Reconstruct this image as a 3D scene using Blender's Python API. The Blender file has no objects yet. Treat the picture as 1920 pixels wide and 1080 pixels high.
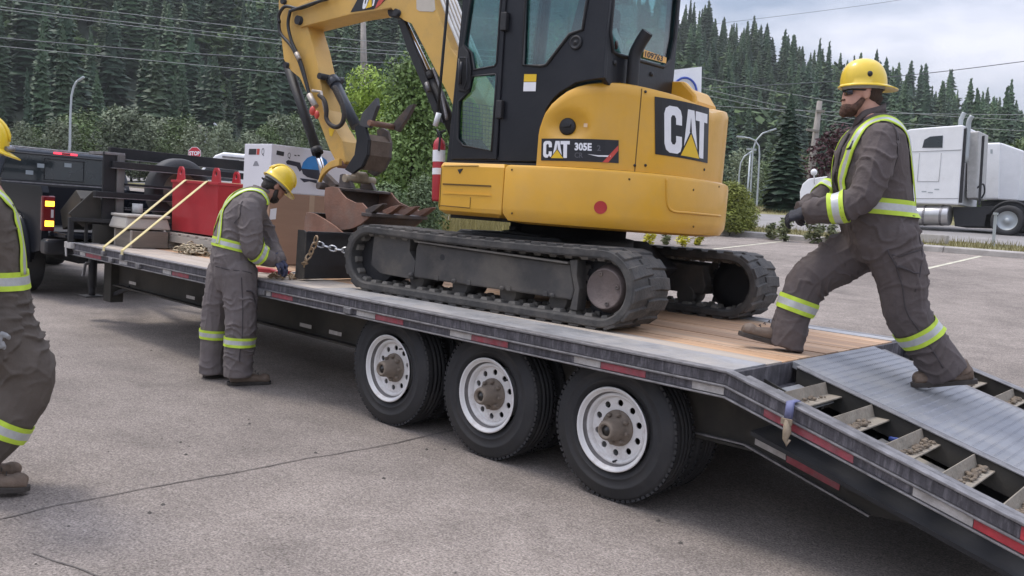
import bpy, bmesh, math, random
import numpy as np
from mathutils import Vector, Matrix, noise, geometry
from mathutils.bvhtree import BVHTree
random.seed(7); rng = np.random.default_rng(7)
scene = bpy.context.scene
COL = scene.collection
PI = math.pi
# ------------------------------------------------------------------ camera
F_PX = 1605.47; YAW, PITCH, ROLL = 0.72912, 0.08695, 0.07483
CAM = Vector((2.5852, -3.6730, 1.5150))
_f = Vector((-math.sin(YAW)*math.cos(PITCH), math.cos(YAW)*math.cos(PITCH), -math.sin(PITCH)))
_r = Vector((math.cos(YAW), math.sin(YAW), 0)); _u = _r.cross(_f)
CR = _r*math.cos(ROLL) + _u*math.sin(ROLL); CU = -_r*math.sin(ROLL) + _u*math.cos(ROLL); CF = _f
cam_d = bpy.data.cameras.new('camera'); cam = bpy.data.objects.new('camera', cam_d); COL.objects.link(cam)
cam_d.sensor_width = 36; cam_d.lens = 36*F_PX/1920; cam_d.clip_start = .05; cam_d.clip_end = 4000
cam.matrix_world = Matrix(((CR.x, CU.x, -CF.x, CAM.x), (CR.y, CU.y, -CF.y, CAM.y), (CR.z, CU.z, -CF.z, CAM.z), (0, 0, 0, 1)))
scene.camera = cam
# ------------------------------------------------------------------ world, sun, exposure
SUN_EL, SUN_AZ = math.radians(60), math.radians(72)     # the bright part of the overcast stands high to the left
world = bpy.data.worlds.new('World'); scene.world = world; world.use_nodes = True
nt = world.node_tree; nt.nodes.clear()
def N(t, **k):
    n = nt.nodes.new(t)
    for a, b in k.items(): setattr(n, a, b)
    return n
wo = N('ShaderNodeOutputWorld'); bg = N('ShaderNodeBackground'); bg.inputs[1].default_value = 1.0
sky = N('ShaderNodeTexSky', sky_type='NISHITA', sun_disc=False, sun_elevation=SUN_EL, sun_rotation=math.radians(-108), air_density=1.4, dust_density=3.0)
skm = N('ShaderNodeMix', data_type='RGBA', blend_type='MULTIPLY'); skm.inputs[0].default_value = 1; skm.inputs[7].default_value = (.02, .02, .02, 1)
nt.links.new(sky.outputs[0], skm.inputs[6])
tc = N('ShaderNodeTexCoord'); sep = N('ShaderNodeSeparateXYZ'); nt.links.new(tc.outputs['Generated'], sep.inputs[0])
mp = N('ShaderNodeMapping'); mp.inputs['Scale'].default_value = (1.6, 1.6, 5.0); nt.links.new(tc.outputs['Generated'], mp.inputs[0])
nz = N('ShaderNodeTexNoise'); nz.inputs['Scale'].default_value = 2.2; nz.inputs['Detail'].default_value = 5; nz.inputs['Roughness'].default_value = .52
nt.links.new(mp.outputs[0], nz.inputs['Vector'])
cr = N('ShaderNodeValToRGB'); cr.color_ramp.elements[0].position = .38; cr.color_ramp.elements[1].position = .66
cr.color_ramp.elements[0].color = (.165, .198, .275, 1); cr.color_ramp.elements[1].color = (.47, .468, .53, 1)
nt.links.new(nz.outputs[0], cr.inputs[0])
mx = N('ShaderNodeMath', operation='MAXIMUM'); mx.inputs[1].default_value = 0; nt.links.new(sep.outputs['Z'], mx.inputs[0])
ma = N('ShaderNodeMath', operation='MULTIPLY_ADD'); ma.inputs[1].default_value = 3.1; ma.inputs[2].default_value = .74; nt.links.new(mx.outputs[0], ma.inputs[0])   # overcast sky: brighter overhead
vm = N('ShaderNodeVectorMath', operation='SCALE'); nt.links.new(cr.outputs[0], vm.inputs[0]); nt.links.new(ma.outputs[0], vm.inputs['Scale'])
ad = N('ShaderNodeVectorMath', operation='ADD'); nt.links.new(vm.outputs[0], ad.inputs[0]); nt.links.new(skm.outputs[2], ad.inputs[1])
nt.links.new(ad.outputs[0], bg.inputs[0]); nt.links.new(bg.outputs[0], wo.inputs[0])
sd = bpy.data.lights.new('sun', 'SUN'); sd.energy = 1.5; sd.angle = math.radians(14); sd.color = (1, .935, .85)
sun = bpy.data.objects.new('sun', sd); COL.objects.link(sun)
sdir = Vector((-math.sin(SUN_AZ)*math.cos(SUN_EL), -math.cos(SUN_AZ)*math.cos(SUN_EL), math.sin(SUN_EL)))
sun.rotation_euler = sdir.to_track_quat('Z', 'Y').to_euler()
scene.view_settings.view_transform = 'Standard'; scene.view_settings.look = 'None'; scene.view_settings.exposure = 0.48; scene.view_settings.gamma = 1
scene.render.engine = 'CYCLES'; scene.cycles.use_denoising = True; scene.cycles.max_bounces = 6; scene.cycles.transparent_max_bounces = 12
scene.cycles.diffuse_bounces = 3; scene.cycles.glossy_bounces = 3; scene.cycles.transmission_bounces = 4
# ------------------------------------------------------------------ points from picture angles at a known plane
def ray(px, py): return CF + CR*((px-960)/F_PX) - CU*((py-540)/F_PX)
def on_x(px, py, X): d = ray(px, py); return CAM + d*((X-CAM.x)/d.x)
def on_y(px, py, Y): d = ray(px, py); return CAM + d*((Y-CAM.y)/d.y)
def on_z(px, py, Z): d = ray(px, py); return CAM + d*((Z-CAM.z)/d.z)
def on_d(px, py, D): d = ray(px, py); return CAM + d*D
def on_pl(px, py, P, n): d = ray(px, py); n = Vector(n); return CAM + d*((Vector(P)-CAM).dot(n)/d.dot(n))
# ------------------------------------------------------------------ materials
MATS = {}
def mat(name, col, rough=.6, metal=0., var=.12, vscale=6., bump=0., bscale=40., dirt=None, dscale=3., damt=.5, spec=.5, coat=0., stretch=None, emit=0., vdet=5):
    if name in MATS: return MATS[name]
    m = bpy.data.materials.new(name); m.use_nodes = True; t = m.node_tree; b = t.nodes['Principled BSDF']; MATS[name] = m
    L = t.links.new
    def n(ty, **k):
        q = t.nodes.new(ty)
        for a, v in k.items(): setattr(q, a, v)
        return q
    co = n('ShaderNodeTexCoord'); mpg = n('ShaderNodeMapping'); L(co.outputs['Object'], mpg.inputs[0])
    if stretch: mpg.inputs['Scale'].default_value = stretch
    nz = n('ShaderNodeTexNoise'); nz.inputs['Scale'].default_value = vscale; nz.inputs['Detail'].default_value = vdet; nz.inputs['Roughness'].default_value = .6
    L(mpg.outputs[0], nz.inputs['Vector'])
    mr = n('ShaderNodeMapRange'); mr.inputs[1].default_value = .3; mr.inputs[2].default_value = .7; mr.inputs[3].default_value = 1-var; mr.inputs[4].default_value = 1+var
    L(nz.outputs[0], mr.inputs[0])
    sc = n('ShaderNodeVectorMath', operation='SCALE'); sc.inputs[0].default_value = col[:3]; L(mr.outputs[0], sc.inputs['Scale'])
    out = sc.outputs[0]
    if dirt:
        n2 = n('ShaderNodeTexNoise'); n2.inputs['Scale'].default_value = dscale; n2.inputs['Detail'].default_value = 7; n2.inputs['Roughness'].default_value = .68
        L(mpg.outputs[0], n2.inputs['Vector'])
        r2 = n('ShaderNodeMapRange'); r2.inputs[1].default_value = .62-.35*damt; r2.inputs[2].default_value = .78-.2*damt; r2.inputs[4].default_value = min(1, .35+damt*.6); L(n2.outputs[0], r2.inputs[0])
        mi = n('ShaderNodeMix', data_type='RGBA'); L(r2.outputs[0], mi.inputs[0]); L(out, mi.inputs[6]); mi.inputs[7].default_value = (*dirt, 1); out = mi.outputs[2]
        rr = n('ShaderNodeMapRange'); rr.inputs[3].default_value = rough; rr.inputs[4].default_value = max(rough, .85); L(r2.outputs[0], rr.inputs[0]); L(rr.outputs[0], b.inputs['Roughness'])
        if metal: 
            rm = n('ShaderNodeMapRange'); rm.inputs[3].default_value = metal; rm.inputs[4].default_value = 0; L(r2.outputs[0], rm.inputs[0]); L(rm.outputs[0], b.inputs['Metallic'])
    else:
        b.inputs['Roughness'].default_value = rough; b.inputs['Metallic'].default_value = metal
    L(out, b.inputs['Base Color'])
    b.inputs['Specular IOR Level'].default_value = spec; b.inputs['Coat Weight'].default_value = coat; b.inputs['Coat Roughness'].default_value = .08
    if emit: L(out, b.inputs['Emission Color']); b.inputs['Emission Strength'].default_value = emit
    if bump:
        n3 = n('ShaderNodeTexNoise'); n3.inputs['Scale'].default_value = bscale; n3.inputs['Detail'].default_value = 6; L(mpg.outputs[0], n3.inputs['Vector'])
        bp = n('ShaderNodeBump'); bp.inputs['Strength'].default_value = bump; bp.inputs['Distance'].default_value = .02; L(n3.outputs[0], bp.inputs['Height']); L(bp.outputs[0], b.inputs['Normal'])
    return m
def glass(name, tint, refl=.9, base=.045, rough=.02):
    if name in MATS: return MATS[name]
    m = bpy.data.materials.new(name); m.use_nodes = True; t = m.node_tree; t.nodes.clear(); MATS[name] = m; L = t.links.new
    o = t.nodes.new('ShaderNodeOutputMaterial'); mx = t.nodes.new('ShaderNodeMixShader'); tr = t.nodes.new('ShaderNodeBsdfTransparent'); gl = t.nodes.new('ShaderNodeBsdfGlossy'); fr = t.nodes.new('ShaderNodeLayerWeight'); pw = t.nodes.new('ShaderNodeMath'); pw.operation = 'POWER'; pw.inputs[1].default_value = 4; mu = t.nodes.new('ShaderNodeMath'); mu.operation = 'MULTIPLY_ADD'; mu.inputs[1].default_value = .65; mu.inputs[2].default_value = base
    tr.inputs[0].default_value = (*tint, 1); gl.inputs[0].default_value = (refl, refl, refl, 1); gl.inputs[1].default_value = rough; fr.inputs[0].default_value = .5
    L(fr.outputs['Facing'], pw.inputs[0]); L(pw.outputs[0], mu.inputs[0]); L(mu.outputs[0], mx.inputs[0]); L(tr.outputs[0], mx.inputs[1]); L(gl.outputs[0], mx.inputs[2]); L(mx.outputs[0], o.inputs[0]); return m
def leafmat(name, col, var=.35, trans=.25, vs=.35):
    if name in MATS: return MATS[name]
    m = mat(name, col, rough=.62, var=var, vscale=vs, spec=.25); t = m.node_tree; b = t.nodes['Principled BSDF']
    oi = t.nodes.new('ShaderNodeObjectInfo'); mr = t.nodes.new('ShaderNodeMapRange'); mr.inputs[3].default_value = .72; mr.inputs[4].default_value = 1.28
    t.links.new(oi.outputs['Random'], mr.inputs[0]); s = t.nodes.new('ShaderNodeVectorMath'); s.operation = 'SCALE'
    src = b.inputs['Base Color'].links[0].from_socket; t.links.new(src, s.inputs[0]); t.links.new(mr.outputs[0], s.inputs['Scale']); t.links.new(s.outputs[0], b.inputs['Base Color'])
    return m
# ------------------------------------------------------------------ mesh builder
WM = {}
def I4(): return Matrix.Identity(4)
class MB:
    def __init__(s): s.v = []; s.f = []; s.m = []; s.s = []
    def add(s, vs, fs, smooth=False, mi=0):
        o = len(s.v); s.v.extend(tuple(p) for p in vs)
        for f in fs: s.f.append(tuple(i+o for i in f)); s.m.append(mi); s.s.append(smooth)
        return s
    def box(s, x0, x1, y0, y1, z0, z1, M=None, mi=0):
        vs = [Vector(p) for p in ((x0,y0,z0),(x1,y0,z0),(x1,y1,z0),(x0,y1,z0),(x0,y0,z1),(x1,y0,z1),(x1,y1,z1),(x0,y1,z1))]
        if M is not None: vs = [M @ p for p in vs]
        return s.add(vs, [(0,3,2,1),(4,5,6,7),(0,1,5,4),(1,2,6,5),(2,3,7,6),(3,0,4,7)], mi=mi)
    def bar(s, p, q, w, h=None, up=(0,0,1), mi=0):
        p = Vector(p); q = Vector(q); h = h or w; d = (q-p).normalized(); up = Vector(up)
        if abs(d.dot(up)) > .98: up = Vector((1,0,0))
        x = d.cross(up).normalized(); y = x.cross(d)
        vs = [c + x*a*w/2 + y*b*h/2 for c in (p, q) for a, b in ((-1,-1),(1,-1),(1,1),(-1,1))]
        return s.add(vs, [(0,1,2,3),(7,6,5,4),(0,4,5,1),(1,5,6,2),(2,6,7,3),(3,7,4,0)], mi=mi)
    def tube(s, path, r, n=8, caps=True, smooth=True, mi=0, closed=False, flat=1.0):
        P = [Vector(p) for p in path]; k = len(P); rs = r if isinstance(r, (list, tuple)) else [r]*k
        vs = []; fs = []; prev = None
        for i, c in enumerate(P):
            if closed: t = (P[(i+1) % k]-P[i-1]).normalized()
            else: t = (P[min(i+1, k-1)]-P[max(i-1, 0)]).normalized()
            if prev is None:
                a = Vector((0,0,1)) if abs(t.z) < .9 else Vector((1,0,0)); x = t.cross(a).normalized()
            else: x = (prev - t*prev.dot(t)).normalized()
            prev = x; y = t.cross(x)
            for j in range(n): an = 2*PI*j/n; vs.append(c + (x*math.cos(an) + y*math.sin(an)*flat)*rs[i])
        m = k if closed else k-1
        for i in range(m):
            for j in range(n): a = i*n+j; b = i*n+(j+1) % n; c2 = ((i+1) % k)*n; fs.append((a, b, c2+(j+1) % n, c2+j))
        s.add(vs, fs, smooth, mi)
        if caps and not closed: o = len(s.v)-k*n; s.f += [tuple(o+j for j in reversed(range(n))), tuple(o+(k-1)*n+j for j in range(n))]; s.m += [mi, mi]; s.s += [False, False]
        return s
    def lathe(s, prof, o, ax, n=24, smooth=True, mi=0, cap0=False, cap1=False):
        o = Vector(o); ax = Vector(ax).normalized(); a = Vector((0,0,1)) if abs(ax.z) < .9 else Vector((1,0,0)); x = ax.cross(a).normalized(); y = ax.cross(x)
        vs = [o + ax*t + (x*math.cos(2*PI*j/n)+y*math.sin(2*PI*j/n))*r for r, t in prof for j in range(n)]
        fs = [(i*n+j, i*n+(j+1) % n, (i+1)*n+(j+1) % n, (i+1)*n+j) for i in range(len(prof)-1) for j in range(n)]
        s.add(vs, fs, smooth, mi); b = len(s.v)-len(vs)
        if cap0: s.f.append(tuple(b+j for j in reversed(range(n)))); s.m.append(mi); s.s.append(False)
        if cap1: s.f.append(tuple(b+(len(prof)-1)*n+j for j in range(n))); s.m.append(mi); s.s.append(False)
        return s
    def prism(s, loop, fn, d, holes=(), mi=0, mi_side=None):
        """loop, holes: 2-D outlines; fn(a, b) -> 3-D point; d: extrusion vector (or None for a sheet)"""
        loops = [list(loop)] + [list(h) for h in holes]; flat = [p for l in loops for p in l]
        tri = geometry.tessellate_polygon([[Vector((a, b, 0)) for a, b in l] for l in loops])
        A = [Vector(fn(a, b)) for a, b in flat]
        if d is None: return s.add(A, tri, mi=mi)
        d = Vector(d); k = len(A); fs = [tuple(t) for t in tri] + [tuple(i+k for i in reversed(t)) for t in tri]
        s.add(A+[p+d for p in A], fs, mi=mi); o = len(s.v)-2*k; st = 0
        for l in loops:
            q = len(l)
            for i in range(q): s.f.append((o+st+i, o+st+(i+1) % q, o+st+(i+1) % q+k, o+st+i+k)); s.m.append(mi if mi_side is None else mi_side); s.s.append(False)
            st += q
        return s
    def ell(s, c, r, nu=12, nv=8, M=None, mi=0):
        c = Vector(c); vs = []
        for i in range(nv+1):
            th = PI*i/nv
            for j in range(nu):
                p = Vector((r[0]*math.sin(th)*math.cos(2*PI*j/nu), r[1]*math.sin(th)*math.sin(2*PI*j/nu), r[2]*math.cos(th))); vs.append(c + (M @ p if M is not None else p))
        return s.add(vs, [(i*nu+j, (i+1)*nu+j, (i+1)*nu+(j+1) % nu, i*nu+(j+1) % nu) for i in range(nv) for j in range(nu)], True, mi)
    def loft(s, rings, smooth=True, caps=True, mi=0, closed=True):
        n = len(rings[0]); vs = [p for r in rings for p in r]; fs = []
        for i in range(len(rings)-1):
            for j in range(n if closed else n-1): fs.append((i*n+j, i*n+(j+1) % n, (i+1)*n+(j+1) % n, (i+1)*n+j))
        s.add(vs, fs, smooth, mi)
        if caps: o = len(s.v)-len(vs); s.f += [tuple(o+j for j in reversed(range(n))), tuple(o+(len(rings)-1)*n+j for j in range(n))]; s.m += [mi]*2; s.s += [False]*2
        return s
    def mesh(s, name, mats, M=None):
        me = bpy.data.meshes.new(name); v = s.v if M is None else [tuple(M @ Vector(p)) for p in s.v]
        me.from_pydata(v, [], s.f)
        mats = mats if isinstance(mats, (list, tuple)) else [mats]
        for q in mats: me.materials.append(q)
        me.polygons.foreach_set('material_index', s.m); me.polygons.foreach_set('use_smooth', s.s)
        bm = bmesh.new(); bm.from_mesh(me); bmesh.ops.recalc_face_normals(bm, faces=bm.faces); bm.to_mesh(me); bm.free(); me.update(); return me
    def build(s, name, mats, parent=None, bevel=0, local=False, seg=2, subsurf=0):
        M = None
        if parent is not None and not local: M = WM[parent.name].inverted()
        me = s.mesh(name, mats, M); o = bpy.data.objects.new(name, me); COL.objects.link(o)
        if parent is not None: o.parent = parent; WM[o.name] = WM[parent.name]
        else: WM[o.name] = I4()
        if bevel: b = o.modifiers.new('bevel', 'BEVEL'); b.width = bevel; b.segments = seg; b.limit_method = 'ANGLE'; b.angle_limit = math.radians(35)
        if subsurf: q = o.modifiers.new('sub', 'SUBSURF'); q.levels = q.render_levels = subsurf
        return o
def tag(o, label=None, cat=None, group=None, kind=None):
    for k, v in (('label', label), ('category', cat), ('group', group), ('kind', kind)):
        if v: o[k] = v
    return o
def root(name, loc, label, cat, group=None, M=None):
    o = bpy.data.objects.new(name, None); COL.objects.link(o); o.empty_display_size = .2
    o.matrix_world = M if M is not None else Matrix.Translation(Vector(loc)); WM[o.name] = o.matrix_world.copy(); return tag(o, label, cat, group)
def copy_tree(o, parent=None, M=None):
    c = o.copy(); COL.objects.link(c); c.parent = parent
    if M is not None: c.matrix_world = M; WM[c.name] = M.copy()
    elif parent is not None: WM[c.name] = WM[parent.name]
    for ch in [q for q in CH.get(o.name, [])]: copy_tree(ch, c)
    return c
CH = {}
def index_children():
    CH.clear()
    for q in bpy.data.objects:
        if q.parent: CH.setdefault(q.parent.name, []).append(q)
def text_mesh(txt, size, fn, name, m, parent, bold=.0, shear=0, sx=1., local=False, align='LEFT', sub=0):
    cu = bpy.data.curves.new('text', 'FONT'); cu.body = txt; cu.size = size; cu.offset = bold; cu.shear = shear; cu.resolution_u = 3; cu.align_x = align
    o = bpy.data.objects.new('text', cu); COL.objects.link(o); dg = bpy.context.evaluated_depsgraph_get()
    me = bpy.data.meshes.new_from_object(o.evaluated_get(dg)); bpy.data.objects.remove(o); bpy.data.curves.remove(cu)
    bm = bmesh.new(); bm.from_mesh(me)
    if sub: bmesh.ops.subdivide_edges(bm, edges=bm.edges, cuts=sub, use_grid_fill=True)
    mb = MB(); mb.add([fn(v.co.x*sx, v.co.y) for v in bm.verts], [[v.index for v in f.verts] for f in bm.faces]); bm.free(); bpy.data.meshes.remove(me)
    return mb.build(name, m, parent, local=local)
def catmull(P, k=6, closed=False):
    P = [Vector(p) for p in P]; n = len(P); out = []
    for i in range(n if closed else n-1):
        a = P[(i-1) % n] if closed or i else P[0]; b = P[i]; c = P[(i+1) % n]; d = P[(i+2) % n] if closed or i < n-2 else P[-1]
        for j in range(k):
            t = j/k; out.append(.5*((2*b)+(c-a)*t+(2*a-5*b+4*c-d)*t*t+(3*b-a-3*c+d)*t**3))
    if not closed: out.append(P[-1])
    return out
def interp(xs, ys, x): return float(np.interp(x, xs, ys))
# ================================================================== materials in use
STEEL = mat('galvanised_plate', (.40,.405,.42), .42, .55, .18, 5, .25, 90, dirt=(.34,.30,.25), dscale=2.2, damt=.55)
RAILM = mat('scuffed_rail_paint', (.075,.07,.078), .6, .1, .45, 6, .3, 60, dirt=(.31,.29,.31), dscale=5, damt=.36, stretch=(9,4,1.6))
RAILED = mat('worn_rail_edge', (.22,.212,.215), .5, .45, .35, 14, .2, 60, dirt=(.10,.095,.10), dscale=9, damt=.3)
BLACKST = mat('black_frame_steel', (.018,.018,.02), .55, 0, .3, 4, .12, 40, dirt=(.055,.05,.043), dscale=2.5, damt=.3, spec=.3)
FRAMEM = mat('dusty_dark_frame', (.040,.037,.032), .65, 0, .25, 2, .1, 30, dirt=(.095,.083,.066), dscale=1.4, damt=.45, spec=.3)
RUNGM = mat('muddy_angle_iron', (.27,.238,.19), .75, .1, .2, 12, .4, 50, dirt=(.26,.21,.16), dscale=10, damt=.5)
MUD = mat('dried_mud', (.17,.135,.10), .95, 0, .35, 25, .6, 60)
WOODN = mat('new_deck_wood', (.46,.285,.165), .7, 0, .28, 3, .2, 25, stretch=(.5,7,7), dirt=(.34,.265,.20), dscale=1.1, damt=.46)
WOODV = [WOODN, mat('new_deck_wood_dark', (.40,.25,.15), .7, 0, .28, 3, .2, 25, stretch=(.5,7,7), dirt=(.30,.24,.19), dscale=1.3, damt=.5), mat('new_deck_wood_pale', (.50,.325,.20), .7, 0, .28, 3, .2, 25, stretch=(.5,7,7), dirt=(.38,.31,.24), dscale=.9, damt=.5)]
WOODO = mat('weathered_deck_wood', (.40,.34,.28), .8, 0, .2, 3, .25, 25, stretch=(.5,7,7), dirt=(.44,.40,.35), dscale=1.2, damt=.6)
TAPER = mat('red_reflective_tape', (.30,.055,.07), .5, 0, .3, 20, dirt=(.22,.15,.15), dscale=12, damt=.5)
TAPEB = mat('fresh_red_tape', (.42,.04,.05), .4, 0, .2, 20, dirt=(.30,.12,.12), dscale=14, damt=.25)
TAPEW = mat('white_reflective_tape', (.44,.415,.39), .5, 0, .2, 20, dirt=(.27,.24,.21), dscale=12, damt=.5)
RUBBER = mat('tyre_rubber', (.024,.024,.026), .72, 0, .2, 6, .12, 60, dirt=(.055,.05,.046), dscale=2.2, damt=.5)
RUBTR = mat('track_rubber', (.050,.048,.046), .8, 0, .3, 9, .25, 50, dirt=(.135,.12,.105), dscale=5, damt=.46)
RIMW = mat('white_wheel_paint', (.74,.72,.70), .45, 0, .08, 6, .08, 60, dirt=(.36,.28,.22), dscale=8, damt=.26)
HUBM = mat('dusty_hub_iron', (.20,.162,.128), .75, .1, .2, 12, .2, 60)
YEL = mat('excavator_yellow', (.68,.362,.032), .38, 0, .10, 1.6, .03, 40, dirt=(.60,.35,.08), dscale=2.6, damt=.42, coat=.25)
YELB = mat('boom_yellow', (.64,.385,.09), .48, 0, .1, 2.5, .04, 40, dirt=(.44,.29,.12), dscale=3, damt=.4, coat=.1)
CABB = mat('cab_black_paint', (.013,.014,.018), .38, 0, .15, 3, .05, 50, coat=.06, spec=.35, dirt=(.030,.030,.033), dscale=2, damt=.4)
BLK = mat('matt_black', (.018,.018,.02), .6, 0, .2, 8, .1, 50)
TRACKF = mat('dusty_track_frame', (.062,.058,.055), .65, .1, .25, 3.5, .12, 30, dirt=(.15,.13,.105), dscale=3, damt=.5)
RUST = mat('rusty_bucket_steel', (.24,.125,.085), .72, .15, .25, 6, .2, 50, dirt=(.22,.17,.14), dscale=4, damt=.5)
RUSTD = mat('dark_worn_steel', (.10,.085,.08), .6, .35, .3, 6, .2, 50, dirt=(.22,.15,.10), dscale=5, damt=.4)
CHROME = mat('chrome_rod', (.75,.76,.78), .14, 1, .03, 5)
HOSE = mat('hydraulic_hose', (.02,.02,.021), .5, 0, .2, 20, .1, 90)
REDP = mat('red_steel_paint', (.42,.025,.035), .42, 0, .12, 3, .05, 40, coat=.15, dirt=(.34,.05,.05), dscale=3, damt=.3)
WHITE = mat('white_paint', (.80,.80,.80), .35, 0, .04, 3, coat=.2, dirt=(.62,.61,.59), dscale=1.3, damt=.2)
DECB = mat('decal_black', (.018,.018,.022), .35, 0, .1, 6)
DECW = mat('decal_white', (.80,.80,.82), .4, 0, .05, 10)
DECY = mat('decal_yellow', (.78,.50,.02), .4, 0, .05, 10)
DECR = mat('decal_red', (.55,.07,.05), .4, 0, .05, 10)
GLASST = glass('tinted_cab_glass', (.66,.83,.82), base=.11)
GLASSD = glass('dark_privacy_glass', (.10,.11,.12))
# ================================================================== ground
SL = .076
def gz(x, y):
    return SL*min(max(y-2.8, 0), 38)
def hillz(x, y):
    dx, dy = x-CAM.x, y-CAM.y; D = -dx*.666+dy*.746; Lq = dx*.746+dy*.666; rho = math.hypot(dx, dy)
    al = math.degrees(math.atan2(Lq, D))
    H = interp([-60,-31,0,8,12,20,30,50], [92,90,78,62,54,40,26,14], al)
    t = min(max((rho-120)/(330-120), 0), 1.25)
    if D < 0: t = 0
    return gz(x, y) + H*(t*t*(3-2*t) if t < 1 else 1-(t-1)*1.2)*(1 if D > 0 else 0) + (1.6*noise.noise(Vector((x*.03, y*.03, 0))) if t > 0 else 0)
xs = sorted(set(list(np.arange(-60, 61, 4.)) + list(np.arange(-640, 641, 16.)))); ys = sorted(set([-3.0, 2.8, 20., 40.8] + list(np.arange(-60, 60, 4.)) + list(np.arange(-240, 641, 16.))))
V = [(x, y, hillz(x, y)-.035) for y in ys for x in xs]; nx = len(xs)
mb = MB(); mb.add(V, [(j*nx+i, j*nx+i+1, (j+1)*nx+i+1, (j+1)*nx+i) for j in range(len(ys)-1) for i in range(nx-1)], True)
GRASSG = mat('forest_floor', (.032,.044,.026), .95, 0, .35, .1, .5, 12)
tag(mb.build('ground', GRASSG), kind='structure')
def asphalt():
    m = bpy.data.materials.new('worn_asphalt'); m.use_nodes = True; t = m.node_tree; b = t.nodes['Principled BSDF']; L = t.links.new
    def n(ty, **k):
        q = t.nodes.new(ty)
        for a, v in k.items(): setattr(q, a, v)
        return q
    co = n('ShaderNodeTexCoord').outputs['Object']
    def nz(s, d=5, r=.6):
        q = n('ShaderNodeTexNoise'); q.inputs['Scale'].default_value = s; q.inputs['Detail'].default_value = d; q.inputs['Roughness'].default_value = r; L(co, q.inputs['Vector']); return q.outputs[0]
    def rmp(src, a, c, lo, hi):
        q = n('ShaderNodeMapRange'); q.inputs[1].default_value = a; q.inputs[2].default_value = c; q.inputs[3].default_value = lo; q.inputs[4].default_value = hi; L(src, q.inputs[0]); return q.outputs[0]
    def mul(a, c):
        q = n('ShaderNodeMath', operation='MULTIPLY'); L(a, q.inputs[0]); L(c, q.inputs[1]); return q.outputs[0]
    big = rmp(nz(.35, 6), .3, .7, .74, 1.2); mid = rmp(nz(2.6, 7, .7), .3, .72, .80, 1.16); spk = rmp(nz(85, 3, .7), .30, .72, .42, 1.58); spk2 = rmp(nz(28, 3, .6), .3, .7, .8, 1.2)
    vo = n('ShaderNodeTexVoronoi'); vo.inputs['Scale'].default_value = 46; L(co, vo.inputs['Vector']); pit = rmp(vo.outputs['Distance'], .08, .2, .62, 1.0)
    fac = mul(mul(mul(big, mid), mul(spk, spk2)), pit)
    sc = n('ShaderNodeVectorMath', operation='SCALE'); sc.inputs[0].default_value = (.285, .246, .217); L(fac, sc.inputs['Scale'])
    st = n('ShaderNodeMix', data_type='RGBA'); L(rmp(nz(.9, 4), .6, .72, 0, .55), st.inputs[0]); L(sc.outputs[0], st.inputs[6])
    s2 = n('ShaderNodeVectorMath', operation='SCALE'); L(sc.outputs[0], s2.inputs[0]); s2.inputs['Scale'].default_value = .68; L(s2.outputs[0], st.inputs[7])
    v2 = n('ShaderNodeTexVoronoi'); v2.inputs['Scale'].default_value = .55; wv = n('ShaderNodeVectorMath', operation='ADD'); L(co, wv.inputs[0]); nv_ = n('ShaderNodeTexNoise'); nv_.inputs['Scale'].default_value = 3; L(co, nv_.inputs['Vector']); L(nv_.outputs[1], wv.inputs[1]); L(wv.outputs[0], v2.inputs['Vector'])
    oil = n('ShaderNodeMix', data_type='RGBA'); L(rmp(v2.outputs['Distance'], .10, .24, .5, 0), oil.inputs[0]); L(st.outputs[2], oil.inputs[6]); s3 = n('ShaderNodeVectorMath', operation='SCALE'); L(st.outputs[2], s3.inputs[0]); s3.inputs['Scale'].default_value = .62; L(s3.outputs[0], oil.inputs[7])
    mpt = n('ShaderNodeMapping'); mpt.inputs['Scale'].default_value = (.10, 1.5, 1); mpt.inputs['Rotation'].default_value = (0, 0, .12); L(co, mpt.inputs[0]); nt_ = n('ShaderNodeTexNoise'); nt_.inputs['Scale'].default_value = 1.6; nt_.inputs['Detail'].default_value = 4; L(mpt.outputs[0], nt_.inputs['Vector'])
    tm = n('ShaderNodeMix', data_type='RGBA'); L(rmp(nt_.outputs[0], .56, .70, 0, .45), tm.inputs[0]); L(oil.outputs[2], tm.inputs[6]); s4 = n('ShaderNodeVectorMath', operation='SCALE'); L(oil.outputs[2], s4.inputs[0]); s4.inputs['Scale'].default_value = .76; L(s4.outputs[0], tm.inputs[7])
    L(tm.outputs[2], b.inputs['Base Color']); b.inputs['Roughness'].default_value = .9; b.inputs['Specular IOR Level'].default_value = .25
    bp = n('ShaderNodeBump'); bp.inputs['Strength'].default_value = .55; bp.inputs['Distance'].default_value = .012; L(mul(spk, spk2), bp.inputs['Height']); L(bp.outputs[0], b.inputs['Normal'])
    return m
ASPH = asphalt()
mb = MB()
ly = [-60, -3, 2.8, 20.4]
for a, c in zip(ly[:-1], ly[1:]):
    mb.add([(-70, a, gz(0, a)), (60, a, gz(0, a)), (60, c, gz(0, c)), (-70, c, gz(0, c))], [(0,1,2,3)])
tag(mb.build('parking_lot', ASPH), kind='structure')
mb = MB(); mb.add([(-160, 24.6, gz(0,24.6)+.01), (90, 24.6, gz(0,24.6)+.01), (90, 33.5, gz(0,33.5)+.01), (-160, 33.5, gz(0,33.5)+.01)], [(0,1,2,3)])
tag(mb.build('road', mat('road_asphalt', (.25,.235,.225), .9, 0, .15, 1.2, .3, 40)), kind='structure')
VERGE = mat('dry_grass_verge', (.20,.175,.075), .95, 0, .3, .9, .6, 14, dirt=(.11,.12,.04), dscale=.5, damt=.5)
mb = MB()
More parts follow.
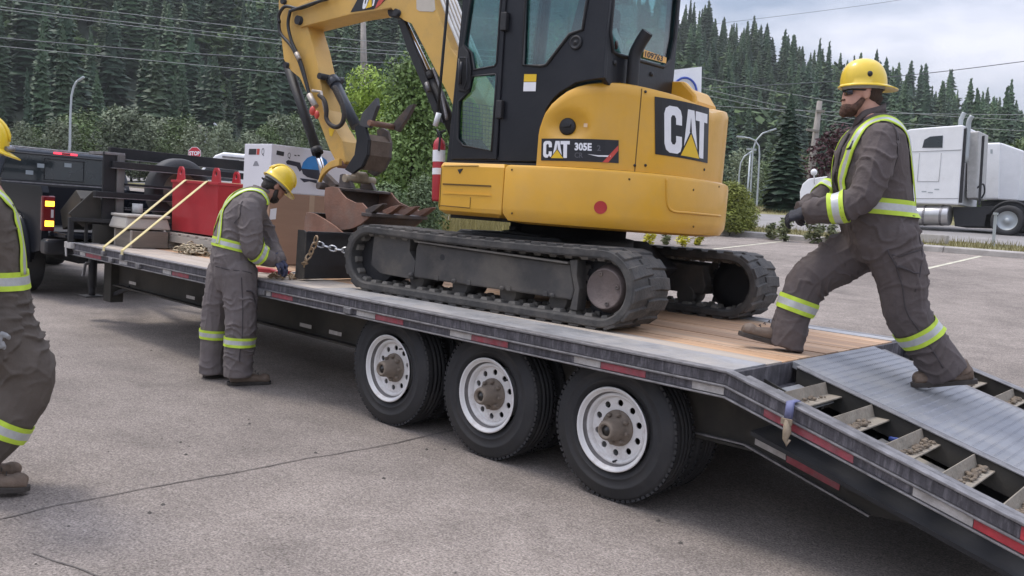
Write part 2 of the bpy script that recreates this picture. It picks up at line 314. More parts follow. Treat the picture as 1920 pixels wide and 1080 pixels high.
for ya, yb in ((20.7, 24.6), (33.5, 62)): mb.add([(-160, ya, gz(0,ya)+.008), (90, ya, gz(0,ya)+.008), (90, min(yb,40.8), gz(0,yb)+.008), (-160, min(yb,40.8), gz(0,yb)+.008)], [(0,1,2,3)])
mb.add([(-160, 40.8, gz(0,41)+.008), (90, 40.8, gz(0,41)+.008), (90, 75, gz(0,75)+.008), (-160, 75, gz(0,75)+.008)], [(0,1,2,3)])
tag(mb.build('grass_verge', VERGE), kind='structure')
# kerbs: cast concrete pieces end to end
KERB = mat('concrete_kerb', (.36,.335,.31), .9, 0, .15, 4, .4, 40, dirt=(.22,.20,.18), dscale=3, damt=.45)
kr = root('kerb', (-5, 20.4, gz(0,20.4)), 'weathered grey concrete kerb along the back of the parking lot', 'kerb')
for i in range(14):
    x0 = -34+3*i; mb = MB(); q = []
    for x in (x0+.008, x0+2.992):
        z = gz(0, 20.4); q.append([(x, 20.32, z-.05), (x, 20.34, z+.13), (x, 20.44, z+.16), (x, 20.72, z+.17), (x, 20.75, z-.05)])
    mb.loft(q, smooth=False); mb.build('kerb_stone', KERB, kr, bevel=.01)
# painted stall lines, cracks
LINEM = mat('worn_line_paint', (.58,.55,.42), .8, 0, .15, 6, dirt=(.27,.25,.235), dscale=8, damt=.5)
mb = MB()
for i, x in enumerate((-13.2, -8.1, -3.05, 2.1)): mb.add([(x-.05, 14.9, gz(0,14.9)+.006), (x+.05, 14.9, gz(0,14.9)+.006), (x+.05, 20.1, gz(0,20.1)+.006), (x-.05, 20.1, gz(0,20.1)+.006)], [(0,1,2,3)])
tag(mb.build('parking_lines', LINEM), kind='structure')
CRK = mat('crack_filler', (.135,.118,.105), .95, 0, .3, 20)
def crack(pts, w):
    P = [on_z(px, py, .004) for px, py in pts]; out = []
    for a, c in zip(P[:-1], P[1:]):
        k = max(2, int((c-a).length/.05))
        out += [a.lerp(c, i/k) for i in range(k)]
    out.append(P[-1]); mb = MB(); vs = []
    for i, p in enumerate(out):
        t = (out[min(i+1, len(out)-1)]-out[max(i-1, 0)]).normalized(); s = Vector((-t.y, t.x, 0)); j = noise.noise(p*7)*.018; ww = w*(.55+.9*abs(noise.noise(p*11+Vector((5,0,0)))))
        vs += [p+s*(j+ww/2), p+s*(j-ww/2)]
    mb.add(vs, [(2*i, 2*i+1, 2*i+3, 2*i+2) for i in range(len(out)-1)]); return tag(mb.build('pavement_crack', CRK), kind='structure')
crack([(-60,985),(0,972),(120,945),(300,910),(440,885),(560,862),(700,838),(850,806)], .013)
crack([(60,1036),(120,1056),(200,1085)], .011)
# loose grit on the lot
mb = MB()
for i in range(240):
    a = random.uniform(-9, 3.2); c = random.uniform(-3.4, .1); r = random.choice((.004,.005,.006,.008,.013)); ph = random.random()*6
    vs = [(a+r*math.cos(ph+k*1.26)*random.uniform(.7,1.2), c+r*math.sin(ph+k*1.26)*random.uniform(.7,1.2), .002) for k in range(5)]+[(a, c, r*.8)]
    mb.add(vs, [(k, (k+1) % 5, 5) for k in range(5)])
tag(mb.build('loose_grit', mat('grit', (.09,.08,.07), .95, 0, .4, 30)), 'small dark stones scattered over the asphalt', 'gravel', kind='stuff')
# ================================================================== flatbed trailer
TR = root('flatbed_trailer', (-3, 1.27, 0), 'long deck-over flatbed trailer with wood plank deck, beavertail ramp and three axles', 'trailer')
X0, XB, XE, WID, DZ = -7.0, .70, 2.12, 2.55, .85
RS = -.277
def rz(x): return DZ + RS*max(0, x-XB)
# side rails: near and far
def rail(y, s):
    prof_pts = [(-7.02, 0), (XB, 0), (XE, RS*(XE-XB))]
    o = None
    def sweep(name, m, ya, yb, za, zb, bev=.003, par=TR):
        mb = MB(); rings = []
        for x, dz in prof_pts: rings.append([(x, y+s*ya, DZ+dz+za), (x, y+s*yb, DZ+dz+za), (x, y+s*yb, DZ+dz+zb), (x, y+s*ya, DZ+dz+zb)])
        mb.loft(rings, smooth=False); return mb.build(name, m, par, bevel=bev)
    o = sweep('side_rail', RAILM, .0, .05, -.066, -.012)
    sweep('rail_lip', RAILED, -.012, .055, -.009, .004, par=o)
    sweep('rail_lip', RAILED, -.010, .03, -.078, -.067, par=o)
    sweep('lower_rail', RAILM, .008, .04, -.120, -.079, par=o)
    sweep('rail_lip', RAILED, -.006, .05, -.131, -.121, par=o)
    return o
rn = rail(0, 1); rf = rail(WID, -1)
def railpt(x, z, y): return (x, y, z + (RS*(x-XB) if x > XB else 0))
def tape(x0, x1, m, y=.0045, za=.7335, zb=.7685, name='reflective_tape', par=rn, d=.003):
    mb = MB(); mb.add([railpt(x0, za, y), railpt(x1, za, y), railpt(x1, zb, y), railpt(x0, zb, y), railpt(x0, za, y+d), railpt(x1, za, y+d), railpt(x1, zb, y+d), railpt(x0, zb, y+d)], [(0,1,2,3),(7,6,5,4),(0,4,5,1),(3,2,6,7),(0,3,7,4),(1,5,6,2)]); mb.build(name, m, par)
for x0, x1, m in ((-6.85,-6.72,TAPEW),(-6.70,-6.32,TAPER),(-5.90,-5.72,TAPEW),(-4.98,-4.82,TAPEW),(-4.80,-4.50,TAPER),(-3.45,-3.2,TAPEW),(-3.18,-2.9,TAPER),(-2.12,-1.92,TAPEW),(-1.915,-1.63,TAPER),(-1.185,-1.0,TAPEW),(-.998,-.70,TAPER),(-.21,-.034,TAPEW),(-.03,.25,TAPER),(.52,.69,TAPEW),(.90,1.32,TAPER),(1.57,1.80,TAPEW),(1.803,2.11,TAPEB)): tape(x0, x1, m)
tape(1.965, 2.115, TAPEB, y=-.003, za=.786, zb=.836)
# stake pockets on the rail
for x in (-6.05, -5.45, -3.3, -2.2):
    MB().box(x-.04, x+.04, -.022, .008, .735, .775).build('stake_pocket', RAILED, TR, bevel=.004)
# deck planks
pw = .19; y = .055; i = 0
while y < WID-.30:
    x0 = X0+.03; near = y < .42
    x1 = -2.75 if near else XB-.01
    mb = MB(); dz = random.uniform(-.003, .003); mb.box(x0, x1, y+.004, y+pw-.004, DZ-.035, DZ-.004+dz)
    mb.build('deck_plank', WOODO if near or (i % 3 == 2 and y < .9) else WOODV[(0,2,1,0,2,0,1,2,0,1,0,2)[i % 12]], TR, bevel=.003); y += pw; i += 1
yplk = y
for x0, x1 in ((-2.745,-1.05),(-1.045,XB-.01)): MB().box(x0, x1, .055, .43, DZ-.035, DZ-.001).build('deck_edge_plate', STEEL, TR, bevel=.002)
MB().box(X0+.03, XB-.02, yplk+.003, WID-.05, DZ-.03, DZ+.001).build('deck_edge_plate', STEEL, TR, bevel=.002)
# cross-channel at the break
mb = MB(); mb.box(XB+.005, XB+.02, .055, WID-.055, DZ-.13, DZ-.006); mb.box(XB+.02, XB+.065, .055, WID-.055, DZ-.13, DZ-.118); mb.build('break_channel', RAILM, TR, bevel=.003)
# frame
mb = MB()
for yb in (.42, WID-.42):
    mb.box(-7.0, XB, yb-.006, yb+.006, .42, DZ-.04); mb.box(-7.0, XB, yb-.07, yb+.07, .405, .42); mb.box(-7.0, XB, yb-.07, yb+.07, DZ-.055, DZ-.04)
mb.build('main_beam', FRAMEM, TR)
for k in range(20):
    x = -6.9+.4*k
    if x < XB-.05: MB().box(x, x+.05, .05, WID-.05, DZ-.115, DZ-.057).build('cross_member', BLACKST, TR)
tp = dict(y=.355, d=.003, par=TR, za=.47, zb=.50)
for x0 in (-6.45, -5.2, -3.3, -2.9): tape(x0, x0+.16, TAPEW, **tp)
# beavertail side skirts
for yy, s in ((.36, 1), (WID-.36, -1)):
    lw = [(q.x, q.z) for q in (on_y(a_, c_, .36) for a_, c_ in ((1870,1030),(1720,985),(1632,966),(1398,832),(1296,808),(1200,790)))]
    mb = MB(); lp = [(lw[-1][0], .79), (.70, .79), (2.10, .715+RS*1.4-.02), (2.10, lw[0][1]-.03)] + lw
    mb.prism(lp, lambda a, c: (a, yy, c), (0, .012*s, 0)); o = mb.build('tail_skirt', FRAMEM, TR)
    mb = MB()
    for a, c in zip(lw[2:5], lw[3:6]): mb.bar((a[0], yy, a[1]), (c[0], yy, c[1]), .05, .010)
    mb.build('skirt_flange', RAILED, o)
def flat_tape(x0, z0, x1, z1, h, m):
    mb = MB(); mb.add([(x0, .116, z0), (x1, .116, z1), (x1, .116, z1+h), (x0, .116, z0+h)], [(0,1,2,3)]); mb.build('reflective_tape', m, TR)
def px_tape(pts, m):
    mb = MB(); mb.add([on_y(a, c, .355) for a, c in pts], [(0,1,2,3)]); mb.build('reflective_tape', m, TR)
px_tape(((1714,970),(1796,990),(1795,1001),(1713,981)), TAPEW); px_tape(((1416,822),(1473,852),(1473,863),(1415,833)), TAPEW); px_tape(((1475,854),(1576,905),(1573,920),(1474,866)), TAPER)
# ramp: longitudinal channels, rungs, centre tread plate
def slope_box(mb, x0, x1, y0, y1, d0, d1, mi=0):
    vs = [(x0, y0, rz(x0)+d0), (x1, y0, rz(x1)+d0), (x1, y1, rz(x1)+d0), (x0, y1, rz(x0)+d0), (x0, y0, rz(x0)+d1), (x1, y0, rz(x1)+d1), (x1, y1, rz(x1)+d1), (x0, y1, rz(x0)+d1)]
    mb.add(vs, [(0,3,2,1),(4,5,6,7),(0,1,5,4),(1,2,6,5),(2,3,7,6),(3,0,4,7)], mi=mi)
for ya, yb in ((.056, .085), (.625, .66), (1.895, 1.93), (WID-.085, WID-.056)):
    mb = MB(); slope_box(mb, XB+.07, XE, ya, yb, -.125, -.004); mb.build('ramp_beam', FRAMEM, TR, bevel=.004)
    mb = MB(); slope_box(mb, XB+.07, XE, ya-.012, yb+.012, -.0035, .004); mb.build('ramp_beam_cap', RAILED, TR, bevel=.002)
TREAD = mat('tread_plate', (.22,.228,.25), .5, .35, .15, 4, .12, 60, dirt=(.34,.33,.31), dscale=1.6, damt=.5)
mb = MB(); slope_box(mb, XB+.022, XE, .675, 1.88, -.03, .006); tp_ = mb.build('tread_plate', TREAD, TR, bevel=.002)
mb = MB()
nr = 30
for k in range(nr):
    x = XB+.05+k*(XE-XB-.07)/nr
    for q in range(40):
        ya = .69+q*.0295
        if ya > 1.86: break
        vs = [(x, ya, rz(x)+.0055), (x+.021, ya+.004, rz(x+.021)+.0055), (x+.021, ya+.023, rz(x+.021)+.0055), (x, ya+.027, rz(x)+.0055), (x+.010, ya+.006, rz(x+.01)+.0105), (x+.010, ya+.021, rz(x+.01)+.0105)]
        mb.add(vs, [(0,1,4),(1,2,5,4),(2,3,5),(3,0,4,5)])
o = mb.build('tread_pattern', TREAD, tp_); o['kind'] = 'stuff'
for side, (ya, yb) in enumerate(((.088, .622), (1.933, WID-.088))):
    for k, x in enumerate((.945, 1.184, 1.422, 1.657, 1.89)):
        mb = MB(); zt = rz(x)
        mb.loft([[(x-.022, yy_, rz(x-.022)-.010), (x-.014, yy_, rz(x-.022)-.006), (x+.004, yy_, zt-.060), (x-.004, yy_, zt-.064)] for yy_ in (ya, yb)], smooth=False); mb.box(x+.001, x+.075, ya, yb, zt-.066, zt-.058)
        o = mb.build('ramp_rung', RUNGM, TR, bevel=.002)
        mb = MB(); amt = (14, 75, 60, 64, 95)[k] if side == 0 else 60
        for q in range(amt):
            yy = random.betavariate(2, 1.2)*(yb-ya)+ya if k != 1 else ya+abs(random.gauss(.12, .1)); yy = min(max(yy, ya+.02), yb-.02); xx = x+.012+random.random()*.045; r = random.choice((.004,.006,.008,.011,.014))
            M = Matrix.Rotation(random.random()*6, 3, 'Z')
            mb.ell((xx, yy, zt-.052+r*.4), (r*1.3, r, r*.75), 6, 4, M)
        q = mb.build('mud_clods', MUD, o); q['kind'] = 'stuff'
mb = MB(); slope_box(mb, .80, .99, .09, .60, -.082, -.075); mb.build('recessed_plate', STEEL, TR)
for ya, yb in ((.30, .315), (2.20, 2.215)):
    mb = MB(); slope_box(mb, 1.0, XE, ya, yb, -.15, -.10); mb.build('lower_beam', RUNGM, TR)
mb = MB(); slope_box(mb, 1.24, 1.60, .34, .60, -.142, -.136); mb.build('lower_plate', mat('dusty_plate', (.40,.37,.32), .85, 0, .15, 5, .2, 30), TR)
mb = MB(); slope_box(mb, .80, XE-.02, .10, WID-.10, -.27, -.25); mb.build('void_shade_sheet', BLK, TR)  # added black sheet, makes the gaps between the rungs read as dark voids
BLUE = mat('blue_webbing', (.05,.09,.32), .6, 0, .2, 20)
for lab_, pts in zip(('dark blue bent webbing scrap in the middle bay under the ramp rungs', 'short blue webbing scrap against the ramp beam below the second rung', 'thin light blue webbing scrap under the third ramp rung'), (((1.30,.50,-.12),(1.36,.46,-.10),(1.42,.42,-.115)), ((1.28,.57,-.11),(1.33,.60,-.10)), ((1.50,.46,-.125),(1.56,.40,-.12),(1.60,.38,-.12)))):
    mb = MB(); mb.tube([(a, c, rz(a)+d) for a, c, d in pts], .010, 6); tag(mb.build('strap_offcut', BLUE), lab_, 'strap', 'blue webbing scraps under the ramp')
# tow strap with hook over the rail
so = root('tie_down_strap', (1.02, 0, .76), 'blue strap end with a rusty hook hung over the ramp side rail', 'strap')
mb = MB(); x = 1.03; zt = rz(x)
mb.tube([(x, .05, zt+.012), (x, -.02, zt+.014), (x+.003, -.03, zt-.02), (x, -.028, zt-.07)], .02, 6, flat=.25); mb.build('webbing', mat('faded_blue_webbing', (.14,.15,.27), .7, 0, .2, 20), so)
mb = MB(); mb.tube([(x, -.032, zt-.065), (x+.006, -.038, zt-.12), (x+.002, -.04, zt-.15), (x+.012, -.04, zt-.175), (x+.022, -.038, zt-.15)], [.016,.02,.013,.009,.006], 8); mb.box(x-.025, x+.025, -.046, -.034, zt-.085, zt-.06); mb.build('hook', mat('rusty_hook', (.30,.24,.17), .7, .2, .3, 30), so)
# wheels
DECB_ = mat('dark_hub_hole', (.03,.027,.024), .3, 0, .2, 30)
def tyre_mesh(mb, o, ax, r=.395, w=.215, rim=.232):
    h = w/2
    prof = [(rim-.012, -h*.62), (rim+.006, -h*.86), (rim+.03, -h*.96), (rim+.034, -h*1.0), (rim+.040, -h*1.0), (rim+.044, -h*.97), (r-.085, -h), (r-.081, -h*1.03), (r-.072, -h*1.03), (r-.068, -h*1.0), (r-.028, -h*.93), (r-.012, -h*.84), (r-.002, -h*.6)]
    prof += [(r, -h*.38), (r-.011, -h*.36), (r-.011, -h*.30), (r, -h*.28), (r, -h*.04), (r-.011, -h*.02), (r-.011, h*.04), (r, h*.06), (r, h*.28), (r-.011, h*.30), (r-.011, h*.36), (r, h*.38)]
    prof += [(a, -t) for a, t in reversed(prof[:13])]
    mb.lathe(prof, o, ax, 72)
    # shoulder lugs
    for k in range(72):
        an = 2*PI*k/72
        for s in (-1, 1):
            p = Vector(o)+Vector((math.cos(an), 0, math.sin(an)))*(r-.0045)+Vector((0, s*h*.76, 0)); t = Vector((-math.sin(an), 0, math.cos(an)))
            mb.bar(p-t*.011, p+t*.011, .018, .014, up=(math.cos(an), 0, math.sin(an)))
def rim_mesh(mb, o, s, rim=.2275):
    """o: centre of the outer face, s = +1 pushes inwards along +Y"""
    fn = lambda a, c: (o[0]+a, o[1]+s*.062, o[2]+c)
    prof = [(rim, .0), (rim+.004, -.006), (rim-.002, -.010), (rim-.010, -.006), (rim-.014, .008), (rim-.024, .012), (rim-.027, .034), (rim-.033, .036), (rim-.040, .030), (rim-.050, .034), (rim-.058, .0625)]
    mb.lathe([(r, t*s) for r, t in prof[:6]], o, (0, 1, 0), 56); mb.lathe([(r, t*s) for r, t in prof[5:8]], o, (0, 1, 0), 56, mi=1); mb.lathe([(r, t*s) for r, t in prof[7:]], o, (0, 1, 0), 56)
    R1 = rim-.058; ring = [(R1*math.cos(2*PI*k/56), R1*math.sin(2*PI*k/56)) for k in range(56)]
    holes = [[(.138*math.cos(2*PI*h/10+.3)+.0185*math.cos(2*PI*k/12), .138*math.sin(2*PI*h/10+.3)+.0185*math.sin(2*PI*k/12)) for k in range(12)] for h in range(10)]
    mb.prism(ring, fn, (0, .008*s, 0), holes)
    mb.lathe([(R1, .064*s), (R1-.01, .15*s)], o, (0, 1, 0), 40)
def hub_mesh(mb, o, s, rot=0.):
    mb.lathe([(.100, .060), (.098, .048), (.078, .044), (.064, .036), (.058, -.01), (.052, -.052), (.046, -.062), (.033, -.062), (.030, -.046), (.001, -.046)] if s > 0 else [(r, -t) for r, t in [(.100, .060), (.098, .048), (.078, .044), (.064, .036), (.058, -.01), (.052, -.052), (.046, -.062), (.033, -.062), (.030, -.046), (.001, -.046)]], o, (0, 1, 0), 28)
    for k in range(8):
        an = 2*PI*k/8+rot; c = Vector(o)+Vector((math.cos(an)*.080, s*.034, math.sin(an)*.080)); mb.lathe([(.013, .014*s), (.013, -.010*s), (.008, -.016*s), (.001, -.016*s)], c, (0, 1, 0), 6)
for i, x in enumerate((-1.8775, -.9387, 0)):
    for side in (0, 1):
        y0 = .11 if side == 0 else WID-.11; s = 1 if side == 0 else -1
        w = bpy.data.objects.new('wheel', None); COL.objects.link(w); w.parent = TR; w.location = Vector((x, y0, .395))-TR.location; WM[w.name] = Matrix.Translation((x, y0, .395))
        mb = MB(); tyre_mesh(mb, (x, y0+s*.1075, .395), (0, 1, 0)); mb.build('tyre', RUBBER, w)
        mb = MB(); tyre_mesh(mb, (x, y0+s*.37, .395), (0, 1, 0)); mb.build('inner_tyre', RUBBER, w)
        mb = MB(); rim_mesh(mb, (x, y0, .395), s); mb.build('rim', [RIMW, mat('grimy_shaded_rim_groove', (.17,.16,.155), .7, 0, .25, 20)], w)  # groove band painted darker grey: its shade along with the dirt
        mb = MB(); hub_mesh(mb, (x, y0-.0, .395), s, i*.7); ho_ = mb.build('hub', HUBM, w)
        mb = MB(); mb.lathe([(.029, 0), (.026, -.004*s), (.014, -.004*s), (.012, -.010*s), (.001, -.010*s)], (x, y0-s*.0475, .395), (0,1,0), 16); mb.build('hub_hole_disc', DECB_, w)  # dark disc painted in for the shade inside the hub hole
        if side == 0:
            mb = MB(); an = (1.0, .72, -1.45)[i]; p = Vector((x+.176*math.cos(an), y0+.045, .395+.176*math.sin(an))); mb.tube([p, p+Vector((.0, -.035, 0)), p+Vector((.012, -.045, .004))], .006, 6); mb.build('valve', BLK, w)
    MB().tube([(x, .3, .395), (x, WID-.3, .395)], .06, 12).build('axle', BLACKST, TR)
    for yy in (.62, WID-.62): MB().bar((x-.42, yy, .48), (x+.42, yy, .48), .06, .05).build('leaf_spring', BLACKST, TR)
# front: jack leg, gusset post, low tongue
mb = MB(); mb.box(-7.02, -6.84, .33, .345, .22, .78); mb.box(-7.02, -6.84, .345, .47, .22, .235); mb.box(-6.85, -6.835, .33, .47, .22, .78); mb.build('front_bulkhead_post', FRAMEM, TR, bevel=.004)
mb = MB(); mb.tube([(-7.12, .25, .78), (-7.12, .25, .36)], .045, 12); mb.tube([(-7.12, .25, .36), (-7.12, .25, .27)], .034, 12); mb.box(-7.22, -7.02, .15, .35, .255, .268); mb.bar((-7.0, .36, .25), (-6.55, .42, .42), .04, .04); mb.build('landing_leg', BLACKST, TR, bevel=.003)
mb = MB(); mb.bar((-7.12, .25, .62), (-7.12, .17, .62), .03); mb.bar((-7.12, .17, .62), (-7.12, .15, .48), .025); mb.build('jack_crank', RAILED, TR)
for yy in (.95, 1.6): MB().bar((-7.0, yy, .62), (-8.5, 1.275, .58), .10, .16).build('tongue_beam', BLACKST, TR, bevel=.006)
mb = MB(); mb.box(-8.75, -8.42, 1.2, 1.35, .5, .68); mb.tube([(-8.75, 1.275, .60), (-8.82, 1.275, .60)], .05, 12); mb.build('hitch_coupler', BLACKST, TR, bevel=.006)
mb = MB(); mb.box(-7.07, -7.0, .02, WID-.02, .735, .85); mb.build('front_header', RAILM, TR, bevel=.006)
mb = MB(); mb.box(-7.15, -6.98, -.045, .02, .79, .855); mb.tube([(-7.1, -.045, .79), (-7.07, -.05, .70)], .012, 6); mb.build('corner_marker', TAPEW, TR, bevel=.004)
mb = MB()
for k in range(4): mb.tube(catmull([(-7.05, .28+.05*k, .92), (-7.2, .30+.05*k, .75+.03*k), (-7.6, .5+.08*k, .62), (-8.2, 1.0, .75), (-8.7, 1.2, .8)], 6), .012, 6)
mb.build('air_lines', HOSE, TR)
# headboard rack across the front
HBX = -7.0
mb = MB(); mb.box(-7.02, -6.985, .275, .41, .85, 1.85); mb.build('rack_post', BLACKST, TR, bevel=.004)
mb = MB(); mb.box(-7.04, -6.97, .415, .50, .85, 1.83); mb.build('rack_post', mat('worn_grey_post', (.11,.105,.10), .6, .1, .3, 5, .2, 40, dirt=(.2,.19,.18), dscale=6, damt=.4, stretch=(3,3,.6)), TR, bevel=.004)
mb = MB(); mb.box(-7.04, -6.97, 2.28, 2.35, .85, 1.80); mb.build('rack_post', BLACKST, TR, bevel=.004)
for x, z0, z1, ya in ((-6.965, 1.685, 1.755, .35), (-6.965, 1.36, 1.42, .18), (-6.965, 1.50, 1.525, .50), (-6.965, 1.24, 1.26, .50), (-7.4, 1.80, 1.92, .5)):
    mb = MB(); mb.box(x-.035, x+.035, ya, 2.42, z0, z1); o = mb.build('rack_rail', BLACKST, TR, bevel=.005)
    MB().box(x-.037, x+.037, ya, 2.42, z0-.008, z0-.0005).build('rail_edge', RAILED, o)
mb = MB(); mb.prism([(-7.4, 1.85), (-6.98, 1.85), (-6.98, 1.82), (-7.4, 1.82)], lambda a, c: (a, .28, c), (0, .22, 0)); mb.build('rack_top_plate', RAILED, TR, bevel=.003)
mb = MB(); mb.prism([(-.05, 1.16), (.20, 1.42), (.28, 1.42), (.28, 1.10), (.10, 1.02)], lambda a, c: (-7.06, a, c), (.02, 0, 0)); mb.build('corner_gusset', FRAMEM, TR, bevel=.004)
mb = MB(); mb.bar((-7.05, -.02, .85), (-7.05, -.02, 1.12), .05, .05); mb.bar((-7.05, -.02, 1.10), (-6.92, .42, 1.10), .05, .04); mb.bar((-7.05, .14, .86), (-7.05, .14, 1.09), .03, .03); mb.build('front_guard_rail', BLACKST, TR, bevel=.004)
mb = MB(); mb.box(-7.0, -6.96, .18, .42, .86, 1.06); mb.build('junction_box', FRAMEM, TR, bevel=.006)
# ================================================================== excavator
EM = Matrix.Translation((-1.562, 1.437, .85)) @ Matrix.Rotation(math.radians(4.2), 4, 'Z')
EI = EM.inverted(); EN = EM.to_3x3() @ Vector((0,1,0)); ET = EM.to_3x3() @ Vector((1,0,0))
def el(px, py, y): return EI @ on_pl(px, py, EM @ Vector((0, y, 0)), EN)      # point on the machine plane y
def exx(px, py, x): return EI @ on_pl(px, py, EM @ Vector((x, 0, 0)), ET)
EX = root('excavator', (0,0,0), 'yellow compact tracked excavator with black cab loaded on the flatbed trailer', 'excavator', M=EM)
def B(mb, name, m, par=None, bevel=0, **k): return mb.build(name, m, par or EX, bevel=bevel, local=True, **k)
def xz(pts, y): return [((p := el(a, c, y)).x, p.z) for a, c in pts]
def plate(pts, y, th, name, m, par=None, holes=(), bevel=.003, raw=False):
    lp = pts if raw else xz(pts, y); hs = [h if raw else xz(h, y) for h in holes]
    mb = MB(); mb.prism(lp, lambda a, c: (a, y, c), (0, th, 0), hs); return B(mb, name, m, par, bevel)
# ---- tracks
R_, C_ = .228, 1.03
def loop_pt(s, off):
    """s along the belt centre line; returns point (x,z), outward normal"""
    Ls = 2*C_; La = PI*R_; T = 2*Ls+2*La; s %= T
    if s < Ls: p = (-C_+s, 0); n = (0, -1)
    elif s < Ls+La: a = (s-Ls)/R_; n = (math.sin(a), -math.cos(a)); p = (C_+R_*n[0], R_+R_*n[1])
    elif s < 2*Ls+La: q = s-Ls-La; p = (C_-q, 2*R_-.012*math.sin(PI*q/Ls)); n = (0, 1)
    else: a = (s-2*Ls-La)/R_; n = (-math.sin(a), math.cos(a)); p = (-C_+R_*n[0], R_+R_*n[1])
    return (p[0]+n[0]*off, .022+p[1]+n[1]*off), n
TL = 4*C_+2*PI*R_
def make_track(y0, y1, xo=0., name='track'):
    t = bpy.data.objects.new(name, None); COL.objects.link(t); t.parent = EX; t.location = (xo, 0, 0); WM[t.name] = EM @ Matrix.Translation((xo, 0, 0))
    mb = MB(); k = 150; rings = []
    for i in range(k):
        s = TL*i/k; r = []
        for yy, off in ((y0+.012, -.046), (y0, -.034), (y0, .004), (y0+.010, .012), (y1-.010, .012), (y1, .004), (y1, -.034), (y1-.012, -.046)):
            (x, z), n = loop_pt(s, off); r.append((x, yy, z))
        rings.append(r)
    rings.append(rings[0]); mb.loft(rings, smooth=False, caps=False)
    nl = 44; ym = (y0+y1)/2
    for i in range(nl):
        for side in (0, 1):
            s = TL*(i+.5*side)/nl
            ya, yb = (y0+.004, ym+.035) if side == 0 else (ym-.035, y1-.004); w0 = .082; vs = []
            for off, ww in ((.010, w0), (.026, w0*.80)):
                for yy, sh in ((ya, .0), ((ya+yb)/2, .018 if side == 0 else .006), (yb, .03 if side == 0 else -.0)):
                    for q in (-1, 1):
                        (x, z), n = loop_pt(s+q*ww/2+sh, off); vs.append((x, yy, z))
            fs = [(6,7,9,8),(8,9,11,10),(0,2,8,6),(2,4,10,8),(1,7,9,3),(3,9,11,5),(0,6,7,1),(4,5,11,10)]
            mb.add(vs, fs)
    B(mb, 'rubber_belt', RUBTR, t, .003)
    mb = MB(); ng = 46
    for i in range(ng):
        s = TL*(i+.3)/ng
        for ya in (ym-.075, ym+.03):
            vs = []
            for off, ww, in_ in ((-.044, .046, 0), (-.072, .03, .006)):
                for q, yy in ((-1, ya+in_), (1, ya+in_), (1, ya+.045-in_), (-1, ya+.045-in_)): (x, z), n = loop_pt(s+q*ww/2, off); vs.append((x, yy, z))
            mb.add(vs, [(4,5,6,7),(0,1,5,4),(1,2,6,5),(2,3,7,6),(3,0,4,7)])
        yy = y0+.05
        vs = []
        for off, ww, in_ in ((-.044, .062, 0), (-.064, .046, .008)):
            for q, y2 in ((-1, yy+in_), (1, yy+in_), (1, yy+.07-in_), (-1, yy+.07-in_)): (x, z), n = loop_pt(s+q*ww/2, off); vs.append((x, y2, z))
        mb.add(vs, [(4,5,6,7),(0,1,5,4),(1,2,6,5),(2,3,7,6),(3,0,4,7)])
    o = B(mb, 'guide_lugs', mat('dusty_guide_lugs', (.15,.138,.12), .85, 0, .25, 12, .2, 60), t); o['kind'] = 'stuff'
    s = -1 if y0 < 0 else 1; yo = y0 if y0 < 0 else y1     # outward side
    # frame between the wheels
    fy = yo - s*.055
    mb = MB(); lp = [(-.58, .150), (.80, .150), (.815, .21), (.79, .30), (.77, .375), (-.56, .405), (-.575, .36)]
    mb.prism(lp, lambda a, c: (a, fy, c), (0, -s*.25, 0)); o = B(mb, 'side_frame', TRACKF, t, .012)
    mb = MB(); mb.bar((-.56, fy-s*.02, .412), (.77, fy-s*.02, .382), .10, .012); B(mb, 'frame_flange', mat('dusty_flange', (.15,.135,.115), .8, 0, .2, 8), t)
    for xx in (-.35, -.05, .30, .60): mb = MB(); mb.box(xx-.018, xx+.018, fy-s*.02, fy+s*.006, .152, .185); B(mb, 'frame_lug', TRACKF, t, .003)
    mb = MB(); lp = [(-1.02, .425), (-.64, .43), (-.64, .335), (-.575, .265), (-.59, .135), (-.70, .138), (-.93, .145), (-1.035, .20)]
    mb.prism(lp, lambda a, c: (a, fy-s*.004, c), (0, -s*.21, 0)); mb2 = B(mb, 'idler_cover', TRACKF, t, .008)
    mb = MB(); mb.prism([(.77, .40), (.83, .41), (.835, .30), (.86, .23), (.855, .09), (.80, .09), (.825, .22), (.80, .30)], lambda a, c: (a, fy+s*.012, c), (0, -s*.10, 0)); B(mb, 'sprocket_guard', TRACKF, t, .006)
    mb = MB(); mb.lathe([(.195, 0), (.195, s*-.05), (.10, -s*.05)], (C_, yo-s*.17, .25), (0,1,0), 40, cap0=True)
    for k in range(16):
        a = 2*PI*k/16; c = Vector((C_+.195*math.cos(a), yo-s*.195, .25+.195*math.sin(a))); mb.bar(c, c+Vector((math.cos(a), 0, math.sin(a)))*.022, .045, .03, up=(0,1,0))
    B(mb, 'sprocket', BLK, t)
    FD = mat('final_drive_paint', (.135,.105,.095), .65, .1, .18, 14, .2, 60)
    mb = MB(); mb.lathe([(.150, -s*.17), (.150, -s*.10), (.128, -s*.06), (.124, -s*.028), (.118, -s*.020), (.113, -s*.028), (.001, -s*.026)], (C_+.02, yo, .25), (0,1,0), 40)
    o = B(mb, 'final_drive', FD, t)
    for a in (1.9, -1.25, .2):
        c = (C_+.02+.092*math.cos(a), yo-s*.026, .25+.092*math.sin(a)); mb = MB(); mb.lathe([(.014, 0), (.014, s*.006), (.006, s*.006), (.005, s*.001), (.0005, s*.001)], c, (0,1,0), 8); B(mb, 'drain_plug', RUSTD, o)
    mb = MB(); mb.lathe([(.19, -.1), (.19, .1)], (-C_, ym, .25), (0,1,0), 32, cap0=True, cap1=True); B(mb, 'idler', BLK, t)
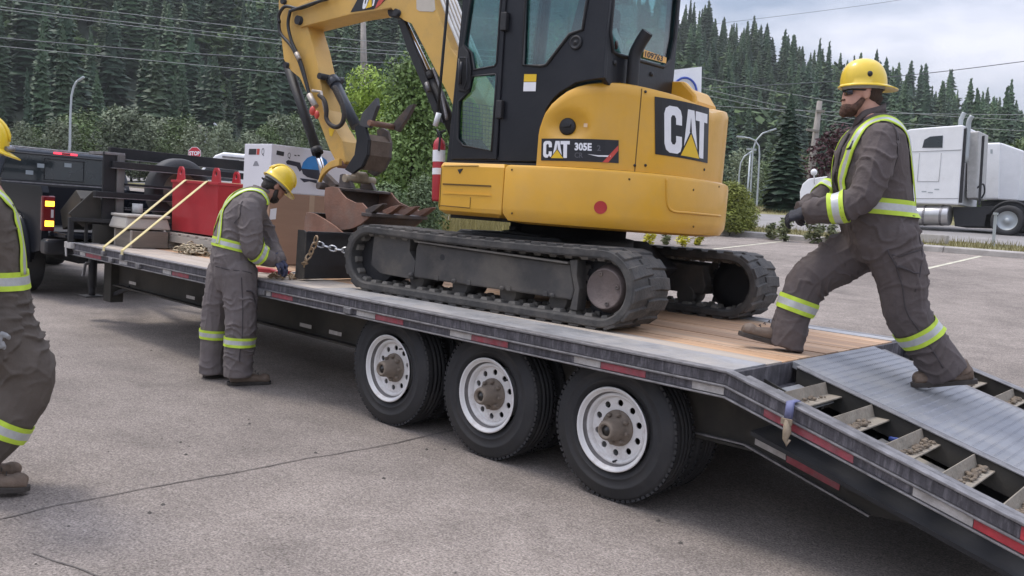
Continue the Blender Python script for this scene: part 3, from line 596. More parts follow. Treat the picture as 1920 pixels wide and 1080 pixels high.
    for x in (-.60, -.18, .25, .66):
        mb = MB(); mb.lathe([(.07, -.11), (.07, .11)], (x, ym, .135), (0,1,0), 20, cap0=True, cap1=True); mb.lathe([(.017, 0), (.017, s*.02), (.001, s*.022)], (x, fy, .165), (0,1,0), 8); B(mb, 'roller', TRACKF, t)
    mb = MB(); mb.lathe([(.038, -s*.05), (.038, -s*.20)], (.05, yo-.0, .43), (0,1,0), 16, cap0=True, cap1=True); B(mb, 'carrier_roller', TRACKF, t)
    mb = MB(); mb.lathe([(.022, -s*.001), (.021, s*-.05)], (-.31, fy+s*.003, .32), (0,1,0), 14, cap0=True); B(mb, 'frame_hole', DECB, t)
    return t
make_track(-.99, -.545); make_track(.59, 1.03, .11)
mb = MB(); mb.prism([(-.6, .2), (.6, .2), (.75, .34), (.45, .52), (-.45, .52), (-.75, .34)], lambda a, c: (a, -.62, c), (0, 1.24, 0)); B(mb, 'centre_frame', BLK, None, .02)
mb = MB(); mb.lathe([(.50, .44), (.50, .53), (.44, .54), (.44, .66)], (.10, 0, 0), (0,0,1), 40, cap0=True, cap1=True); B(mb, 'swing_bearing', BLK)
mb = MB(); mb.bar((-.05, -.5, .52), (.25, -.5, .50), .10, .05); mb.bar((-.05, -.5, .55), (-.05, -.42, .56), .06, .05); B(mb, 'hose_bracket', BLK, None, .01)
# ---- dozer blade
bl = bpy.data.objects.new('dozer_blade', None); COL.objects.link(bl); bl.parent = EX; WM[bl.name] = EM
prof = [(-1.815, .02), (-1.80, .12), (-1.805, .25), (-1.83, .39), (-1.775, .392), (-1.755, .25), (-1.75, .12), (-1.76, .02)]
mb = MB(); mb.prism(prof, lambda a, c: (a, -.975, c), (0, 1.95, 0)); B(mb, 'blade_plate', mat('dark_blade_paint', (.030,.030,.033), .6, .1, .25, 4, .1, 40, dirt=(.07,.06,.05), dscale=3, damt=.3), bl)
for yy in (-.995, .98): mb = MB(); mb.prism([(-1.85, .012), (-1.745, .012), (-1.745, .39), (-1.765, .405), (-1.845, .405)], lambda a, c: (a, yy, c), (0, .014, 0)); B(mb, 'blade_end', TRACKF, bl, .003)
mb = MB(); mb.box(-1.755, -1.70, -.97, .97, .385, .40); B(mb, 'blade_top_rib', BLK, bl, .003)
for yy in (-.36, .30): mb = MB(); mb.bar((-1.76, yy, .2), (-.7, yy, .30), .07, .16); B(mb, 'blade_arm', BLK, bl, .01)
mb = MB(); mb.tube([(-1.70, -.06, .33), (-.6, -.06, .42)], .04, 12); B(mb, 'blade_cylinder', BLK, bl)
mb = MB(); mb.bar((-1.83, -.97, .045), (-1.83, .97, .045), .02, .08); B(mb, 'cutting_edge', RUSTD, bl)
# ---- house: plan outlines
def outline(xf, b, x0, A, e=2.3, n=26):
    th = [PI/2*i/n for i in range(n+1)]
    arc = [(x0+A*math.sin(t)**(2/e), -b*max(0, math.cos(t))**(2/e)) for t in th]
    return [(xf, -b)] + arc + [(x, -y) for x, y in reversed(arc[:-1])] + [(xf, b)]
def inset(P, d):
    out = []; n = len(P)
    for i in range(n):
        a = Vector(P[i-1]); b_ = Vector(P[i]); c = Vector(P[(i+1) % n]); e1 = (b_-a).normalized(); e2 = (c-b_).normalized(); n1 = Vector((-e1.y, e1.x)); n2 = Vector((-e2.y, e2.x)); m = (n1+n2); k = m.dot(n1)
        out.append(tuple(b_ + m*(d/max(k, .35))))
    return out
def band(P, zs, name, m, par=None, bevel=0):
    mb = MB(); mb.loft([[(x, y, z) for x, y in inset(P, d)] for d, z in zs], smooth=False); return B(mb, name, m, par, bevel)
XF = -.413
full = outline(XF, .93, .35, .885)
SE = .188
hs = bpy.data.objects.new('upper_body', None); COL.objects.link(hs); hs.parent = EX; WM[hs.name] = EM
rear = [(SE+.004, -.93)] + [p for p in full if p[0] > SE+.004] + [(SE+.004, .93)]
o = band(rear, [(.10, .60), (.03, .615), (.004, .66), (0, .70), (0, .955), (.006, .972), (.022, .982)], 'counterweight', YEL, hs); 
for p in o.data.polygons: p.use_smooth = True
o.data.set_sharp_from_angle(angle=math.radians(28))
fr = [(XF, -.90), (XF+.03, -.93), (SE-.004, -.93), (SE-.004, .93), (XF+.03, .93), (XF, .90)]
fr_o = band(fr, [(.06, .625), (.006, .65), (0, .68), (0, .96), (.015, .985)], 'battery_cover', YEL, hs, .006)
band([(XF+.03, -.80), (1.0, -.55), (1.0, .55), (XF+.03, .80)], [(0, .60), (0, .70)], 'floor_plate', BLK, hs)
for z, m in ((.875, BLK), (.78, YEL)):
    mb = MB(); a = el(831, 345 if m is BLK else 362, -.93); c = el(921, 349 if m is BLK else 366, -.93); mb.bar(a, c, .010, .010, up=(0,1,0)); B(mb, 'pressed_rib', YEL if m is YEL else mat('shadow_gap', (.12,.07,.015), .8), fr_o)
mb = MB(); mb.prism(xz([(858,318),(868,316),(862,326)], -.932), lambda a, c: (a, -.934, c), (0, .006, 0)); B(mb, 'latch', BLK, fr_o)
for pts in ([(826,385),(881,390),(882,370)],[(832,311),(897,311)],[(828,314),(824,388)]):
    mb = MB(); mb.tube([el(a, c, -.9315) for a, c in pts], .0028, 6); B(mb, 'panel_gap', MATS['shadow_gap'], fr_o)
# helper: hit a vertical wall given by a plan outline
def wall(P):
    S = [0]
    for a, c in zip(P[:-1], P[1:]): S.append(S[-1]+math.dist(a, c))
    def at(s, z, off=0.):
        s = min(max(s, 0), S[-1]-1e-6); i = max(k for k in range(len(S)-1) if S[k] <= s); t = (s-S[i])/(S[i+1]-S[i]); a = Vector(P[i]); c = Vector(P[i+1]); p = a.lerp(c, t)
        def nrm(j): d = (Vector(P[min(j+1, len(P)-1)])-Vector(P[max(j-1, 0)])).normalized(); return Vector((d.y, -d.x))
        n = nrm(i).lerp(nrm(i+1), t).normalized(); return Vector((p.x+n.x*off, p.y+n.y*off, z))
    def hit(px, py):
        o = EI @ CAM; d = EI.to_3x3() @ ray(px, py); best = None
        for i, (a, c) in enumerate(zip(P[:-1], P[1:])):
            ex_, ey_ = c[0]-a[0], c[1]-a[1]; det = d.x*(-ey_)+ex_*d.y
            if abs(det) < 1e-9: continue
            rx, ry = a[0]-o.x, a[1]-o.y; t = (rx*(-ey_)+ex_*ry)/det; u = (d.x*ry-d.y*rx)/det
            if t > 0 and -.001 <= u <= 1.001 and (best is None or t < best[0]): best = (t, S[i]+u*(S[i+1]-S[i]), o.z+d.z*t)
        return (best[1], best[2]) if best else None
    return at, hit, S[-1]
bat, bhit, bS = wall(full)
# red dot reflector and the pressed panel line on the counterweight
s0, z0 = bhit(1126, 389); mb = MB(); mb.prism([(.041*math.cos(2*PI*k/28), .041*math.sin(2*PI*k/28)) for k in range(28)], lambda a, c: bat(s0+a, z0+c, .0035), None); B(mb, 'red_reflector', mat('red_reflector', (.45,.03,.03), .35, 0, .08, 30), hs)
rp = [bhit(a, c) for a, c in ((1250,334),(1250,360),(1252,385),(1262,396),(1290,399),(1320,402),(1350,405))]
mb = MB(); mb.tube(catmull([bat(s, z, .001) for s, z in rp], 4), .0085, 8); B(mb, 'pressed_edge', YEL, hs)
# ---- engine hood
hood = outline(XF, .885, .35, .838)
hat, hhit, hS = wall(hood)
tr = [hhit(a, c) for a, c in ((1006,304),(1007,282),(1008,260),(1012,236),(1020,212),(1032,195),(1047,182),(1062,171),(1080,163),(1100,158),(1120,156),(1142,155),(1168,157),(1197,161),(1240,171),(1280,182),(1310,195),(1330,209))]
hs_s = [q[0] for q in tr]; hs_z = [q[1] for q in tr]
zb = .985
def htop(s):
    s = min(s, 2*(hS/2)-s) if s > hS/2 and s > hs_s[-1] else s
    return max(zb+.004, interp(hs_s, hs_z, s))
capc = hhit(1060, 236)
mb = MB(); cols = []; ss = list(np.linspace(hs_s[0], hs_s[0]+.05, 14)) + list(np.linspace(hs_s[0]+.055, hs_s[0]+.6, 60)) + list(np.linspace(hs_s[0]+.61, hS-hs_s[0], 110)); nz_ = 16
for s in ss:
    zt = htop(s); col = []
    for k in range(nz_+1):
        z = zb+(zt-zb)*k/nz_
        q = ((s-capc[0]-.02)/.13)**2+((z-capc[1]-.0)/.085)**2; dent = .045*math.exp(-q*q*1.2)
        ed = (zt-z); rnd = .014*max(0, 1-ed/.03)**2 if zt-zb > .06 else 0
        col.append(hat(s, z, -dent-rnd))
    col.append(hat(s, zt+.006, -.03)); col.append(hat(s, zt+.02, -.10)); col.append(hat(s, zt+.024, -.30)); cols.append(col)
mb.loft([list(c) for c in cols], smooth=True, caps=False, closed=False)
o = B(mb, 'engine_hood', YEL, hs); o.data.set_sharp_from_angle(angle=math.radians(40))
hd = o
s1, z1 = hhit(1197, 240); mb = MB(); mb.loft([[hat(s1-.003, z, .0015), hat(s1+.003, z, .0015), hat(s1+.003, z, -.002), hat(s1-.003, z, -.002)] for z in np.linspace(zb, htop(s1)-.012, 8)], smooth=False); B(mb, 'hood_seam', MATS['shadow_gap'], hd)
band(inset(hood, .03), [(0, .97), (0, 1.0)], 'hood_gap', BLK, hs)
p = hat(*capc, -.045); nrm = (hat(*capc, 0)-hat(*capc, -1)); mb = MB(); mb.lathe([(.055, -.01), (.055, .012), (.046, .022), (.001, .022)], p, nrm, 24, cap0=True); mb.bar(p+nrm*.024-Vector((.03,0,0)), p+nrm*.024+Vector((.03,0,.005)), .014, .012); B(mb, 'fuel_cap', BLK, hd)
# right-hand rear covers standing above the hood
mb = MB(); mb.prism([(.64, 1.3), (.68, 1.61), (.80, 1.67), (.93, 1.665), (1.02, 1.58), (1.05, 1.35)], lambda a, c: (a, .06, c), (0, .05, 0)); B(mb, 'rear_cover_rib', YEL, hs, .02)
mb = MB(); mb.prism([(.60, 1.3), (.64, 1.60), (.80, 1.645), (.93, 1.635), (1.0, 1.54), (1.02, 1.2), (1.02, .99), (.60, .99)], lambda a, c: (a, .14, c), (0, .33, 0)); B(mb, 'rear_cover', YEL, hs, .03, seg=3)
# ---- decals
def cat_logo(fn, par, bold=True):
    Cl = [(0,.18),(.05,.06),(.17,0),(.45,0),(.57,.06),(.62,.18),(.62,.38),(.40,.38),(.40,.25),(.35,.19),(.27,.19),(.22,.25),(.22,.75),(.27,.81),(.35,.81),(.40,.75),(.40,.62),(.62,.62),(.62,.82),(.57,.94),(.45,1),(.17,1),(.05,.94),(0,.82)]
    Al = [(.66,0),(.86,1),(1.14,1),(1.34,0)]; Ah = [(.94,.52),(.99,.84),(1.04,.52)]
    Tl = [(1.20,1),(1.82,1),(1.82,.80),(1.64,.80),(1.64,0),(1.40,0),(1.40,.80),(1.20,.80)]
    def put(loop, off, m, name, holes=()):
        mb = MB(); loops = [loop]+list(holes); tri = geometry.tessellate_polygon([[Vector((a, c, 0)) for a, c in l] for l in loops]); fl = [q for l in loops for q in l]
        bm = bmesh.new(); vs = [bm.verts.new((a, c, 0)) for a, c in fl]
        for t in tri:
            try: bm.faces.new([vs[i] for i in t])
            except ValueError: pass
        bmesh.ops.subdivide_edges(bm, edges=bm.edges, cuts=2, use_grid_fill=True); bm.verts.ensure_lookup_table(); bm.verts.index_update()
        mb.add([fn(v.co.x, v.co.y, off) for v in bm.verts], [[v.index for v in f.verts] for f in bm.faces]); bm.free(); B(mb, name, m, par)
    put(Cl, .001, DECW, 'letter'); put(Al, .001, DECW, 'letter', [Ah]); put(Tl, .001, DECW, 'letter')
    put([(.50,-.06),(1.48,-.06),(.99,.56)], .002, DECB, 'triangle_border'); put([(.57,-.02),(1.41,-.02),(.99,.48)], .003, DECY, 'triangle')
def panel_on(at, cs, n, off, name, m, par):
    """cs: corner (s,z) in order TL,TR,BR,BL"""
    mb = MB(); V = []
    for j in range(4):
        for i in range(n+1):
            u = i/n; v = j/3; s = (cs[0][0]*(1-u)+cs[1][0]*u)*(1-v)+(cs[3][0]*(1-u)+cs[2][0]*u)*v; z = (cs[0][1]*(1-u)+cs[1][1]*u)*(1-v)+(cs[3][1]*(1-u)+cs[2][1]*u)*v; V.append(at(s, z, off))
    mb.add(V, [(j*(n+1)+i, j*(n+1)+i+1, (j+1)*(n+1)+i+1, (j+1)*(n+1)+i) for j in range(3) for i in range(n)]); return B(mb, name, m, par)
cs = [hhit(a, c) for a, c in ((1227,181),(1329,203),(1326,306),(1228,289))]
def on4(cs, at, u0, u1, v0, v1, W, H):
    def fn(a, c, off):
        u = u0+(u1-u0)*a/W; v = v0+(v1-v0)*(1-c/H)
        s = (cs[0][0]*(1-u)+cs[1][0]*u)*(1-v)+(cs[3][0]*(1-u)+cs[2][0]*u)*v; z = (cs[0][1]*(1-u)+cs[1][1]*u)*(1-v)+(cs[3][1]*(1-u)+cs[2][1]*u)*v
        return at(s, z, .004+off)
    return fn
dp = panel_on(hat, cs, 10, .0035, 'logo_panel', DECB, hd); cat_logo(on4(cs, hat, .13, .95, .12, .94, 1.82, 1.0), dp)
cs2 = [hhit(a, c) for a, c in ((1016,260),(1160,263),(1135,306),(1015,301))]
cs2r = [cs2[0], cs2[1], hhit(1160, 306), cs2[3]]
dp2 = panel_on(hat, cs2r, 6, .0035, 'model_panel', DECB, hd)
f2 = on4(cs2r, hat, 0, 1, 0, 1, 1., 1.); cat_logo(lambda a, c, off: f2(.03+a/1.82*.365, .13+c*.76, off), dp2)
mb = MB(); mb.add([f2(*q, .001) for q in ((.80,.0),(.87,.0),(.995,.55),(.995,.78),(.9,.4))], [(0,1,4),(1,2,3,4)]); mb.add([f2(*q, .001) for q in ((.62,.33),(.75,.24),(.9,.25),(.9,.32),(.75,.30))], [(0,1,4),(1,2,3,4)], mi=1); B(mb, 'swoosh', [DECR, DECW], dp2)
text_mesh('305E', .42, lambda a, c: f2(.455+a*.285/1.12, .50+c*1.05, .0012), 'model_text', DECW, dp2, bold=.018, local=True)
text_mesh('2', .36, lambda a, c: f2(.735+a*.285/1.12, .50+c*.95, .0012), 'model_text', mat('decal_grey', (.10,.10,.11), .5), dp2, bold=.008, local=True)
text_mesh('CR', .30, lambda a, c: f2(.455+a*.30/1.12, .16+c*1.1, .0012), 'model_text', MATS['decal_grey'], dp2, bold=.004, local=True)
# small fittings on the body: bolts, latches, grille
for px_, py_ in ((1210,172),(1210,310),(1320,318),(1190,310),(1030,310-15)):
    q_ = hhit(px_, py_)
    if q_: mb = MB(); p_ = hat(*q_, .001); n_ = hat(*q_, 0)-hat(*q_, -1); mb.lathe([(.009, 0), (.009, .004), (.001, .005)], p_, n_, 8); B(mb, 'hood_bolt', BLK, hd)
for px_, py_ in ((960,318),(1180,336),(1300,356),(960,400),(1300,425),(1348,350)):
    q_ = bhit(px_, py_)
    if q_: mb = MB(); p_ = bat(*q_, .0); n_ = bat(*q_, 0)-bat(*q_, -1); mb.lathe([(.007, 0), (.007, .003), (.001, .003)], p_, n_, 8); B(mb, 'body_bolt', MATS['shadow_gap'], hs)
q_ = hhit(1098, 235); mb = MB(); mb.prism([(-.012,-.012),(.012,-.012),(.012,.012),(-.012,.012)], lambda a, c: hat(q_[0]+a, q_[1]+c, .002), None); B(mb, 'fuel_sticker', mat('pale_sticker', (.7,.5,.3), .6), hd)
# ---- exhaust
mb = MB(); mb.tube(catmull([el(a, c, -.58) for a, c in ((1184,172),(1187,135),(1190,104),(1200,82),(1214,60))], 5), .040, 14, caps=False); mb.tube(catmull([el(a, c, -.58) for a, c in ((1190,104),(1200,82),(1214,60))], 5), .032, 12, caps=True); B(mb, 'exhaust_pipe', BLK, hs)
# ---- cab
cb = bpy.data.objects.new('cab', None); COL.objects.link(cb); cb.parent = EX; WM[cb.name] = EM
CY = -.845
ZR = 2.62
side = [(838,303),(866,20),(874,-140),(1156,-140),(1143,0),(1136,70),(1131,146),(1102,150),(1080,155),(1050,173),(1036,186),(1024,203),(1016,234),(1012,260),(1012,303)]
win = [(981,122),(1014,124),(1024,122),(1068,64),(1092,56),(1101,0),(1110,-115),(990,-115)]
door_out = [(845,299),(868,20),(879,-130),(962,-130),(948,0),(930,299)]
gl1 = [(869,83),(884,98),(889,131),(927,124),(931,118),(939,0),(949,-112),(893,-112),(882,0)]
gl2 = [(885,143),(929,139),(931,145),(921,283),(868,273),(858,260),(860,190),(878,172)]
shell = [(934,303),(950,-140)]+side[3:]
pil = plate(shell, CY, .04, 'side_panel', CABB, cb, [win], .006)
frontpost = plate([(838,303),(866,20),(874,-140),(880,-140),(869,20),(846,303)], CY, .06, 'front_post', CABB, cb)
plate([(838,303),(934,303),(935,292),(839,292)], CY+.001, .04, 'door_sill', CABB, cb)
plate([(872,-125),(952,-125),(953,-140),(874,-140)], CY+.001, .04, 'door_header', CABB, cb)
dr = plate(door_out, CY-.014, .03, 'door', CABB, cb, [gl1, gl2], .005)
plate(gl1, CY+.002, .005, 'door_glass', GLASST, dr, bevel=0); plate(gl2, CY+.002, .005, 'door_glass', GLASST, dr, bevel=0)
plate(win, CY+.015, .005, 'side_glass', GLASST, cb, bevel=0)
for pts, r in ((gl1, .007), (gl2, .007)):
    mb = MB(); P = [el(a, c, CY-.015) for a, c in pts]; mb.tube(P, r, 6, closed=True); B(mb, 'window_seal', BLK, dr)
mb = MB(); mb.tube([el(a, c, CY-.002) for a, c in win], .011, 6, closed=True); B(mb, 'window_seal', BLK, cb)
plate([(861,92),(868,84),(878,98),(882,130),(880,165),(872,173),(858,170)], CY-.03, .016, 'handle_plate', BLK, dr, bevel=.006)
mb = MB(); mb.tube([el(a, c, CY-.055) for a, c in ((866,116),(864,130),(863,158))], .012, 8); mb.tube([el(a, c, CY-.045) for a, c in ((862,108),(875,108),(876,150),(870,166),(860,164),(861,110))], .006, 6); B(mb, 'door_handle', CABB, dr)
for py in (205, 40): mb = MB(); p = el(934 if py > 100 else 943, py, CY-.03); mb.box(p.x-.022, p.x+.03, p.y-.006, p.y+.03, p.z-.06, p.z+.06); B(mb, 'hinge', BLK, dr, .006)
p = el(1080, 80, CY-.002); mb = MB(); mb.lathe([(.045, 0), (.045, -.008), (.034, -.012), (.030, -.006), (.012, -.006), (.010, -.012), (.001, -.012)], p, (0,1,0), 20); B(mb, 'window_lock', BLK, cb)
for pts, m in (((( 983,139),(1006,139),(1005,153),(982,153)), DECY), (((982,154),(1005,154),(1004,171),(981,171)), DECW)):
    mb = MB(); mb.prism(xz(pts, CY-.003), lambda a, c: (a, CY-.003, c), (0, .002, 0)); B(mb, 'warning_sticker', m, cb)
xr = el(1137, 60, CY).x; xfr = el(852, 150, CY).x
# rear wall
def yzr(pts, x): return [((p := exx(a, c, x)).y, p.z) for a, c in pts]
rw_out = yzr([(1127,168),(1143,0)], xr); yl = CY+.0
yr = exx(1274, 30, xr).y
rwin = yzr([(1143,0),(1139,59),(1149,97),(1160,103),(1244,126),(1257,112),(1266,74),(1272,0)], xr)
rwin = [(min(max(a, CY+.045), yr-.04), c) for a, c in rwin] + [(yr-.04, ZR-.12), (CY+.05, ZR-.12)]
rb = [(CY+.005, 1.55), (CY+.10, 1.50), (CY+.16, 1.42), (yr, 1.36), (yr, ZR), (CY+.005, ZR)]
mb = MB(); mb.prism(rb, lambda a, c: (xr-.04, a, c), (.04, 0, 0), [rwin]); B(mb, 'rear_wall', CABB, cb, .008)
mb = MB(); mb.prism(rwin, lambda a, c: (xr-.02, a, c), (.005, 0, 0)); rg = B(mb, 'rear_glass', GLASST, cb)
mb = MB(); mb.tube([(xr+.001, a, c) for a, c in rwin], .012, 6, closed=True); B(mb, 'window_seal', BLK, cb)
q = [exx(a, c, xr+.004) for a, c in ((1208,93),(1250,108),(1249,119),(1206,107))]
NP = mat('orange_plate', (.80,.45,.12), .5, 0, .1, 20)
mb = MB(); mb.add(q, [(0,1,2,3)]); npl = B(mb, 'number_plate', NP, cb)
text_mesh('109763', 1., lambda a, c: q[3]*(1-a/3.6)+q[2]*(a/3.6)+(q[0]-q[3])*(.12+c*1.05)+Vector((.002,0,0)), 'plate_number', DECB, npl, bold=.03, local=True)
for py_, px_ in ((139,1221),(118,1152)): mb = MB(); p = exx(px_, py_, xr); mb.lathe([(.016, 0), (.016, .01), (.001, .012)], p, (1,0,0), 12); B(mb, 'rubber_plug', BLK, cb)
# right and front walls, roof, floor
mb = MB(); mb.prism([(xfr, .99), (xr-.001, .99), (xr-.001, ZR), (xfr+.08, ZR)], lambda a, c: (a, yr-.03, c), (0, .03, 0), [[(xfr+.08, 1.25), (xr-.09, 1.35), (xr-.09, ZR-.12), (xfr+.13, ZR-.12)]]); B(mb, 'right_wall', CABB, cb, .006)
mb = MB(); mb.prism([(xfr+.08, 1.25), (xr-.09, 1.35), (xr-.09, ZR-.12), (xfr+.13, ZR-.12)], lambda a, c: (a, yr-.02, c), (0, .005, 0)); B(mb, 'right_glass', GLASST, cb)
fxl = lambda z: xfr+(.10/1.6)*(z-.99)-.03
mb = MB(); mb.prism([(CY+.01, .99), (yr, .99), (yr, ZR), (CY+.01, ZR)], lambda a, c: (fxl(c), a, c), (.03, 0, 0), [[(CY+.07, 1.06), (yr-.06, 1.06), (yr-.06, ZR-.1), (CY+.07, ZR-.1)]]); B(mb, 'front_frame', CABB, cb)
mb = MB(); mb.prism([(CY+.07, 1.06), (yr-.06, 1.06), (yr-.06, ZR-.1), (CY+.07, ZR-.1)], lambda a, c: (fxl(c)+.012, a, c), (.005, 0, 0)); B(mb, 'windscreen', GLASST, cb)
mb = MB(); mb.box(xfr+.02, xr+.03, CY-.02, yr+.02, ZR, ZR+.07); B(mb, 'roof', CABB, cb, .03, seg=3)
mb = MB(); mb.box(xfr, .5, CY+.03, yr-.03, .985, 1.02); B(mb, 'cab_floor', BLK, cb)
SEAT = mat('seat_fabric', (.035,.037,.042), .9, 0, .2, 10, .3, 80)
mb = MB(); ym = (CY+yr)/2
mb.prism([(.33, 1.42), (.40, 1.95), (.44, 2.13), (.52, 2.13), (.53, 1.9), (.46, 1.40)], lambda a, c: (a, ym-.22, c), (0, .44, 0)); B(mb, 'seat_back', SEAT, cb, .03, seg=3)
mb = MB(); mb.prism([(-.02, 1.38), (.0, 1.44), (.36, 1.42), (.42, 1.36), (.38, 1.32), (.02, 1.33)], lambda a, c: (a, ym-.23, c), (0, .46, 0)); B(mb, 'seat_cushion', SEAT, cb, .02)
mb = MB(); mb.box(.05, .4, ym-.2, ym+.2, 1.02, 1.32); B(mb, 'seat_base', BLK, cb, .02)
for yy in (ym-.32, ym+.26): mb = MB(); mb.box(-.02, .42, yy, yy+.09, 1.38, 1.50); mb.tube([(.0, yy+.045, 1.5), (-.03, yy+.045, 1.64)], .012, 8); mb.ell((-.032, yy+.045, 1.66), (.02,.02,.03), 8, 6); B(mb, 'joystick_console', BLK, cb, .015)
for yy in (ym-.08, ym+.08): mb = MB(); mb.tube([(-.20, yy, 1.02), (-.16, yy, 1.22), (-.19, yy, 1.36)], .01, 8); B(mb, 'travel_lever', BLK, cb)
HVJ = mat('hi_vis_yellow_cloth', (.42,.50,.06), .8, 0, .25, 8, .3, 30)
jk = [el(a, c, CY+.10) for a, c in ((868,195),(880,180),(893,200),(899,235),(901,262),(868,262),(862,230))]
mb = MB(); mb.prism([(p.x, p.z) for p in jk], lambda a, c: (a, CY+.09, c), (0, .05, 0)); B(mb, 'hanging_vest', HVJ, cb, .012)
mb = MB(); g0 = [el(a, c, CY+.045) for a, c in ((861,190),(925,200),(921,275),(864,268))]
for k in range(11): mb.tube([g0[0].lerp(g0[3], k/10), g0[1].lerp(g0[2], k/10)], .0022, 4); mb.tube([g0[0].lerp(g0[1], k/10), g0[3].lerp(g0[2], k/10)], .0022, 4)
B(mb, 'mesh_guard', BLK, cb)
mb = MB(); mb.prism(yzr([(1142,62),(1155,52),(1168,85),(1167,98),(1150,94)], xr-.05), lambda a, c: (xr-.06, a, c), (.012, 0, 0)); B(mb, 'hanging_card', mat('pale_card', (.45,.48,.47), .6), cb)
mb = MB(); p = exx(1156, 84, xr-.045); mb.ell(p, (.01, .02, .03), 8, 6); B(mb, 'red_tag', DECR, cb)
# grab rail in front of the cab
mb = MB(); mb.tube([el(a, c, -.72) for a, c in ((842,-60),(838,20),(829,120),(821,210))], .011, 8); B(mb, 'grab_rail', BLK, cb)
mb = MB(); mb.tube([el(a, c, -.72) for a, c in ((823,212),(816,236))], .020, 10); B(mb, 'rail_end_cap', DECW, cb)  # plain white cap on the lower end of the rail
# ---- boom
BY, BW = -.125, .25
bm_ = bpy.data.objects.new('boom', None); COL.objects.link(bm_); bm_.parent = EX; WM[bm_.name] = EM
bpx = [(562,51),(653,28),(733,15),(746,30),(757,38),(771,44),(798,96),(838,173),(872,250),(905,300),(945,280),(925,215),(880,140),(847,92),(830,50),(815,10),(800,-35),(770,-75),(720,-82),(650,-40),(600,-8),(562,8),(548,20),(548,42)]
mb = MB(); mb.prism(xz(bpx, BY), lambda a, c: (a, BY, c), (0, BW, 0)); B(mb, 'boom_arm', YELB, bm_, .006)
for pts, w in ((((744,24),), .032), (((560,38),), .042)):
    for a, c in pts: p = el(a, c, BY-.02); mb = MB(); mb.lathe([(w, -.02), (w, .30)], p, (0,1,0), 20, cap0=True, cap1=True); B(mb, 'pivot_pin', BLK, bm_)
mb = MB(); mb.prism(xz([(780,-30),(781,17),(786,21),(812,22),(816,18),(812,-30)], BY-.003), lambda a, c: (a, BY-.003, c), (0, .003, 0)); B(mb, 'cover_plate', mat('pale_cover', (.55,.50,.42), .6, 0, .06, 5), bm_)
mb = MB()
for k in range(5):
    y = BY+.02+k*.05; mb.tube([el(a+3, c, BY)+Vector((.03, y-BY, .03)) for a, c in ((800,-35),(816,5),(832,48),(850,92),(862,120))], .014, 6)
B(mb, 'steel_pipes', mat('pale_pipe', (.62,.60,.56), .45, .2, .1, 9), bm_)
lg = [(657,23),(668,3),(684,-30),(735,-45),(722,0),(712,10),(700,17)]
mb = MB(); mb.prism(xz(lg, BY-.003), lambda a, c: (a, BY-.0035, c), (0, .002, 0)); lp_ = B(mb, 'boom_logo_panel', DECB, bm_)
Lo = el(679, 18, BY); Lx = el(704, 10, BY)-Lo; Ly = el(690, -32, BY)-el(679, 18, BY)
cat_logo(lambda a, c, off: Lo+Lx*(a/1.82)+Ly*c*.95+Vector((0, -.004-off, 0)), lp_)
mb = MB(); mb.prism(xz([(703,16),(713,9),(724,-5),(728,-30),(722,-30),(716,-8),(708,4)], BY-.004), lambda a, c: (a, BY-.0045, c), (0, .002, 0)); B(mb, 'red_flash', DECR, lp_)
# boom cylinder
mb = MB(); a = el(752, 26, 0); b_ = el(806, 138, 0); mb.tube([a, b_], .026, 16); B(mb, 'cylinder_rod', CHROME, bm_)
mb = MB(); c = el(852, 250, 0); mb.tube([b_, c], .048, 16); mb.tube([b_, b_.lerp(c, .12)], .058, 16); p = el(749, 24, 0); mb.lathe([(.055, -.09), (.055, .09)], p, (0,1,0), 20, cap0=True, cap1=True); B(mb, 'cylinder_barrel', BLK, bm_)
mb = MB(); mb.prism(xz([(745,38),(757,36),(786,110),(822,205),(832,232),(818,226),(800,180),(764,95)], -.07), lambda a, c: (a, -.07, c), (0, .03, 0)); B(mb, 'cylinder_guard', BLK, bm_, .006)
mb = MB(); mb.tube(catmull([el(a, c, -.11) for a, c in ((812,128),(822,155),(830,185),(838,225))], 4), .012, 8); mb.tube([el(800,155,-.1), el(804,172,-.1)], .02, 8); B(mb, 'boom_hose', RAILED, bm_)
# swing post casting
mb = MB(); mb.prism([(-.98, .72), (-.40, .66), (-.36, 1.05), (-.62, 1.15), (-.80, 1.30), (-1.0, 1.22)], lambda a, c: (a, -.14, c), (0, .28, 0)); B(mb, 'swing_post', BLK, bm_, .02)
# ---- stick
SY, SW = -.10, .20
st = bpy.data.objects.new('stick', None); COL.objects.link(st); st.parent = EX; WM[st.name] = EM
spx = [(534,-60),(522,5),(523,32),(532,112),(545,132),(562,146),(580,185),(599,230),(618,281),(632,308),(640,314),(648,303),(642,265),(625,237),(609,205),(598,135),(588,90),(578,56),(572,30),(578,-20),(575,-60)]
mb = MB(); mb.prism(xz(spx, SY), lambda a, c: (a, SY, c), (0, SW, 0)); B(mb, 'stick_arm', YELB, st, .006)
for px_, py_, w in ((536,122,.030),(531,2,.03),(637,308,.035)): p = el(px_, py_, SY-.02); mb = MB(); mb.lathe([(w, -.015), (w, .25)], p, (0,1,0), 16, cap0=True, cap1=True); B(mb, 'pivot_pin', BLK if w < .035 else RUST, st)
mb = MB(); a = el(541,126,0); b_ = el(596,288,0); mb.tube([a, b_], .048, 16); mb.tube([b_.lerp(a, .06), b_], .056, 16); B(mb, 'bucket_cylinder', BLK, st)
mb = MB(); mb.tube([b_, el(607,330,0)], .030, 16); B(mb, 'cylinder_rod', CHROME, st)
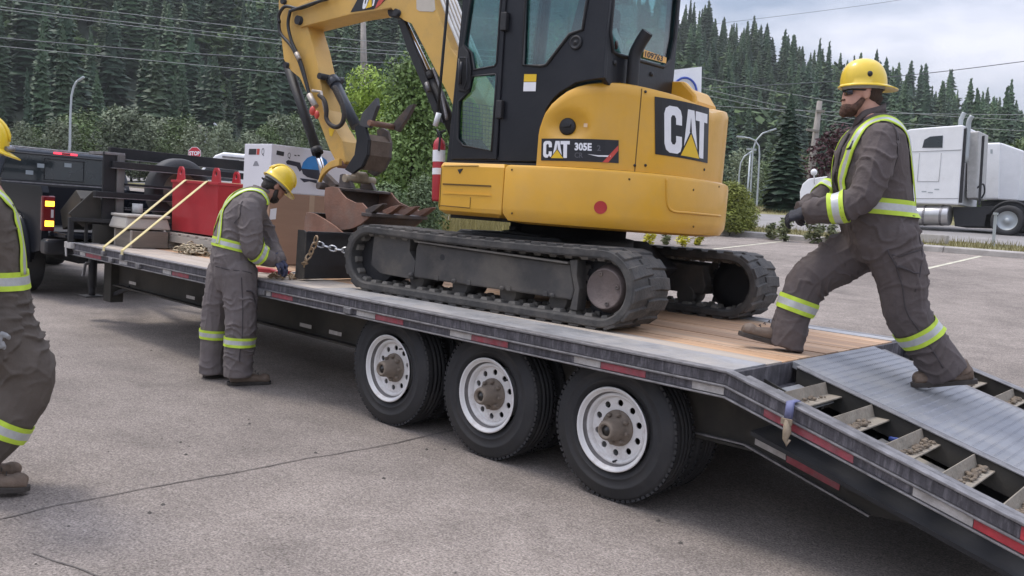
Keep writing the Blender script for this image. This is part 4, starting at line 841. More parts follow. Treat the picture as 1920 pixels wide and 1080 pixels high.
# hoses along stick and boom
hs_m = MB()
for k, (pts, y) in enumerate((([(523,40),(526,62),(545,85),(556,105),(562,118),(572,150),(583,190)], -.14), ([(545,18),(540,45),(546,75),(556,98),(566,122),(576,160),(584,195)], -.16), ([(524,42),(523,28),(535,12),(560,16),(585,8),(612,-4)], -.15), ([(546,20),(570,12),(600,2),(628,-6)], -.17))): hs_m.tube(catmull([el(a, c, y) for a, c in pts], 5), .016, 8)
B(hs_m, 'hydraulic_hoses', HOSE, st)
mb = MB(); mb.tube(catmull([el(a, c, -.17) for a, c in ((598,178),(608,188),(612,205),(612,222),(620,234),(632,238),(642,230),(645,212),(640,190),(632,172),(627,163))], 5), .021, 10); B(mb, 'hose_loop', mat('sleeved_hose', (.035,.028,.024), .7, 0, .3, 30, .3, 80), st)
FIT = mat('pale_fitting', (.42,.38,.34), .5, .4, .2, 20)
for pts, r in (([(580,178),(592,200)], .03), ([(586,170),(602,172),(610,210)], .014), ([(556,100),(562,112)], .024)): mb = MB(); mb.tube([el(a, c, -.165) for a, c in pts], r, 10); B(mb, 'hose_coupling', FIT, st)
mb = MB(); mb.ell(el(586,208,-.19), (.035,.025,.045), 10, 8); mb.ell(el(594,215,-.185), (.03,.02,.04), 8, 6); B(mb, 'red_coupler_cap', DECR, st)
mb = MB(); mb.prism(xz([(616,240),(627,243),(622,256),(618,254)], SY-.003), lambda a, c: (a, SY-.003, c), (0, .002, 0)); B(mb, 'sticker', DECY, st)
# linkage
for y in (-.16, .12):
    lk = catmull([el(a, c, y) for a, c in ((636,304),(618,310),(603,325),(596,345))], 6); mb = MB(); mb.loft([[p+Vector((0,0,.035)), p+Vector((0,.035,.035)), p+Vector((0,.035,-.03)), p+Vector((0,0,-.03))] for p in lk], smooth=False); B(mb, 'tipping_link', YELB, st, .006)
mb = MB(); p = el(596,348,-.18); mb.lathe([(.035, 0), (.035, .36)], p, (0,1,0), 14, cap0=True, cap1=True); mb.bar(el(607,328,-.06), el(632,352,-.06), .06, .07); mb.bar(el(607,328,.06), el(632,352,.06), .06, .07); B(mb, 'bucket_link', RUSTD, st, .006)
# ---- thumb
th_ = bpy.data.objects.new('thumb', None); COL.objects.link(th_); th_.parent = EX; WM[th_.name] = EM
mb = MB(); mb.tube([el(627,155,.0), el(668,238,.0)], .05, 14); mb.tube([el(622,148,0), el(630,160,0)], .06, 14); B(mb, 'thumb_cylinder', mat('grey_cylinder', (.05,.055,.065), .4, .2, .1, 6), th_)
mb = MB(); mb.lathe([(.03, -.14), (.03, .14)], el(620,147,0), (0,1,0), 12, cap0=True, cap1=True); B(mb, 'pivot_pin', BLK, th_)
for y, m in ((-.16, CABB), (.11, RUSTD)):
    tp_px = [(646,318),(664,290),(668,262),(664,238),(674,232),(684,238),(690,262),(688,290),(678,312),(660,326)]
    mb = MB(); mb.prism(xz(tp_px, -.16), lambda a, c: (a, y, c), (0, .035, 0)); B(mb, 'thumb_arm', m, th_, .006)
for y, pts in ((-.16, [(672,236),(679,212),(705,183),(707,198),(692,240)]), (.11, [(690,232),(700,218),(724,190),(735,186),(722,212),(704,240)])):
    mb = MB(); mb.prism(xz(pts, -.16) if y < 0 else xz(pts, -.16), lambda a, c: (a, y, c), (0, .04, 0)); B(mb, 'thumb_tine', RUSTD if y > 0 else mat('grey_worn_steel', (.085,.085,.09), .5, .4, .2, 8), th_, .004)
mb = MB(); p = el(692,230,-.18); mb.tube([p, p+Vector((0,.36,0))], .026, 12); B(mb, 'cross_tube', RUST, th_)
mb = MB(); mb.prism(xz([(682,250),(690,262),(688,290),(676,318),(668,316),(680,288),(680,262)], -.16), lambda a, c: (a, -.12, c), (0, .23, 0)); B(mb, 'thumb_plate', mat('muddy_brown_steel', (.13,.095,.07), .8, 0, .25, 9, .2, 40), th_)
# ---- bucket
bk = bpy.data.objects.new('bucket', None); COL.objects.link(bk); bk.parent = EX; WM[bk.name] = EM
KY, KW = -.335, .67
def z2(pts): return [(520+a/4.91, 230+c/4.91) for a, c in pts]
cheek = xz(z2([(440,600),(500,588),(555,600),(580,640),(630,695),(720,738),(775,738),(815,780),(852,832),(835,880),(770,935),(690,975),(600,990),(520,965),(455,910),(432,800),(430,700)]), KY)
for y in (KY, KY+KW-.02): mb = MB(); mb.prism(cheek, lambda a, c: (a, y, c), (0, .02, 0)); B(mb, 'bucket_cheek', RUST, bk, .003)
sh = cheek[8:]+[cheek[0], cheek[1], cheek[2]]
mb = MB(); mb.loft([[(a, KY+.02, c) for a, c in sh], [(a, KY+KW-.02, c) for a, c in sh]], smooth=False, caps=False, closed=False); o = B(mb, 'bucket_shell', RUSTD, bk); sm = o.modifiers.new('th', 'SOLIDIFY'); sm.thickness = .018
lip = Vector((cheek[8][0], 0, cheek[8][1])); ldir = Vector((.94, 0, .28)).normalized()
mb = MB(); mb.bar(lip+Vector((-.03, KY-.012, -.015)), lip+Vector((-.03, KY+KW+.012, -.015)), .13, .03); B(mb, 'bucket_lip', RUSTD, bk, .004)
for k in range(4):
    y = KY+.03+k*(KW-.06)/3; p = lip+Vector((-.05, y, -.0)); q = p+Vector((.20, 0, .085)); mb = MB()
    up = Vector((-ldir.z, 0, ldir.x)); mb.loft([[p+Vector((0,-.035,0))-up*.03, p+Vector((0,.035,0))-up*.03, p+Vector((0,.035,0))+up*.03, p+Vector((0,-.035,0))+up*.03], [p.lerp(q,.5)+Vector((0,-.032,0))-up*.022, p.lerp(q,.5)+Vector((0,.032,0))-up*.022, p.lerp(q,.5)+Vector((0,.032,0))+up*.028, p.lerp(q,.5)+Vector((0,-.032,0))+up*.028], [q+Vector((0,-.026,0))-up*.002, q+Vector((0,.026,0))-up*.002, q+Vector((0,.026,0))+up*.006, q+Vector((0,-.026,0))+up*.006]], smooth=False); B(mb, 'bucket_tooth', RUST if k else RUSTD, bk, .004)
for y in (-.15, .11): mb = MB(); mb.prism(xz(z2([(560,600),(575,480),(600,470),(640,490),(695,600)]), -.15), lambda a, c: (a, y, c), (0, .04, 0)); B(mb, 'bucket_ear', RUSTD, bk, .004)
mb = MB(); p = el(646, 334, -.18); mb.tube([p, p+Vector((0,.36,0))], .035, 14); mb.tube([p+Vector((0,.12,.02)), p+Vector((0,.24,.02))], .055, 14); B(mb, 'bucket_pin', mat('worn_tan_steel', (.33,.27,.19), .6, .2, .2, 12), bk)
# ---- spare bucket on the deck ahead of the blade
sb = root('spare_bucket', (-3.8, .62, .85), 'rusty spare bucket standing on the deck just behind the dozer blade', 'bucket', M=EM)
tri = xz(z2([(285,1010),(290,880),(310,825),(380,840),(470,890),(560,950),(640,1015)]), -.42)
tri = [(a-.06, c) for a, c in tri] + [(tri[-1][0]-.1, .06), (tri[-1][0]-.45, .0), (tri[0][0]-.1, .10)]
for y in (-.42, .15): mb = MB(); mb.prism(tri, lambda a, c: (a, y, c), (0, .02, 0)); mb.build('bucket_cheek', RUST, sb, .003, local=True)
mb = MB(); shl = tri[7:]+tri[:3]; mb.loft([[(a, -.40, c) for a, c in shl], [(a, .15, c) for a, c in shl]], smooth=False, caps=False, closed=False); o = mb.build('bucket_shell', RUSTD, sb, local=True); sm = o.modifiers.new('th', 'SOLIDIFY'); sm.thickness = .015
# ---- fire extinguisher clipped to the front of the body
fe = root('fire_extinguisher', (0,0,0), 'red fire extinguisher with white label clipped to the front corner of the excavator', 'extinguisher', M=EM)
pb = el(821, 378, -.80); pt = el(824, 258, -.80); ax = (pt-pb)
L_ = ax.length
mb = MB(); mb.lathe([(.001, 0), (.042, .002), (.045, .02), (.045, L_*.88), (.038, L_*.94), (.018, L_*.99), (.016, L_)], pb, ax, 20); mb.build('cylinder', REDP, fe, local=True)
mb = MB(); mb.lathe([(.0462, L_*.62), (.0462, L_*.80)], pb, ax, 20); mb.lathe([(.0464, L_*.42), (.0464, L_*.52)], pb, ax, 20); mb.build('label', [DECW, DECB], fe, local=True)
mb = MB(); mb.tube([pt, pt+Vector((0,0,.03))], .018, 8); mb.bar(pt+Vector((-.02,0,.03)), pt+Vector((.05,0,.05)), .02, .012); mb.tube(catmull([pt+Vector((0,-.01,.02)), pt+Vector((.02,-.05,.05)), pt+Vector((.05,-.05,.0)), pt+Vector((.045,-.045,-.1))], 4), .008, 6); mb.build('valve_and_hose', BLK, fe, local=True)
# ================================================================== cargo on the deck
LETT = mat('print_dark', (.03,.03,.035), .6)
def wbox(name, m, par, x0, x1, y0, y1, z0, z1, bevel=.004): mb = MB(); mb.box(x0, x1, y0, y1, z0, z1); return mb.build(name, m, par, bevel=bevel)
# red steel box on a timber pallet
PALW = mat('grey_pallet_timber', (.38,.345,.30), .85, 0, .18, 4, .25, 30, stretch=(1,6,6))
pl = root('pallet', (-6.0, 1.2, .85), 'weathered timber pallet carrying the red steel box', 'pallet')
for k, y in enumerate((.80, 1.10, 1.40)): wbox('bearer', PALW, pl, -6.62, -5.54, y, y+.10, .925, 1.0)
for k in range(6): wbox('deck_board', PALW, pl, -6.62+k*.19, -6.62+k*.19+.13, .80, 1.62, 1.002, 1.026, .002)
for k in range(3): wbox('foot_board', PALW, pl, -6.60+k*.47, -6.60+k*.47+.10, .80, 1.62, .856, .923, .002)
rb_ = root('red_steel_box', (-5.97, 1.2, 1.04), 'red painted steel box with lifting lugs strapped down on the trailer deck', 'box')
RX0, RX1, RY0, RY1, RZ0, RZ1 = -6.62, -5.63, .87, 1.62, 1.045, 1.60
mb = MB(); mb.loft([[(RX0+.02-.02, RY0+.015, RZ0), (RX1-.01, RY0+.015, RZ0), (RX1-.01, RY1, RZ0), (RX0, RY1, RZ0)], [(RX0, RY0, RZ1), (RX1, RY0, RZ1), (RX1, RY1, RZ1), (RX0, RY1, RZ1)]], smooth=False); mb.build('box_body', REDP, rb_, bevel=.006)
wbox('rim', REDP, rb_, RX0-.012, RX1+.012, RY0-.012, RY1+.012, RZ1-.025, RZ1+.004, .003)
for x in (-6.50, -5.74):
    for yy in (RY0+.03, RY1-.05):
        mb = MB(); lp = [(-.09, 0), (.09, 0), (.06, .12), (.03, .15), (-.03, .15), (-.06, .12)]; hole = [(.028*math.cos(2*PI*k/12), .09+.028*math.sin(2*PI*k/12)) for k in range(12)]
        mb.prism(lp, lambda a, c: (x+a, yy, RZ1+.004+c), (0, .02, 0), [hole]); mb.build('lifting_lug', REDP, rb_, bevel=.003)
STRAPY = mat('pale_yellow_webbing', (.62,.52,.24), .75, 0, .12, 12, dirt=(.5,.46,.36), dscale=6, damt=.4)
for xa, xb, lab in ((-6.22, -6.30, 'pale yellow tie-down strap over the red box, the one nearer the truck'), (-5.80, -5.84, 'pale yellow tie-down strap over the red box, the one nearer the excavator')):
    t = root('ratchet_strap', (xa, .0, .85), lab, 'strap', 'tie-down straps over the red box'); mb = MB()
    P = [Vector((xa, -.012, .80)), Vector((xa, -.012, .87)), Vector((xb, RY0-.016, RZ1+.004)), Vector((xb, RY0+.0, RZ1+.010)), Vector((xb, RY1, RZ1+.010)), Vector((xa, WID+.01, .86))]; w = .025
    for a, c in zip(P[:-1], P[1:]): mb.bar(a, c, .05, .006, up=(0, -.6, 1) if abs(c.y-a.y) > .1 else (0, 1, 0))
    mb.build('webbing', STRAPY, t); wbox('end_hook', RAILED, t, xa-.03, xa+.03, -.03, .01, .79, .83)
# tote on a timber block
to = root('storage_tote', (-6.55, .55, 1.02), 'beige plastic storage tote with a lid beside the red box', 'tote')
TOTE = mat('beige_plastic', (.43,.40,.35), .55, 0, .06, 3, .03, 30, dirt=(.33,.30,.25), dscale=2, damt=.35)
def trap(x0, x1, y0, y1, z0, z1, d): return [[(x0+d, y0+d, z0), (x1-d, y0+d, z0), (x1-d, y1-d, z0), (x0+d, y1-d, z0)], [(x0, y0, z1), (x1, y0, z1), (x1, y1, z1), (x0, y1, z1)]]
mb = MB(); mb.loft(trap(-6.86, -6.50, .33, .78, 1.045, 1.17, -.03), smooth=False); mb.build('tub', TOTE, to, bevel=.02)
mb = MB(); mb.loft(trap(-6.88, -6.48, .32, .80, 1.171, 1.20, 0), smooth=False); mb.build('lid', TOTE, to, bevel=.01)
bk2 = root('timber_crate', (-6.55, .55, .85), 'grey wooden crate on the deck under the beige tote', 'crate')
wbox('crate_body', mat('grey_plywood', (.20,.17,.14), .8, 0, .2, 3, .2, 25, stretch=(1,1,8)), bk2, -6.84, -6.44, .36, .76, .852, 1.03, .006)
for x in (-6.845, -6.455): wbox('corner_batten', PALW, bk2, x, x+.02, .35, .37, .852, 1.035)
# bag and boxes behind the headboard rails
hp = root('parts_bag', (-6.8, .9, 1.24), 'white paper bag tucked behind the rack rails', 'bag')
mb = MB(); mb.loft([[(-6.9+.05*math.cos(a)*(1+.2*math.sin(3*a+k)), .62+.06*math.sin(a), 1.21+.05*k) for a in np.linspace(0, 2*PI, 9)[:-1]] for k in range(3)], smooth=True); mb.build('bag_body', mat('crumpled_white', (.5,.5,.48), .8, 0, .2, 20), hp)
# spare tyre against the rack
spt = root('spare_wheel_assembly', (-7.12, 1.2, 1.1), 'spare trailer tyre standing upright behind the headboard rails', 'spare tyre'); mb = MB()
h = .1; r = .385; prof = [(.22, -h*.7), (.25, -h*.95), (r-.07, -h), (r-.02, -h*.9), (r, -h*.5), (r, h*.5), (r-.02, h*.9), (r-.07, h), (.25, h*.95), (.22, h*.7)]
mb.lathe(prof, (-7.14, 1.2, 1.475), (1, .05, 0), 48); mb.build('tyre', mat('greyish_tyre', (.05,.05,.052), .7, 0, .2, 5, .1, 50), spt)
mb = MB(); mb.lathe([(.225, .04), (.20, .03), (.19, -.02), (.08, -.03), (.001, -.03)], (-7.12, 1.2, 1.475), (1, .05, 0), 36); mb.build('rim', RUNGM, spt)
# cartons
CARD = mat('brown_cardboard', (.33,.205,.135), .85, 0, .06, 2, .05, 40, stretch=(1,1,12))
CARDW = mat('white_carton', (.68,.67,.70), .6, 0, .03, 3)
cx = -4.60; cy0, cy1 = .835, 1.80
cc = root('brown_carton', (-4.85, 1.3, .85), 'large brown cardboard carton on the deck ahead of the excavator bucket', 'carton')
wbox('carton_body', CARD, cc, cx-.50, cx, cy0, cy1, .852, 1.543, .006); wbox('packing_tape', mat('packing_tape', (.42,.29,.19), .35), cc, cx+.0005, cx+.0015, 1.28, 1.34, .853, 1.542, 0)
mb = MB(); q = [on_x(a, c, cx+.002) for a, c in ((507,392),(519,390),(517,411),(505,412))]; mb.add(q, [(0,1,2,3)]); mb.build('shipping_label', DECW, cc)
cw = root('white_carton', (-4.85, 1.3, 1.545), 'white printed grill carton standing on top of the brown carton', 'carton')
wbox('carton_body', CARDW, cw, cx-.48, cx, cy0-.005, cy1, 1.546, 1.995, .005)
def pr_x(pts, m, name, off=.0015):
    q = [on_x(a, c, cx+off) for a, c in pts]; mb = MB(); mb.prism([(p.y, p.z) for p in q], lambda a, c: (cx+off, a, c), None); return mb.build(name, m, cw)
GB = mat('print_blue', (.03,.22,.55), .45, 0, .25, 4); GD = mat('print_charcoal', (.03,.032,.05), .5)
pr_x([(565,316),(568,305),(576,296),(588,291),(600,291),(612,300),(617,314),(598,319)], GB, 'grill_lid_print', .0022)
pr_x([(565,316),(598,319),(617,314),(612,330),(600,338),(576,332),(568,326)], GD, 'grill_base_print', .002)
pr_x([(536,303),(540,300),(563,305),(566,318),(562,322),(556,312),(538,308)], GD, 'side_table_print'); pr_x([(562,334),(595,338),(594,344),(580,340),(570,342)], GD, 'leg_print')
pr_x([(519,282),(533,285),(532,293),(518,290)], LETT, 'brand_block_print')
t0 = on_x(539, 294, cx+.002); t1 = on_x(545, 295, cx+.002); text_mesh('Q', .075, lambda a, c: Vector((cx+.002, t0.y+a*.6, t0.z-.01+c)), 'letter_print', LETT, cw)
for px_ in (552, 558): pr_x([(px_,290),(px_+4,291),(px_+4,293),(px_,292)], LETT, 'small_print')
ys_ = cy0-.0065
def pr_y(pts, m, name): q = [on_y(a, c, ys_) for a, c in pts]; mb = MB(); mb.prism([(p.x, p.z) for p in q], lambda a, c: (a, ys_, c), None); return mb.build(name, m, cw)
pr_y([(467,279),(481,279),(480,290),(466,290)], LETT, 'brand_block_print'); pr_y([(482,279),(487,279),(486,290),(481,290)], DECR, 'red_block_print')
q0 = on_y(490, 288, ys_); text_mesh('Q', .09, lambda a, c: Vector((q0.x+a*.7, ys_, q0.z-.01+c)), 'letter_print', LETT, cw)
pr_y([(478,302),(482,302),(486,311),(474,311)], mat('print_grey', (.25,.25,.27), .6), 'handling_symbol')
# chain heap, chains and binder
CHN = mat('yellow_zinc_chain', (.40,.34,.24), .45, .6, .25, 30, dirt=(.28,.20,.12), dscale=20, damt=.4)
def link(mb, p, d, up, L=.058, W=.040, r=.0072):
    p = Vector(p); d = Vector(d).normalized(); up = Vector(up); s = d.cross(up)
    if s.length < .05: s = d.cross(Vector((.3, .9, .2)))
    s.normalize(); pts = []
    for k in range(10):
        a = 2*PI*k/10; pts.append(p + d*(math.cos(a)*L*.62) + s*(math.sin(a)*W*.55))
    mb.tube(pts, r, 5, closed=True)
def chain(mb, path, pitch=.054):
    P = catmull(path, 12); acc = 0; nxt = 0; k = 0
    for a, c in zip(P[:-1], P[1:]):
        seg = (c-a).length
        while nxt <= acc+seg and seg > 1e-6:
            p = a.lerp(c, (nxt-acc)/seg); d = (c-a).normalized(); u = Vector((0,0,1)) if k % 2 else d.cross(Vector((0,0,1)))
            if u.length < .1: u = Vector((1,0,0))
            link(mb, p, d, u); nxt += pitch; k += 1
        acc += seg
mb = MB(); P = []; cc_ = on_z(347, 474, .86)
for k in range(34):
    a = random.random()*6.28; rr = .24*math.sqrt(random.random()); P.append((cc_.x+rr*math.cos(a)*1.0, cc_.y+.08+rr*math.sin(a)*.75, .865+max(0, (.13-rr*.5))*random.random()))
chain(mb, P); tag(mb.build('chain_heap', CHN), 'heap of tie-down chain lying on the deck below the red box', 'chain')
cp = [on_y(a_, c_, .30) for a_, c_ in ((592,450),(588,462),(580,478),(571,494))]; dk = [on_z(a_, c_, .863) for a_, c_ in ((562,510),(555,518),(540,516),(522,514),(508,518),(528,520),(548,521),(560,517))]
mb = MB(); chain(mb, cp+dk); tag(mb.build('tie_down_chain', mat('rusty_zinc_chain', (.36,.26,.16), .55, .4, .3, 30)), 'rusty chain hanging from the blade corner down onto the deck', 'chain')
mb = MB(); chain(mb, [(-3.31, .40, 1.17), (-3.20, .47, 1.14), (-3.08, .56, 1.115), (-2.9, .70, 1.13)]); tag(mb.build('tie_down_chain', mat('bright_chain', (.55,.55,.55), .3, .8, .1, 10)), 'bright silver chain strung behind the blade towards the track', 'chain')
cb_ = root('chain_binder', (-3.7, .38, .85), 'red lever chain binder lying on the deck under the bending worker\'s hand', 'chain binder')
mb = MB(); mb.tube([(-4.05, .40, .872), (-3.75, .36, .885), (-3.5, .33, .872)], [.012, .016, .010], 8); mb.build('lever', REDP, cb_)
mb = MB(); mb.bar((-3.9, .30, .872), (-3.6, .44, .874), .03, .03); mb.tube([(-3.95, .28, .868), (-3.88, .31, .872)], .018, 8); mb.build('binder_body', REDP, cb_)
mb = MB(); mb.tube(catmull([(-3.6, .44, .874), (-3.55, .47, .885), (-3.52, .45, .875), (-3.55, .42, .87)], 4), .009, 6); mb.build('hook', RAILED, cb_)
# ================================================================== pickup truck
PKB = mat('black_truck_paint', (.010,.011,.015), .25, 0, .1, 2, coat=.0, spec=.12)
pk = root('pickup_truck', (-11.5, 1.32, 0), 'black crew-cab pickup with lit amber tail lamp hitched to the trailer', 'pickup')
PY0, PY1 = .33, 2.33; XT = -8.88
def side_prism(name, lp, y, th, m, holes=(), bevel=.01, par=None): mb = MB(); mb.prism(lp, lambda a, c: (a, y, c), (0, th, 0), holes); return mb.build(name, m, par or pk, bevel=bevel, seg=3)
arch = lambda cx_, r, n=14: [(cx_+r*math.cos(PI*k/n), .42+r*math.sin(PI*k/n)) for k in range(n+1)]
bedside = [(XT, .62), (XT, 1.34), (XT-.06, 1.42), (XT-2.02, 1.42), (XT-2.02, .50), (-9.82-.46, .50)] + [(-9.82-.47*math.cos(PI*k/14), .46+.50*math.sin(PI*k/14)) for k in range(15)] + [(-9.30, .55)]
for y in (PY0, PY1-.08): side_prism('bed_side', bedside, y, .08, PKB)
for y, s in ((PY0-.01, -1), (PY1+.01, 1)):
    mb = MB()
    P = [Vector((-9.82-.50*math.cos(PI*k/16)*1.02, y, .44+.54*math.sin(PI*k/16))) for k in range(17)]
    rings = []
    for k, p in enumerate(P):
        n = Vector((p.x+9.82, 0, p.z-.44)).normalized(); b_ = .03+.13*math.sin(PI*k/16)**.5
        rings.append([p-n*.03, p-n*.03+Vector((0, s*b_, 0)), p+n*.03+Vector((0, s*b_*.9, 0)), p+n*.10+Vector((0, s*.01, 0)), p+n*.10-Vector((0, s*.02, 0))])
    mb.loft(rings, smooth=True); mb.build('wheel_arch_flare', PKB, pk)
wbox('bed_floor', BLK, pk, XT-2.0, XT, PY0+.08, PY1-.08, .80, .84); wbox('bed_front', PKB, pk, XT-2.02, XT-1.97, PY0+.08, PY1-.08, .84, 1.40)
wbox('tailgate', PKB, pk, XT-.02, XT+.50, PY0+.10, PY1-.10, .80, .86, .015)
bp = wbox('rear_bumper', mat('black_bumper', (.02,.02,.022), .35, .0, .1, 4, coat=.2), pk, XT-.02, XT+.17, PY0-.01, PY1+.01, .58, .76, .03); wbox('bumper_step_pad', RAILED, bp, XT, XT+.15, PY0+.02, PY0+.36, .761, .766)
LAMPR = mat('tail_lamp_red', (.16,.012,.015), .2, 0, .1, 6, coat=.6); LAMPA = mat('amber_lamp_lit', (1.0,.55,.04), .3, emit=3.0, var=.02); LAMPW = mat('lamp_clear', (.6,.55,.55), .2)
LAMPB = mat('brake_lamp_lit', (1.0,.06,.10), .3, emit=1.1, var=.02)
for y, s in ((PY0, 1), (PY1, -1)):
    y0, y1 = (y-.004, y+.15) if s > 0 else (y-.15, y+.004)
    o = wbox('tail_lamp', LAMPR, pk, XT-.05, XT+.012, y0, y1, .86, 1.30, .015)
    for za, zb_ in ((1.17, 1.235), (.92, .99)): wbox('amber_light', LAMPA, o, XT+.0125, XT+.017, y0+.035, y1-.015, za, zb_, 0)
    wbox('reverse_light', LAMPW, o, XT+.0125, XT+.016, y1-.05, y1-.02, 1.03, 1.13, 0)
# cab
CX0, CX1, CTZ = -13.0, -10.92, 1.94
def cab_ring(x, z, y, dy): return [(x, y+dy, z)]
mb = MB(); sect = lambda x, top, w: [(x, PY0+.02, .5), (x, PY0, 1.0), (x, PY0+.02, 1.42), (x, PY0+.15+w, top-.06), (x, PY0+.26+w, top), (x, PY1-.26-w, top), (x, PY1-.15-w, top-.06), (x, PY1-.02, 1.42), (x, PY1, 1.0), (x, PY1-.02, .5)]
mb.loft([sect(-10.90, 1.905, .0), sect(-11.02, 1.945, 0), sect(-11.8, 1.98, 0), sect(-12.7, 1.95, .0), sect(-13.5, 1.46, .04)], smooth=False); cabo = mb.build('cab_shell', mat('sky_lightened_black_paint', (.042,.050,.064), .18, 0, .1, 2, coat=.6), pk, bevel=.02, seg=3)  # same black as the bed, colour lifted bluish for sky reflection on the cab
rwz = [(PY0+.13, 1.46), (PY1-.13, 1.46), (PY1-.24, 1.85), (PY0+.24, 1.85)]
mb = MB(); mb.prism(rwz, lambda a, c: (-10.893+(c-1.46)*-.012, a, c), (-.004, 0, 0)); rwn = mb.build('rear_window', mat('dark_truck_glass', (.022,.029,.032), .05, 0, .3, 1.2, coat=1.0), pk)
mb = MB(); mb.tube([(-10.888, a, c) for a, c in rwz], .012, 6, closed=True); mb.build('window_seal', BLK, rwn)
mb = MB(); mb.tube([(-10.93, PY0+.30, 1.93), (-10.93, PY1-.30, 1.93)], .012, 6); mb.build('roof_sheen_strip', RAILED, pk)  # pale strip painted in for the sky reflecting along the roof edge
for y_, z_ in ((.95, 1.66), (1.32, 1.70), (.80, 1.55)): wbox('window_sticker', mat('faded_sticker', (.30,.33,.34), .6), rwn, -10.888, -10.887, y_, y_+.10, z_, z_+.06, 0)
mb = MB(); mb.tube([(-10.886, a, c) for a, c in [(1.05, 1.50), (1.60, 1.50), (1.60, 1.80), (1.05, 1.80)]], .008, 6, closed=True); mb.build('slider_frame', BLK, rwn)
wbox('third_brake_light', LAMPB, pk, -10.905, -10.885, 1.17, 1.50, 1.875, 1.905, .004); wbox('brake_light_housing', LAMPR, pk, -10.91, -10.8835, 1.28, 1.40, 1.877, 1.903, .002)
wbox('bed_rail_cap', RAILED, pk, -10.90, -10.86, PY0+.1, PY1-.1, 1.425, 1.445)
side_prism('side_window', [(-10.98, 1.48), (-13.1, 1.48), (-12.65, 1.86), (-11.05, 1.87)], PY0+.055, -.03, GLASSD, bevel=0)
mb = MB(); mb.loft([[(-13.4, PY0+.02, .5), (-13.4, PY0, 1.38), (-13.4, PY1, 1.38), (-13.4, PY1-.02, .5)], [(-14.7, PY0+.05, .5), (-14.7, PY0+.06, 1.25), (-14.7, PY1-.06, 1.25), (-14.7, PY1-.05, .5)]], smooth=False); mb.build('bonnet', PKB, pk, bevel=.05, seg=3)
def road_wheel(par, x, y, z, r, w, s, rimm):
    mb = MB(); h = w/2; mb.lathe([(r*.62, -h*.8), (r*.68, -h), (r*.9, -h), (r*.98, -h*.8), (r, -h*.4), (r, h*.4), (r*.98, h*.8), (r*.9, h), (r*.68, h), (r*.62, h*.8)], (x, y, z), (0, 1, 0), 40); o = mb.build('wheel', RUBBER, par)
    mb = MB(); mb.lathe([(r*.64, s*h*.85), (r*.58, s*h*.6), (r*.5, s*h*.2), (r*.2, s*h*.35), (r*.18, s*h*.7), (.001, s*h*.7)], (x, y, z), (0, 1, 0), 28); mb.build('rim', rimm, o)
for x in (-9.82, -13.7):
    for y, s in ((PY0+.12, -1), (PY1-.12, 1)): road_wheel(pk, x, y, .41, .41, .28, s, RAILED)
wbox('chassis', BLK, pk, -14.4, XT-.05, .8, 1.85, .45, .78)
# clutter in the truck bed
tb = root('bed_toolbox', (-9.3, .9, .86), 'dark steel chute leaning out of the truck bed', 'toolbox')
mb = MB(); mb.prism([(-9.0, .88), (-8.55, 1.02), (-8.45, 1.30), (-8.62, 1.40), (-9.1, 1.12)], lambda a, c: (a, .62, c), (0, .35, 0)); mb.build('chute_body', FRAMEM, tb, bevel=.01)
# ================================================================== people
SKIN = mat('skin', (.56,.315,.235), .55, 0, .12, 14, .08, 90, spec=.35)
SKIN2 = mat('tanned_skin', (.36,.19,.135), .55, 0, .12, 14, .08, 90, spec=.35)
HAIR = mat('dark_brown_hair', (.022,.016,.013), .65, 0, .3, 40, .5, 160)
BEARD = mat('brown_beard', (.10,.05,.033), .8, 0, .35, 45, .6, 200)
COVA = mat('charcoal_coverall', (.098,.080,.077), .9, 0, .16, 5, .42, 22, dirt=(.080,.063,.055), dscale=2.2, damt=.45)
COVB = mat('grey_coverall', (.150,.128,.124), .9, 0, .16, 5, .42, 22, dirt=(.118,.098,.088), dscale=2.2, damt=.45)
COVC = mat('brown_grey_coverall', (.098,.080,.066), .9, 0, .16, 5, .42, 22, dirt=(.085,.068,.055), dscale=2.2, damt=.45)
LIME = mat('hi_vis_lime', (.50,.66,.055), .6, 0, .08, 30, emit=0)
SILV = mat('silver_reflective', (.50,.51,.50), .38, .25, .1, 40)
HATY = mat('yellow_hard_hat', (.80,.56,.035), .32, 0, .05, 5, coat=.3, dirt=(.62,.44,.05), dscale=6, damt=.25)
LEATH = mat('brown_boot_leather', (.15,.105,.075), .75, 0, .25, 14, .3, 60, dirt=(.22,.18,.145), dscale=9, damt=.45)
SOLE = mat('boot_sole', (.05,.042,.036), .8, 0, .25, 20, .2, 60)
GLOVD = mat('dark_glove', (.022,.022,.03), .75, 0, .25, 20, .3, 80)
GLOVB = mat('blue_glove', (.05,.055,.10), .7, 0, .3, 20, .3, 80)
GLOVG = mat('grey_glove', (.30,.30,.30), .75, 0, .25, 20, .3, 80)
def remesh(mb, voxel, smooth_it=4, name='tmp'):
    me = mb.mesh(name, SKIN); o = bpy.data.objects.new(name, me); COL.objects.link(o)
    r = o.modifiers.new('r', 'REMESH'); r.mode = 'VOXEL'; r.voxel_size = voxel; r.use_smooth_shade = True
    if smooth_it: s = o.modifiers.new('s', 'SMOOTH'); s.iterations = smooth_it; s.factor = .5
    dg = bpy.context.evaluated_depsgraph_get(); m2 = bpy.data.meshes.new_from_object(o.evaluated_get(dg)); bpy.data.objects.remove(o); bpy.data.meshes.remove(me); return m2
